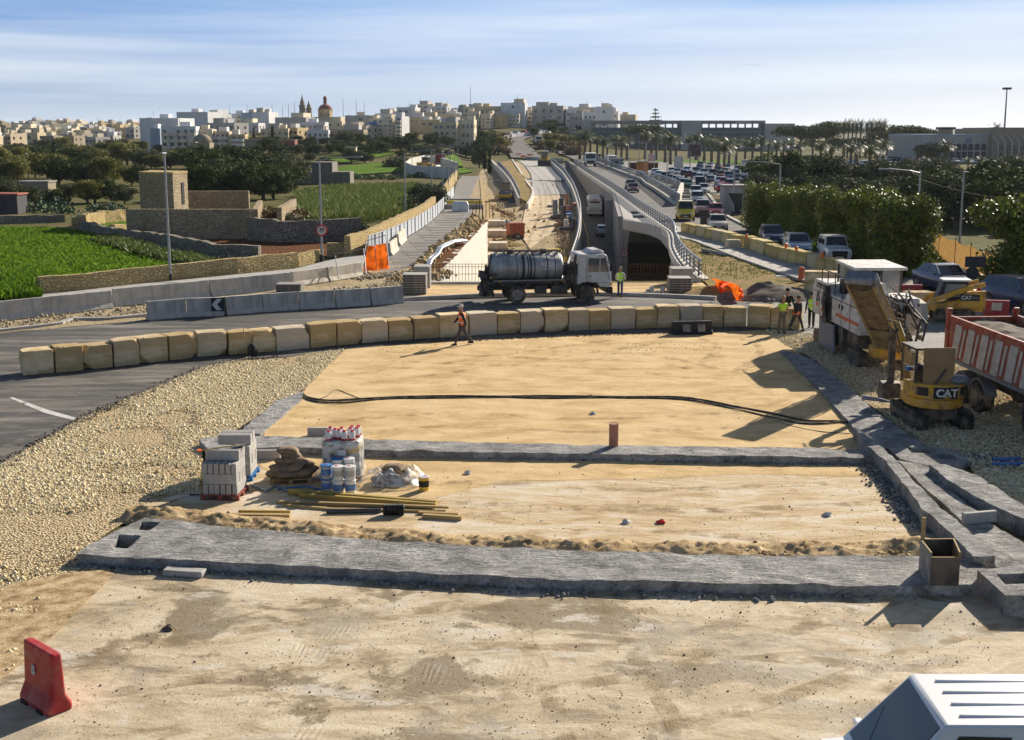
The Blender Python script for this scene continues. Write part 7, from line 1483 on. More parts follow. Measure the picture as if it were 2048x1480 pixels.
MB().bb(XX(1834),XX(1976),0,30,-1,ZZ(271)).build('front_wall','wall_grey',t);MB().bb(XX(1834),XX(1976),-.3,30.3,ZZ(271),ZZ(268.5)).build('cornice','bluegrey_trim' if 0 else 'wall_bluegrey',t)
for u in(1893,1905,1917,1929,1941,1954,1967):
 w_=XX(u+5)-XX(u);z0,z1=ZZ(324),ZZ(292);prof=[(-w_,z0),(w_,z0),(w_,z1)]+[(w_*math.cos(a),z1+w_*math.sin(a))for a in np.linspace(.2,math.pi-.2,7)]+[(-w_,z1)]
 a_=MB().prism([(x+XX(u),z)for x,z in prof],-.08,.1,'y').build('arch','sign_dark',t);MB().bb(XX(u)-w_,XX(u)+w_,-.12,-.06,ZZ(303),ZZ(301)).build('transom','wall_grey',a_)
mb=MB();[mb.bb(XX(1930)+dx,XX(1930)+dx+w_,-.2,0,ZZ(286)+dz,ZZ(286)+dz+h_)for dx,w_,dz,h_ in((0,1.2,0,.35),(0,1.2,.5,.3),(0,1.2,1.0,.35),(1.35,.35,0,1.35),(1.3,.7,1.0,.35))];mb.build('sign','label_blue',t)
MB().bb(XX(1976),XX(2130),-3,30,-1,ZZ(257)).build('right_wing','wall_stone',t);MB().bb(XX(1992),XX(2130),-3.4,30,ZZ(257),ZZ(255)).build('roof_edge','concrete_grey',t)
for k in range(9):u=1986+14*k;MB().tube([(XX(u)-1.5,-3.2,ZZ(272)),(XX(u),-3.4,ZZ(285)),(XX(u)+.4,-3.4,ZZ(323))],.3,6).build('rib','wall_grey',t)
for k in range(8):u=1993+14*k;MB().bb(XX(u-4),XX(u+4),-3.15,-2.9,ZZ(318),ZZ(290)).build('window','glass_dark',t)
mb=MB();mb.bb(XX(1893),XX(1913),4,9,ZZ(271),ZZ(259));mb.build('roof_tower','wall_stone',t);MB().bb(XX(1891),XX(1916),3,10,ZZ(259),ZZ(254)).build('tower_cap','sign_dark',t)
def board(u0,u1,v0,v1,vb,m,label,frame='galv_dull',legs=2,cat='billboard',name='billboard'):
 b=GT((u0+u1)/2,vb);y=b.y;p0,p1=P(u0,v1,y),P(u1,v0,y);w_,h_=p1.x-p0.x,p1.z-p0.z;t=thing(name,label,cat,b)
 MB().bb(-w_/2,w_/2,-.15,.15,p0.z-b.z,p1.z-b.z).build('panel',m,t);mb=MB()
 fz0,fz1=p0.z-b.z,p1.z-b.z
 for x0,x1,z0,z1 in((-w_/2-.2,w_/2+.2,fz1,fz1+.2),(-w_/2-.2,w_/2+.2,fz0-.2,fz0),(-w_/2-.2,-w_/2,fz0,fz1),(w_/2,w_/2+.2,fz0,fz1)):mb.bb(x0,x1,-.25,.25,z0,z1)
 mb.build('frame',frame,t)
 for k in range(legs):x=0 if legs==1 else(-w_*.35,w_*.35)[k];MB().bb(x-.12,x+.12,-.1,.1,0,fz0-.2).build('leg',frame,t)
 return t
board(1376,1400,289,312,335,'billboard_dark','dark picture billboard standing among the palms');board(1349,1364,314,337,346,'billboard_pale','upright pale poster box at the car park entrance','road_white');board(1297,1309,309,327,336,'billboard_pink','pink and white poster board near the flyover railing','road_white')
board(872,890,309,326,334,'billboard_red','dark red billboard in the green field behind the left lamp posts');board(1593,1621,312,322,334,'sign_green' if 'sign_green' in _mats else 'car_green','wide green direction sign over the distant car park',cat='road sign',name='road_sign')
for u0,u1,v,m_,h_,lb,nm,ct in[(1262,1316,340,'rust',1.7,'long rusty red shipping container beside the car park','shipping_container','container'),(1276,1296,352,'burlap',3.0,'square stack of sandy timber boards beside the container','board_stack','board stack'),(1487,1521,354,'wall_white',3.4,'small white flat-roofed kiosk by the car park','kiosk','kiosk'),(1447,1502,429,'concrete',3.2,'pale concrete wall block left of the leafy hedge','concrete_hut','hut'),(1222,1243,338,'galv_dull',2.6,'grey site cabin beyond the flyover railing','site_cabin','cabin'),(556,590,300,'wall_red',3,'low shed with a reddish front in the fields','shed','shed'),(690,712,316,'wall_sand',3,'little sandy field hut beside a grey car','shed','shed'),(490,530,306,'wall_stone',4,'stone shed with a gable among the olive trees','shed','shed'),(40,98,403,'wall_stone',2.6,'pale shack behind the prickly pears at the left','shed','shed'),(-30,36,428,'cloth_grey',2.2,'dark shack with a red roof at the left edge','shed','shed')]:
 a,b=GT(u0,v),GT(u1,v);t=thing(nm,lb,ct,(a+b)/2);w_=b.x-a.x;dp=5 if w_>5 else 3
 MB().bb(-w_/2,w_/2,0,dp,-.2,h_).build('wall',m_,t);MB().bb(-w_/2-.15,w_/2+.15,-.15,dp+.15,h_,h_+.18).build('roof','concrete_grey' if u0>-10 else 'tipper_red',t)
 if nm in('shed','kiosk','site_cabin','concrete_hut'):MB().bb(-.5,.5,-.04,.05,0,2.0).build('door','sign_dark',t)
p=GT(402,324);t=thing('chapel','little sandy wayside chapel with a round dome below the flats','chapel',p);MB().bb(-2.6,2.6,0,5,-1,5.2).build('wall','wall_stone',t);MB().lathe([(2.6*math.cos(a),5.4+2.3*math.sin(a))for a in np.linspace(0,1.45,7)],14,(0,2.5,0)).build('dome','wall_stone',t,smooth=True);MB().bb(-.7,.7,-.05,.1,0,2.8).build('door','glass_dark',t)
def lamp_post(u,vb,vt,arm,label,m='galv',r=.10,base=None):
 b=base or GT(u,vb);h=P(u,vt,b.y).z-b.z;t=thing('lamp_post',label,'lamp post',b);MB().tube([(0,0,0),(0,0,h)],[r,r*.6],10).build('pole',m,t,smooth=40);MB().tube([(0,0,0),(0,0,.5)],r*1.5,10).build('base_collar','black_metal',t)
 if arm:
  du=P(u+arm,vt,b.y).x-b.x;MB().tube([(0,0,h-.05),(du*.35,-.3,h+.12),(du,-.6,h+.25)],.05,8).build('arm',m,t);hdx=1 if du>0 else-1;MB().box(du+hdx*.35,-.62,h+.24,.8,.28,.12).build('lamp_head','galv_dull',t,bevel=.03)
 else:MB().box(0,-.4,h+.05,.28,.9,.12).build('lamp_head','galv_dull',t,bevel=.03)
 return t
for a in[(341,563,308,0,'tall grey lamp post standing in front of the long honey stone wall'),(644,524,320,62,'tall grey lamp post carrying the round speed sign'),(811,441,305,46,'lamp post behind the white sheet fence, nearest of the row'),(864,416,299,34,'lamp post second nearest behind the white sheet fence'),(886,400,304,0,'lamp post third nearest behind the white sheet fence'),(897,387,294,26,'lamp post fourth nearest along the curving wall'),(901,376,303,0,'lamp post fifth nearest along the curving wall'),(909,367,304,0,'lamp post sixth nearest along the curving wall'),(916,360,300,0,'farthest lamp post along the curving wall'),(824,338,297,0,'thin lamp post beside the far site compound'),(1829,548,345,-55,'tall leaning lamp post in front of the leafy hedge'),(1918,498,345,0,'thin grey lamp post behind the burlap fence'),(1556,466,328,-58,'lamp post at the left end of the leafy hedge'),(1466,432,311,-20,'lamp post beside the pale concrete wall block'),(1333,388,307,0,'lamp post rising from the sunken pit'),(1290,362,287,-24,'lamp post behind the flyover railing'),(1257,340,287,-30,'lamp post near the container'),(1222,322,275,0,'lamp post near the palms left of the container'),(1380,342,302,0,'lamp post between the billboards'),(1308,350,305,0,'lamp post right of the pink poster'),(1278,322,279,0,'thin lamp post among the first palms'),(1145,292,268,0,'thin pole beside the brown bushes'),(1644,342,312,-18,'lamp post in the distant right car park'),(57,355,308,0,'pale pole among the trees at the far left'),(134,362,322,0,'thin pale pole among the left trees')]:lamp_post(*a)
b=GT(2007,300);b=Vector((P(2007,290,420).x,420,0));h=P(2013,178,420).z;t=thing('floodlight_mast','very tall floodlight mast behind the terminal','mast',b);MB().tube([(0,0,0),(P(2014,178,420).x-b.x,0,h)],[.45,.2],8).build('pole','galv_dull',t);MB().bb(-1.2,1.2,-1,1,h-.2,h+.5).build('lamp_cluster','sign_dark',t).location=(P(2014,178,420).x-b.x,0,0)
def round_sign(loc,num,label,r=.42):
 t=thing('speed_sign',label,'road sign',loc);MB().lathe([(r,-.02),(r,.02)],28,(0,0,0),'y').build('red_ring','sign_red',t);MB().lathe([(r*.76,-.035),(r*.76,-.02)],28,(0,0,0),'y').build('disc','road_white',t);text(num,r*.95,'sign_black',t,(0,-.045,.05),(R(90),0,0));MB().bb(-.3*r,.3*r,-.045,-.036,-.45*r,-.38*r).build('small_line','sign_black',t);return t
b=GT(644,524);round_sign(P(643,461,b.y-.2),'30','round red-ringed 30 speed sign on the left lamp post');round_sign(Vector((T2R[6][0]+.1,T2R[6][1]-.75,P(1244,506,T2R[6][1]-.7).z)),'20','round red-ringed speed sign on the grey bridge pillar')
t=thing('road_sign','back of a dark square sign above a round one by the burlap fence','road sign',GT(1946,592));y=GT(1946,592).y;z=lambda v:P(1946,v,y).z;MB().tube([(0,0,0),(.05,0,z(513))],.05,8).build('post','galv_dull',t);MB().bb(-.62,.62,-.05,-.02,z(534),z(513)).build('square_board','sign_dark',t);MB().lathe([(.4,-.05),(.4,-.02)],20,(-.15,0,z(546)),'y').build('round_board','sign_dark',t)
t=thing('road_sign','dark backs of two sign boards beside the cream hatchback','road sign',GT(1407,456));MB().bb(-.35,.35,-.04,.04,.3,1.1).build('lower_board','sign_dark',t);MB().bb(-.45,.45,-.04,.04,1.2,1.75).build('upper_board','sign_dark',t);MB().tube([(0,.06,0),(0,.06,1.8)],.05,6).build('post','galv_dull',t)
t=thing('road_sign','dark back of a triangular sign on the lamp post by the wall block','road sign',GT(1466,432)+Vector((.2,-.3,0)));MB().add([(-.9,0,2.6),(.9,0,2.6),(0,0,1.0)],[(0,1,2)]).build('board','sign_dark',t)
def wire(a,b,sag,label):
 pts=[a.lerp(b,s)-Vector((0,0,sag*4*s*(1-s)))for s in np.linspace(0,1,14)];tag(MB().tube(pts,.022,4).build('overhead_wire','black_rubber'),label,'wire')
y1,y2,y3=GT(1556,466).y,GT(1829,548).y,GT(1918,498).y
wire(P(1558,332,y1),P(1836,357,y2),1.3,'overhead wire sagging from the hedge lamp post to the leaning one');wire(P(1838,357,y2),P(2080,400,y2+5),.4,'overhead wire running from the leaning lamp post to the right edge');wire(P(20,335,260),P(135,323,255),1.5,'thin wire between the two pale poles at the far left');wire(P(135,323,255),P(180,340,230),.8,'thin wire dropping right of the pale left pole')
fp_=[GT(1858,506),GT(1876,520),GT(1908,536),GT(1938,548),GT(1968,560),GT(2002,572),GT(2040,584)];o0=fp_[0];t=thing('burlap_fence','tan burlap screen fence on thin posts below the dark trees','fence',o0)
ht=1.95;mb=MB();secs=[]
for a,b in zip(fp_,fp_[1:]):
 for s in np.linspace(0,1,8)[:-1]:p=a.lerp(b,s)-o0;secs.append([(p.x,p.y+.06*math.sin(s*9),.1),(p.x,p.y+.10*math.sin(s*7+1),ht*.5),(p.x,p.y,ht-.22*math.sin(s*math.pi))])
mb.loft(secs,close=False);mb.build('screen','burlap',t)
for p in fp_:MB().tube([p-o0+Vector((0,-.06,0)),p-o0+Vector((0,-.06,ht+.15))],.04,6).build('post','rust',t)
wall_line('kerb_wall',[(p.x-.6,p.y-1.2)for p in fp_],.35,-.1,.3,'concrete','low pale kerb wall in front of the burlap fence','kerb wall')
protos={k:car(k,'white','x',(0,0,0),0,detail=False)for k in('hatch','suv','estate')};used={k:False for k in protos}
rs=random.Random(77);cols=['white','white','silver','grey','black','navy','blue','red','skyblue','white','cream','maroon','green']
def park(rowname,a,b,n,du,dv,grp='cars in the airport car park',sc_=1.0):
 for k in range(n):
  s=(k+.5)/n;u,v=a[0]+(b[0]-a[0])*s,a[1]+(b[1]-a[1])*s;kind=rs.choice(['hatch','hatch','suv','estate']);c_=rs.choice(cols);p=GT(u,v);q=GT(u+du,v+dv)
  lb='%s %s parked in the %s, %s from the left'%({'skyblue':'pale blue','navy':'dark navy'}.get(c_,c_),{'hatch':'hatchback','suv':'SUV','estate':'estate'}[kind],rowname,nth(k+1))
  o=protos[kind]
  if used[kind]:o=copy_tree(o,swap={'car_white':'car_'+c_})
  else:
   used[kind]=True;lb=lb.replace(lb.split(' ')[0],'white',1)if c_ not in('skyblue','navy')else 'white '+lb.split(' ',2)[2]
  o.location=p+Vector((rs.uniform(-.3,.3),rs.uniform(-.3,.3),.05));o.rotation_euler=(0,0,hd(p,q)+rs.uniform(-.08,.08)+(math.pi if rs.random()<.3 else 0));o['label']=lb;o['group']=grp;o.scale=(sc_,)*3
park('nearest kerbside row',(1308,352),(1378,379),9,-12,4);park('second row from the railing',(1338,347),(1466,377),11,-12,4);park('long middle row',(1352,341),(1640,396),18,-12,4);park('row before the back one',(1390,340),(1640,382),14,-12,4);park('back row under the palms',(1395,334),(1640,368),14,-14,3)
park('row facing the flyover far left',(1190,318),(1250,332),4,-10,3);park('lot beside the green sign',(1600,336),(1720,352),11,10,2);park('distant lot behind the right palms',(1640,328),(1800,336),12,10,2);park('farthest lot before the terminal',(1770,310),(1850,318),10,10,1.5);park('second lot before the terminal',(1760,322),(1880,330),11,10,1.5)
park('hilltop kerb row',(990,276),(1090,262),12,12,-1,'cars along the hilltop road');park('strip at the terminal doors',(1900,327),(2040,334),8,12,1)
for u,v,c_,lb in[(1454,386,'red','red hatchback parked at the open near edge of the car park'),(1540,400,'red','low red car half hidden behind the limestone row by the hedge')]:p=GT(u,v);o=copy_tree(protos['hatch'],swap={'car_white':'car_'+c_});o.location=p+Vector((0,0,.05));o.rotation_euler=(0,0,R(10));o['label']=lb;o['group']='cars in the airport car park'
for k,(u,v)in enumerate([(1467,134),(1473,127),(1475,132),(1490,128),(1495,130),(1505,131),(1510,131),(1512,133),(1518,130),(1527,134)]):
 tag(MB().add([(0,0,0),(-.45,0,.16),(-.5,.14,.14),(0,.22,0),(.45,0,.16),(.5,.14,.14),(0,.1,-.07)],[(0,1,2,3),(0,3,5,4),(0,3,6)]).build('bird','sign_black',loc=P(u,v,330)),'dark bird in the flock over the car park, %s from the left'%nth(k+1),'bird','birds in the flock')
tag(MB().add([(0,0,0),(-.45,0,.16),(-.5,.14,.14),(0,.22,0),(.45,0,.16),(.5,.14,.14),(0,.1,-.07)],[(0,1,2,3),(0,3,5,4),(0,3,6)]).build('bird','sign_black',loc=P(1081,126,250)),'single dark bird alone above the middle road','bird')
wb=[GT(1006,282),GT(1030,278),GT(1060,273),GT(1088,269),GT(1101,267)]
mb=MB();[mb.bar(a+Vector((0,0,.8)),b+Vector((0,0,.8)),.5,1.8)for a,b in zip(wb,wb[1:])];tag(mb.build('road_barrier','wall_white'),'long white barrier curving along the crest of the upper road','barrier')
rsn=np.random.RandomState(5)
def leaf_quads(C,N,s,aspect=.55,droop=.0):
 k=len(C);r=rsn.normal(size=(k,3));n=N*.6+r*.5;n/=np.linalg.norm(n,axis=1)[:,None]+1e-9
 a=np.cross(n,rsn.normal(size=(k,3)));a/=np.linalg.norm(a,axis=1)[:,None]+1e-9;a[:,2]-=droop;b=np.cross(n,a);s=(s*rsn.uniform(.6,1.3,k))[:,None]
 V=np.stack([C-a*s,C-b*s*aspect,C+a*s,C+b*s*aspect],1).reshape(-1,3);return V,np.arange(4*k).reshape(-1,4)
def clump_cloud(clumps,n,inner=.55):
 """points over the shells of ellipsoid clumps, with outward normals"""
 w=np.array([c[3]*c[4]+c[3]*c[5]for c in clumps]);w=w/w.sum();idx=rsn.choice(len(clumps),n,p=w);Cc=np.array(clumps)[idx]
 d=rsn.normal(size=(n,3));d/=np.linalg.norm(d,axis=1)[:,None];r=(inner+(1-inner)*rsn.rand(n)**.5)[:,None]*(1+.12*rsn.normal(size=(n,1)))
 return Cc[:,:3]+d*Cc[:,3:6]*r,d
def tree_proto(kind):
 t=thing(kind,'x','tree');sd={'olive_tree':1,'bushy_tree':2,'yellow_tree':3,'cypress_tree':4,'umbrella_pine':5,'ficus_tree':6,'shrub':7,'dry_bush':8,'norfolk_pine':9,'olive_tree_b':10,'bushy_tree_b':11}[kind];rsn.seed(sd);r=random.Random(sd)
 if kind=='cypress_tree':
  cl=[(r.uniform(-.15,.15),r.uniform(-.15,.15),.8+.42*k,.55*(1-k/20)**.7+.25,.55*(1-k/20)**.7+.25,.6)for k in range(18)];lm,n,s,h='leaf_cypress',2600,.16,8.6
 elif kind=='umbrella_pine':
  cl=[(r.uniform(-3.6,3.6),r.uniform(-3.6,3.6),6+r.uniform(-.4,.7),1.7,1.7,.9)for _ in range(20)];lm,n,s,h='leaf_dark',4000,.22,7.4
 elif kind=='ficus_tree':
  cl=[(r.uniform(-2.3,2.3),r.uniform(-2.0,2.0),r.uniform(.8,5.0),r.uniform(.8,1.4),r.uniform(.8,1.4),r.uniform(.8,1.3))for _ in range(60)];lm,n,s,h='leaf_ficus',26000,.13,6.0
 elif kind=='norfolk_pine':
  cl=[(math.cos(a)*q,math.sin(a)*q,2+k*1.05,q*.55+.25,q*.55+.25,.25)for k in range(9)for q in[2.6*(1-k/9.5)]for a in np.linspace(0,6.28,7)[:-1]];lm,n,s,h='leaf_cypress',2200,.2,11.5
 elif kind in('shrub','dry_bush'):
  cl=[(r.uniform(-1,1),r.uniform(-.9,.9),r.uniform(.3,1.1),.6,.6,.5)for _ in range(12)];lm,n,s,h=('leaf_olive' if kind=='shrub' else 'leaf_dry'),1300,.13,1.7
 else:
  cl=[(r.gauss(0,1.35),r.gauss(0,1.35),2.4+r.uniform(-.9,1.9),r.uniform(.7,1.35),r.uniform(.7,1.35),r.uniform(.6,1.1))for _ in range(30)]
  cl=[c for c in cl if(c[0]**2+c[1]**2)**.5<2.7];lm={'olive_tree':'leaf_olive','olive_tree_b':'leaf_olive','bushy_tree':'leaf_dark','bushy_tree_b':'leaf_dark','yellow_tree':'leaf_yellow'}[kind];n,s,h=5200,.17,5.0
 C,N=clump_cloud(cl,n);C[:,2]=np.maximum(C[:,2],.15)
 V,F_=leaf_quads(C,N,s,.6);mesh_np('crown',V,F_,lm,t)
 mb=MB();th={'umbrella_pine':5.6,'norfolk_pine':11,'cypress_tree':2,'shrub':.5,'dry_bush':.5}.get(kind,2.2);mb.tube([(0,0,-.3),(.08,0,th*.5),(0,.05,th)],[.24 if th>1 else.08,.19 if th>1 else.06,.10 if th>1 else.03],8)
 if th>1.5 and kind not in('norfolk_pine','cypress_tree'):
  for a in(0.3,2.2,4.4):mb.tube([(0,0,th*.6),(math.cos(a)*1.3,math.sin(a)*1.3,th+.8)],[.13,.04],6)
 mb.build('trunk','bark',t);t['h']=h;return t
def palm_proto():
 rsn.seed(20);t=thing('palm_tree','x','palm');MB().tube([(0,0,-.2),(.05,0,2),(0,.05,4.4),(.05,0,6.2)],[.34,.26,.24,.30],10).build('trunk','palm_bark',t);V=[];F_=[]
 for k in range(44):
  a=k*2.399;el=1.25-1.9*k/44+rsn.uniform(-.1,.1);L=rsn.uniform(1.7,2.3);p=np.array([0,0,6.2]);d=np.array([math.cos(a)*math.cos(el),math.sin(a)*math.cos(el),math.sin(el)]);side=np.array([-math.sin(a),math.cos(a),0])
  prev=None
  for s in range(7):
   w=.30*math.sin(math.pi*min(.97,(s+.6)/7));q=p+d*(L/7);d=d+np.array([0,0,-.16]);d/=np.linalg.norm(d)
   for sg in(-1,1):
    for j in range(2):
     b0=p+(q-p)*(j*.5);o=len(V);tip=b0+side*sg*w*1.7+d*.22+np.array([0,0,-.06]);V+=[b0,b0+(q-p)*.30,tip+(q-p)*.12,tip];F_.append((o,o+1,o+2,o+3))
   p=q
 mesh_np('crown',np.array(V),np.array(F_),'leaf_palm',t);t['h']=7.6;return t
def cactus_proto():
 r=random.Random(4);t=thing('prickly_pear','x','cactus');V=[];mb=MB()
 for k in range(110):
  x,y=r.gauss(0,.8),r.gauss(0,.6);z=r.uniform(.2,1.7)*max(.3,1-(x*x+y*y)*.25);a=r.uniform(0,3.14);ti=r.uniform(-.5,.5);w_,h_=r.uniform(.13,.2),r.uniform(.2,.3);n=Vector((math.cos(a),math.sin(a),0));u=Vector((-math.sin(a),math.cos(a),0));up=(Vector((0,0,1))+u*ti).normalized();c=Vector((x,y,z))
  ring=[c+u*(w_*math.cos(b))+up*(h_*math.sin(b))for b in np.linspace(0,6.28,9)[:-1]];mb.add(ring+[c+n*.035,c-n*.035],[(i,(i+1)%8,8)for i in range(8)]+[((i+1)%8,i,9)for i in range(8)])
 mb.build('pad_cluster','leaf_cactus',t);t['h']=1.9;return t
PR={k:tree_proto(k)for k in('olive_tree','olive_tree_b','bushy_tree','bushy_tree_b','yellow_tree','cypress_tree','umbrella_pine','ficus_tree','shrub','dry_bush','norfolk_pine')}
PR['palm_tree']=palm_proto();PR['prickly_pear']=cactus_proto();first={k:True for k in PR};rt=random.Random(8);UNIQ={}
KN={'olive_tree':('grey-green olive tree','tree'),'olive_tree_b':('grey-green olive tree','tree'),'bushy_tree':('dark bushy tree','tree'),'bushy_tree_b':('dark bushy tree','tree'),'yellow_tree':('yellowish green tree','tree'),'cypress_tree':('slim dark cypress','tree'),'umbrella_pine':('flat-topped umbrella pine','tree'),'ficus_tree':('clipped bright leafy ficus tree','tree'),'shrub':('low grey-green shrub','shrub'),'dry_bush':('brown dry bush','shrub'),'norfolk_pine':('tiered Norfolk pine','tree'),'palm_tree':('palm tree','palm'),'prickly_pear':('prickly pear clump','cactus')}
PL=[]
def plant(kind,u,vb,vt,where,wide=1.0,group=None,Y=None,label=None):
 b=GT(u,vb)if Y is None else Vector((P(u,vb,Y).x,Y,H(P(u,vb,Y).x,Y)));h=max(.5,P(u,vt,b.y).z-b.z);k=PR[kind];s=h/k['h']
 o=k if first[kind]else copy_tree(k);first[kind]=False
 o.location=b-Vector((0,0,.05));o.rotation_euler=(0,0,rt.uniform(0,6.28));o.scale=(s*wide,s*wide,s);PL.append((where,kind,u,o,group,label))
def band(u0,u1,v0,v1,n,hpx,kinds,where,wide=1.25,seed=1,group=None):
 r=random.Random(seed)
 for k in range(n):
  u=u0+(u1-u0)*(k+r.uniform(.1,.9))/n;v=r.uniform(v0,v1);kd=r.choice(kinds);hh=hpx*r.uniform(.75,1.25)*(1.25 if kd=='cypress_tree' else 1);plant(kd,u,v,v-hh,where,wide*r.uniform(.85,1.2)if kd!='cypress_tree' else 1,group)
MIX=['olive_tree','olive_tree_b','bushy_tree','bushy_tree_b','yellow_tree','yellow_tree'];DK=['bushy_tree','bushy_tree_b','olive_tree','bushy_tree'];OL=['olive_tree','olive_tree_b','olive_tree','bushy_tree_b']
band(-40,330,300,316,22,25,MIX+['cypress_tree'],'the farthest left band',1.35,1)
band(-40,320,322,340,18,38,MIX+['yellow_tree','cypress_tree'],'the second band at the left',1.3,2)
band(-40,290,352,372,14,48,MIX,'the third band at the left',1.3,3)
band(-60,270,392,412,11,42,MIX+['shrub'],'the left field band',1.3,4)
band(300,480,325,345,10,42,DK+['yellow_tree'],'the grove below the balcony flats',1.3,5)
band(390,590,372,405,11,66,DK,'the big hut grove',1.25,6)
band(440,600,345,365,8,44,OL,'the rear hut grove',1.3,7)
band(490,760,303,318,14,27,OL+DK,'the terraces below the church',1.3,8)
band(480,760,286,298,14,20,DK,'the line under the town houses',1.4,9)
band(560,800,322,336,6,28,OL+['shrub'],'the field edge by the grey barn',1.3,10)
band(740,970,292,312,13,26,DK+['olive_tree'],'the church slope',1.3,11)
band(790,960,308,322,7,22,OL+DK,'the slope behind the lamp posts',1.3,12)
band(820,990,278,290,9,20,DK,'the line below the hill houses',1.3,13)
band(958,982,300,350,7,40,['bushy_tree','cypress_tree','bushy_tree_b'],'the side road row',.9,14)
band(978,1006,288,312,6,26,['dry_bush','yellow_tree','dry_bush'],'the far road bank',1.2,15)
band(1086,1160,285,312,9,24,['dry_bush','yellow_tree','olive_tree','dry_bush'],'the upper road bank',1.3,16)
band(1060,1170,262,276,7,22,['umbrella_pine','bushy_tree'],'the crest of the upper road',1.0,17)
band(510,600,452,470,4,52,['olive_tree','dry_bush','shrub'],'the yard wall beside the hut',1.1,18)
band(820,880,402,432,5,42,['shrub','olive_tree_b','shrub'],'the edge of the rough field',1.2,19)
band(1500,1740,395,412,9,76,OL,'the olive belt behind the hedge',1.25,20);band(1690,2090,425,450,11,92,OL,'the olive belt right of the hedge',1.25,21);band(1850,2110,440,462,7,95,DK,'the dark belt above the burlap fence',1.2,22);band(1590,1840,288,302,13,22,DK+OL,'the far right treeline',1.4,25);band(1640,2100,372,388,12,54,OL,'the rear right belt',1.3,23);band(1500,1900,348,360,9,30,OL,'the right car park line',1.4,24)
for u,vb,vt,w_ in[(1526,462,362,.82),(1578,471,372,.80),(1630,486,366,.80),(1688,504,377,.82),(1742,524,371,.80),(1800,546,384,.84),(2076,578,382,1.15),(2175,590,392,1.1)]:plant('ficus_tree',u,vb,vt,'the leafy hedge' if u<1900 else 'the right edge',w_)
for k,(u,vb,vt)in enumerate([(1160,322,260),(1170,324,258),(1180,320,263),(1194,322,270),(1206,326,274),(1214,318,276),(1232,322,268),(1243,326,272),(1254,320,270),(1290,318,262),(1302,316,264),(1312,320,266),(1330,326,266),(1341,330,266),(1352,322,270),(1377,316,270),(1392,320,266),(1408,326,270),(1422,334,272),(1436,346,274),(1448,350,280),(1458,336,276),(1472,330,278),(1490,326,276),(1504,330,278),(1522,326,272),(1536,322,280),(1552,330,282),(1566,326,280),(1580,322,278),(1596,326,284),(1640,340,282),(1662,338,290),(1700,345,286),(1712,342,284),(1738,352,288),(1752,350,290),(1764,346,276),(1890,345,280),(1850,340,312),(1935,345,314),(1960,350,312),(2010,352,314),(2036,350,312)]):plant('palm_tree',u,vb,vt,'the palm belt around the car park',1.4)
for k,u in enumerate([1687,1696,1704,1712,1721,1733,1742,1751,1759,1767]):plant('palm_tree',u,282,240,'the skyline palm row',.62,Y=440)
plant('palm_tree',1991,275,247,'the terminal roof',1.2,Y=460)
for u,vb,vt,w_ in[(1602,290,251,1.2),(1652,290,243,.9),(1805,290,250,1.3),(1838,290,254,1.1),(1626,292,259,1.2),(1775,292,263,1.2),(1730,294,276,1.3),(1690,294,276,1.2),(1282,268,248,1.1)]:plant('umbrella_pine',u,vb,vt,'the right skyline',w_,Y=470 if u>1400 else 540)
plant('norfolk_pine',1310,262,212,'the car park roofline',1.0,Y=640,label='tall tiered Norfolk pine rising above the dark car park building')
plant('umbrella_pine',1102,262,238,'the hilltop road',1.0);plant('bushy_tree',1862,326,284,'the terminal wall',1.5);plant('cypress_tree',508,292,254,'the sandy terrace',1);plant('cypress_tree',546,292,250,'the ochre terrace',1.3);plant('olive_tree',690,300,262,'the dark stone farm',1.1)
for k,(u,vb)in enumerate([(20,418),(50,424),(78,420),(105,425),(130,428),(195,425),(215,428),(228,423),(92,408),(118,412),(712,465),(735,468),(755,470),(775,466),(795,458),(700,452),(690,360),(712,358),(735,360),(760,358),(785,360),(810,356),(838,355),(865,352)]):plant('prickly_pear',u,vb,vb-(22 if vb>400 else 13),'the field walls' if vb>400 else 'the far field edge',1.5)
cnt={}
for where,kind,u,o,group,label in sorted(PL,key=lambda x:x[2]):
 nm=KN[kind][0];key=(where,nm);cnt[key]=cnt.get(key,0)+1;tot=sum(1 for w_,k_,*_ in PL if w_==where and KN[k_][0]==nm)
 o['label']=label or('%s in %s%s'%(nm,where,'' if tot==1 else ', %s from the left'%nth(cnt[key])));o['category']=KN[kind][1];o['group']=group or 'plants in '+where
 if 'h' in o:del o['h']
def blades(name,poly,n,hgt,wid,m,seed,label,lean=.35):
 rsn.seed(seed);w=px(poly);xs=[p[0]for p in w];ys=[p[1]for p in w];C=[]
 while len(C)<n:
  x,y=rsn.uniform(min(xs),max(xs)),rsn.uniform(min(ys),max(ys))
  if inside((x,y),w)and nz(x,y,.35,seed)>-.35+rsn.uniform(-.3,.2):C.append((x,y))
 C=np.array(C);k=len(C);a=rsn.uniform(0,6.28,k);h=hgt*rsn.uniform(.5,1.3,k);d=np.stack([np.cos(a)*wid,np.sin(a)*wid,0*a],1);tip=rsn.normal(size=(k,3))*lean*h[:,None];tip[:,2]=h;b=np.concatenate([C,np.zeros((k,1))],1)
 V=np.stack([b-d,b+d,b+tip*[.6,.6,.75]+d*.8,b+tip],1).reshape(-1,3);o=mesh_np(name,V,np.arange(4*k).reshape(-1,4),m);o['kind']='stuff';o['label']=label;o['category']='grass'
blades('field_crop',[(-250,474),(0,456),(150,462),(250,484),(330,505),(430,525),(560,535),(340,550),(80,578),(-40,600),(-250,620)],38000,.26,.10,'leaf_grass',41,'leafy bright green crop covering the left field',.8)
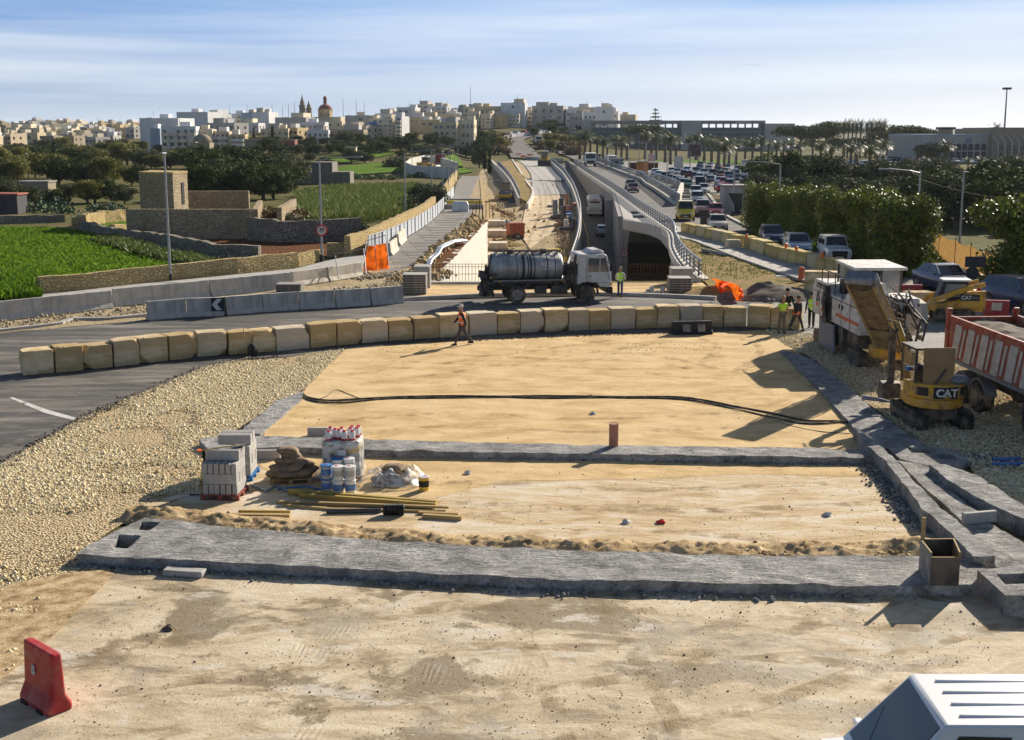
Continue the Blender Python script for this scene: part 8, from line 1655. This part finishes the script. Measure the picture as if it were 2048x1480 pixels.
blades('tall_grass',[(592,392),(660,382),(840,376),(872,388),(856,415),(800,436),(700,448),(604,450)],26000,1.15,.03,'leaf_reed',42,'tall reedy grass filling the field behind the lamp posts')
blades('verge_grass',[(1350,460),(1385,478),(1480,512),(1560,545),(1500,560),(1420,556),(1360,505)],1600,.12,.04,'leaf_reed',43,'thin dry grass tufts on the right verge')
blades('bank_grass',[(1500,458),(1700,512),(1850,545),(1870,560),(1800,552),(1690,520),(1500,468)],4500,.5,.12,'leaf_bright',44,'bright weeds at the foot of the leafy hedge');blades('bank_grass',[(1960,585),(2010,575),(2060,600),(2000,612)],1500,.5,.12,'leaf_bright',45,'bright weeds beside the parked people carrier');blades('bank_grass',[(1850,500),(1875,525),(1905,545),(1860,548),(1830,535)],1500,.5,.12,'leaf_bright',48,'bright weeds on the bank left of the burlap fence')
blades('wall_weeds',[(230,478),(330,508),(440,530),(560,534),(430,545),(300,520),(180,486)],6000,.55,.10,'leaf_reed',46,'weeds and brambles along the rubble wall');blades('wall_weeds',[(-60,560),(75,560),(80,600),(-60,612)],3500,.7,.12,'leaf_grass',47,'rank weeds left of the honey stone wall end')
sheet('lawn',px([(1300,322),(1302,312),(1400,312),(1485,320),(1480,330)]),.03,'green_field')
cam=bpy.data.objects.new('camera',bpy.data.cameras.new('camera'));COL.objects.link(cam)
cam.location=(0,0,CAMZ);cam.rotation_euler=(R(90)-PITCH,0,0)
cam.data.sensor_width=36;cam.data.lens=36*FPX/2048;cam.data.clip_end=20000;cam.data.clip_start=.1
cam.data.shift_y=-(740-PYC)/2048
sc.camera=cam
SUN_EL,SUN_AZ=25.0,38.0
sun=bpy.data.objects.new('sun',bpy.data.lights.new('sun','SUN'));COL.objects.link(sun)
sun.data.energy=5.0;sun.data.angle=R(.53);sun.data.color=(1,.90,.76)
sun.rotation_euler=Vector((math.sin(R(SUN_AZ))*math.cos(R(SUN_EL)),math.cos(R(SUN_AZ))*math.cos(R(SUN_EL)),math.sin(R(SUN_EL)))).to_track_quat('Z','Y').to_euler()
w=bpy.data.worlds.new('World');sc.world=w;w.use_nodes=True
wt=w.node_tree;bg=wt.nodes['Background']
sky=wt.nodes.new('ShaderNodeTexSky');sky.sky_type='NISHITA';sky.sun_disc=False
sky.sun_elevation=R(SUN_EL);sky.sun_rotation=R(SUN_AZ);sky.altitude=50;sky.air_density=1.0;sky.dust_density=1.2;sky.ozone_density=1.6
tc=wt.nodes.new('ShaderNodeTexCoord');mp=wt.nodes.new('ShaderNodeMapping');wt.links.new(tc.outputs['Generated'],mp.inputs[0])
mp.inputs['Scale'].default_value=(1.6,1.0,34);mp.inputs['Rotation'].default_value=(0,R(1.2),0);mp.inputs['Location'].default_value=(.3,0,1.8)
n1=wt.nodes.new('ShaderNodeTexNoise');wt.links.new(mp.outputs[0],n1.inputs[0]);n1.inputs['Scale'].default_value=1.0;n1.inputs['Detail'].default_value=7;n1.inputs['Roughness'].default_value=.52;n1.inputs['Distortion'].default_value=.25
cr=wt.nodes.new('ShaderNodeValToRGB');wt.links.new(n1.outputs['Fac'],cr.inputs[0]);cr.color_ramp.elements[0].position=.40;cr.color_ramp.elements[1].position=.72
cr.color_ramp.elements[1].color=(.7,.7,.7,1)
mxs=wt.nodes.new('ShaderNodeMix');mxs.data_type='RGBA'
def wramp(fac,stops):
 r=wt.nodes.new('ShaderNodeValToRGB');wt.links.new(fac,r.inputs[0]);e=r.color_ramp.elements
 while len(e)<len(stops):e.new(.5)
 for k,(p,c)in enumerate(stops):e[k].position=p;e[k].color=tuple(c)+(1,)if isinstance(c,tuple)else(c,c,c,1)
 return r.outputs[0]
def wmix(f,a,b,k=None):
 m=wt.nodes.new('ShaderNodeMix');m.data_type='RGBA';wt.links.new(f,m.inputs[0])
 for s_,x in((6,a),(7,b)):
  if isinstance(x,tuple):m.inputs[s_].default_value=x+(1,)
  else:wt.links.new(x,m.inputs[s_])
 return m.outputs[2]
def wmr(v,a,b):
 m=wt.nodes.new('ShaderNodeMapRange');wt.links.new(v,m.inputs[0]);m.inputs[1].default_value=a;m.inputs[2].default_value=b;return m.outputs[0]
sep=wt.nodes.new('ShaderNodeSeparateXYZ');wt.links.new(tc.outputs['Generated'],sep.inputs[0])
K=15.0
fx=wmr(sep.outputs[0],-.40,.40);fz=wmr(sep.outputs[2],0,.11)
q=lambda r,g,b:(r/K,g/K,b/K)
lowc=wramp(fx,[(0,q(4.6,5.9,7.7)),(.5,q(7.4,8.3,9.6)),(1,q(9.9,10.1,10.3))])
topc=wramp(fx,[(0,q(1.45,3.7,8.3)),(.5,q(2.2,4.9,10.0)),(1,q(3.2,5.9,10.3))])
hz=wmix(wramp(fz,[(0,0.0),(.45,.35),(1,1.0)]),lowc,topc)
cl=wmix(wmr(cr.outputs[0],0,1),hz,q(10.2,10.9,11.7))
sc_=wt.nodes.new('ShaderNodeVectorMath');sc_.operation='SCALE';wt.links.new(cl,sc_.inputs[0]);sc_.inputs['Scale'].default_value=K
ff=wramp(wmr(sep.outputs[2],.08,.35),[(0,.94),(1,0.0)])
fin=wmix(ff,sky.outputs[0],sc_.outputs[0])
wt.links.new(fin,bg.inputs[0]);bg.inputs[1].default_value=.052
sc.view_settings.view_transform='Standard';sc.view_settings.look='None';sc.view_settings.gamma=1;sc.view_settings.exposure=.80
sc.render.engine='CYCLES';sc.cycles.max_bounces=6;sc.cycles.transparent_max_bounces=16;sc.cycles.use_denoising=True
sc.cycles.diffuse_bounces=3;sc.cycles.glossy_bounces=3;sc.cycles.use_adaptive_sampling=True;sc.cycles.adaptive_threshold=.015
hzm=bpy.data.materials.new('haze_air');hzm.use_nodes=True;hn=hzm.node_tree;hn.nodes.remove(hn.nodes['Principled BSDF'])
pv=hn.nodes.new('ShaderNodeVolumePrincipled');pv.inputs['Color'].default_value=(.80,.88,1,1);pv.inputs['Density'].default_value=.00005;pv.inputs['Anisotropy'].default_value=.3
hn.links.new(pv.outputs[0],hn.nodes['Material Output'].inputs['Volume'])
MB().bb(-6100,6100,-320,5300,-9,50).build('haze',hzm,recenter=False)['kind']='stuff'
sc.cycles.volume_bounces=0;sc.cycles.volume_step_rate=10;sc.cycles.volume_max_steps=32
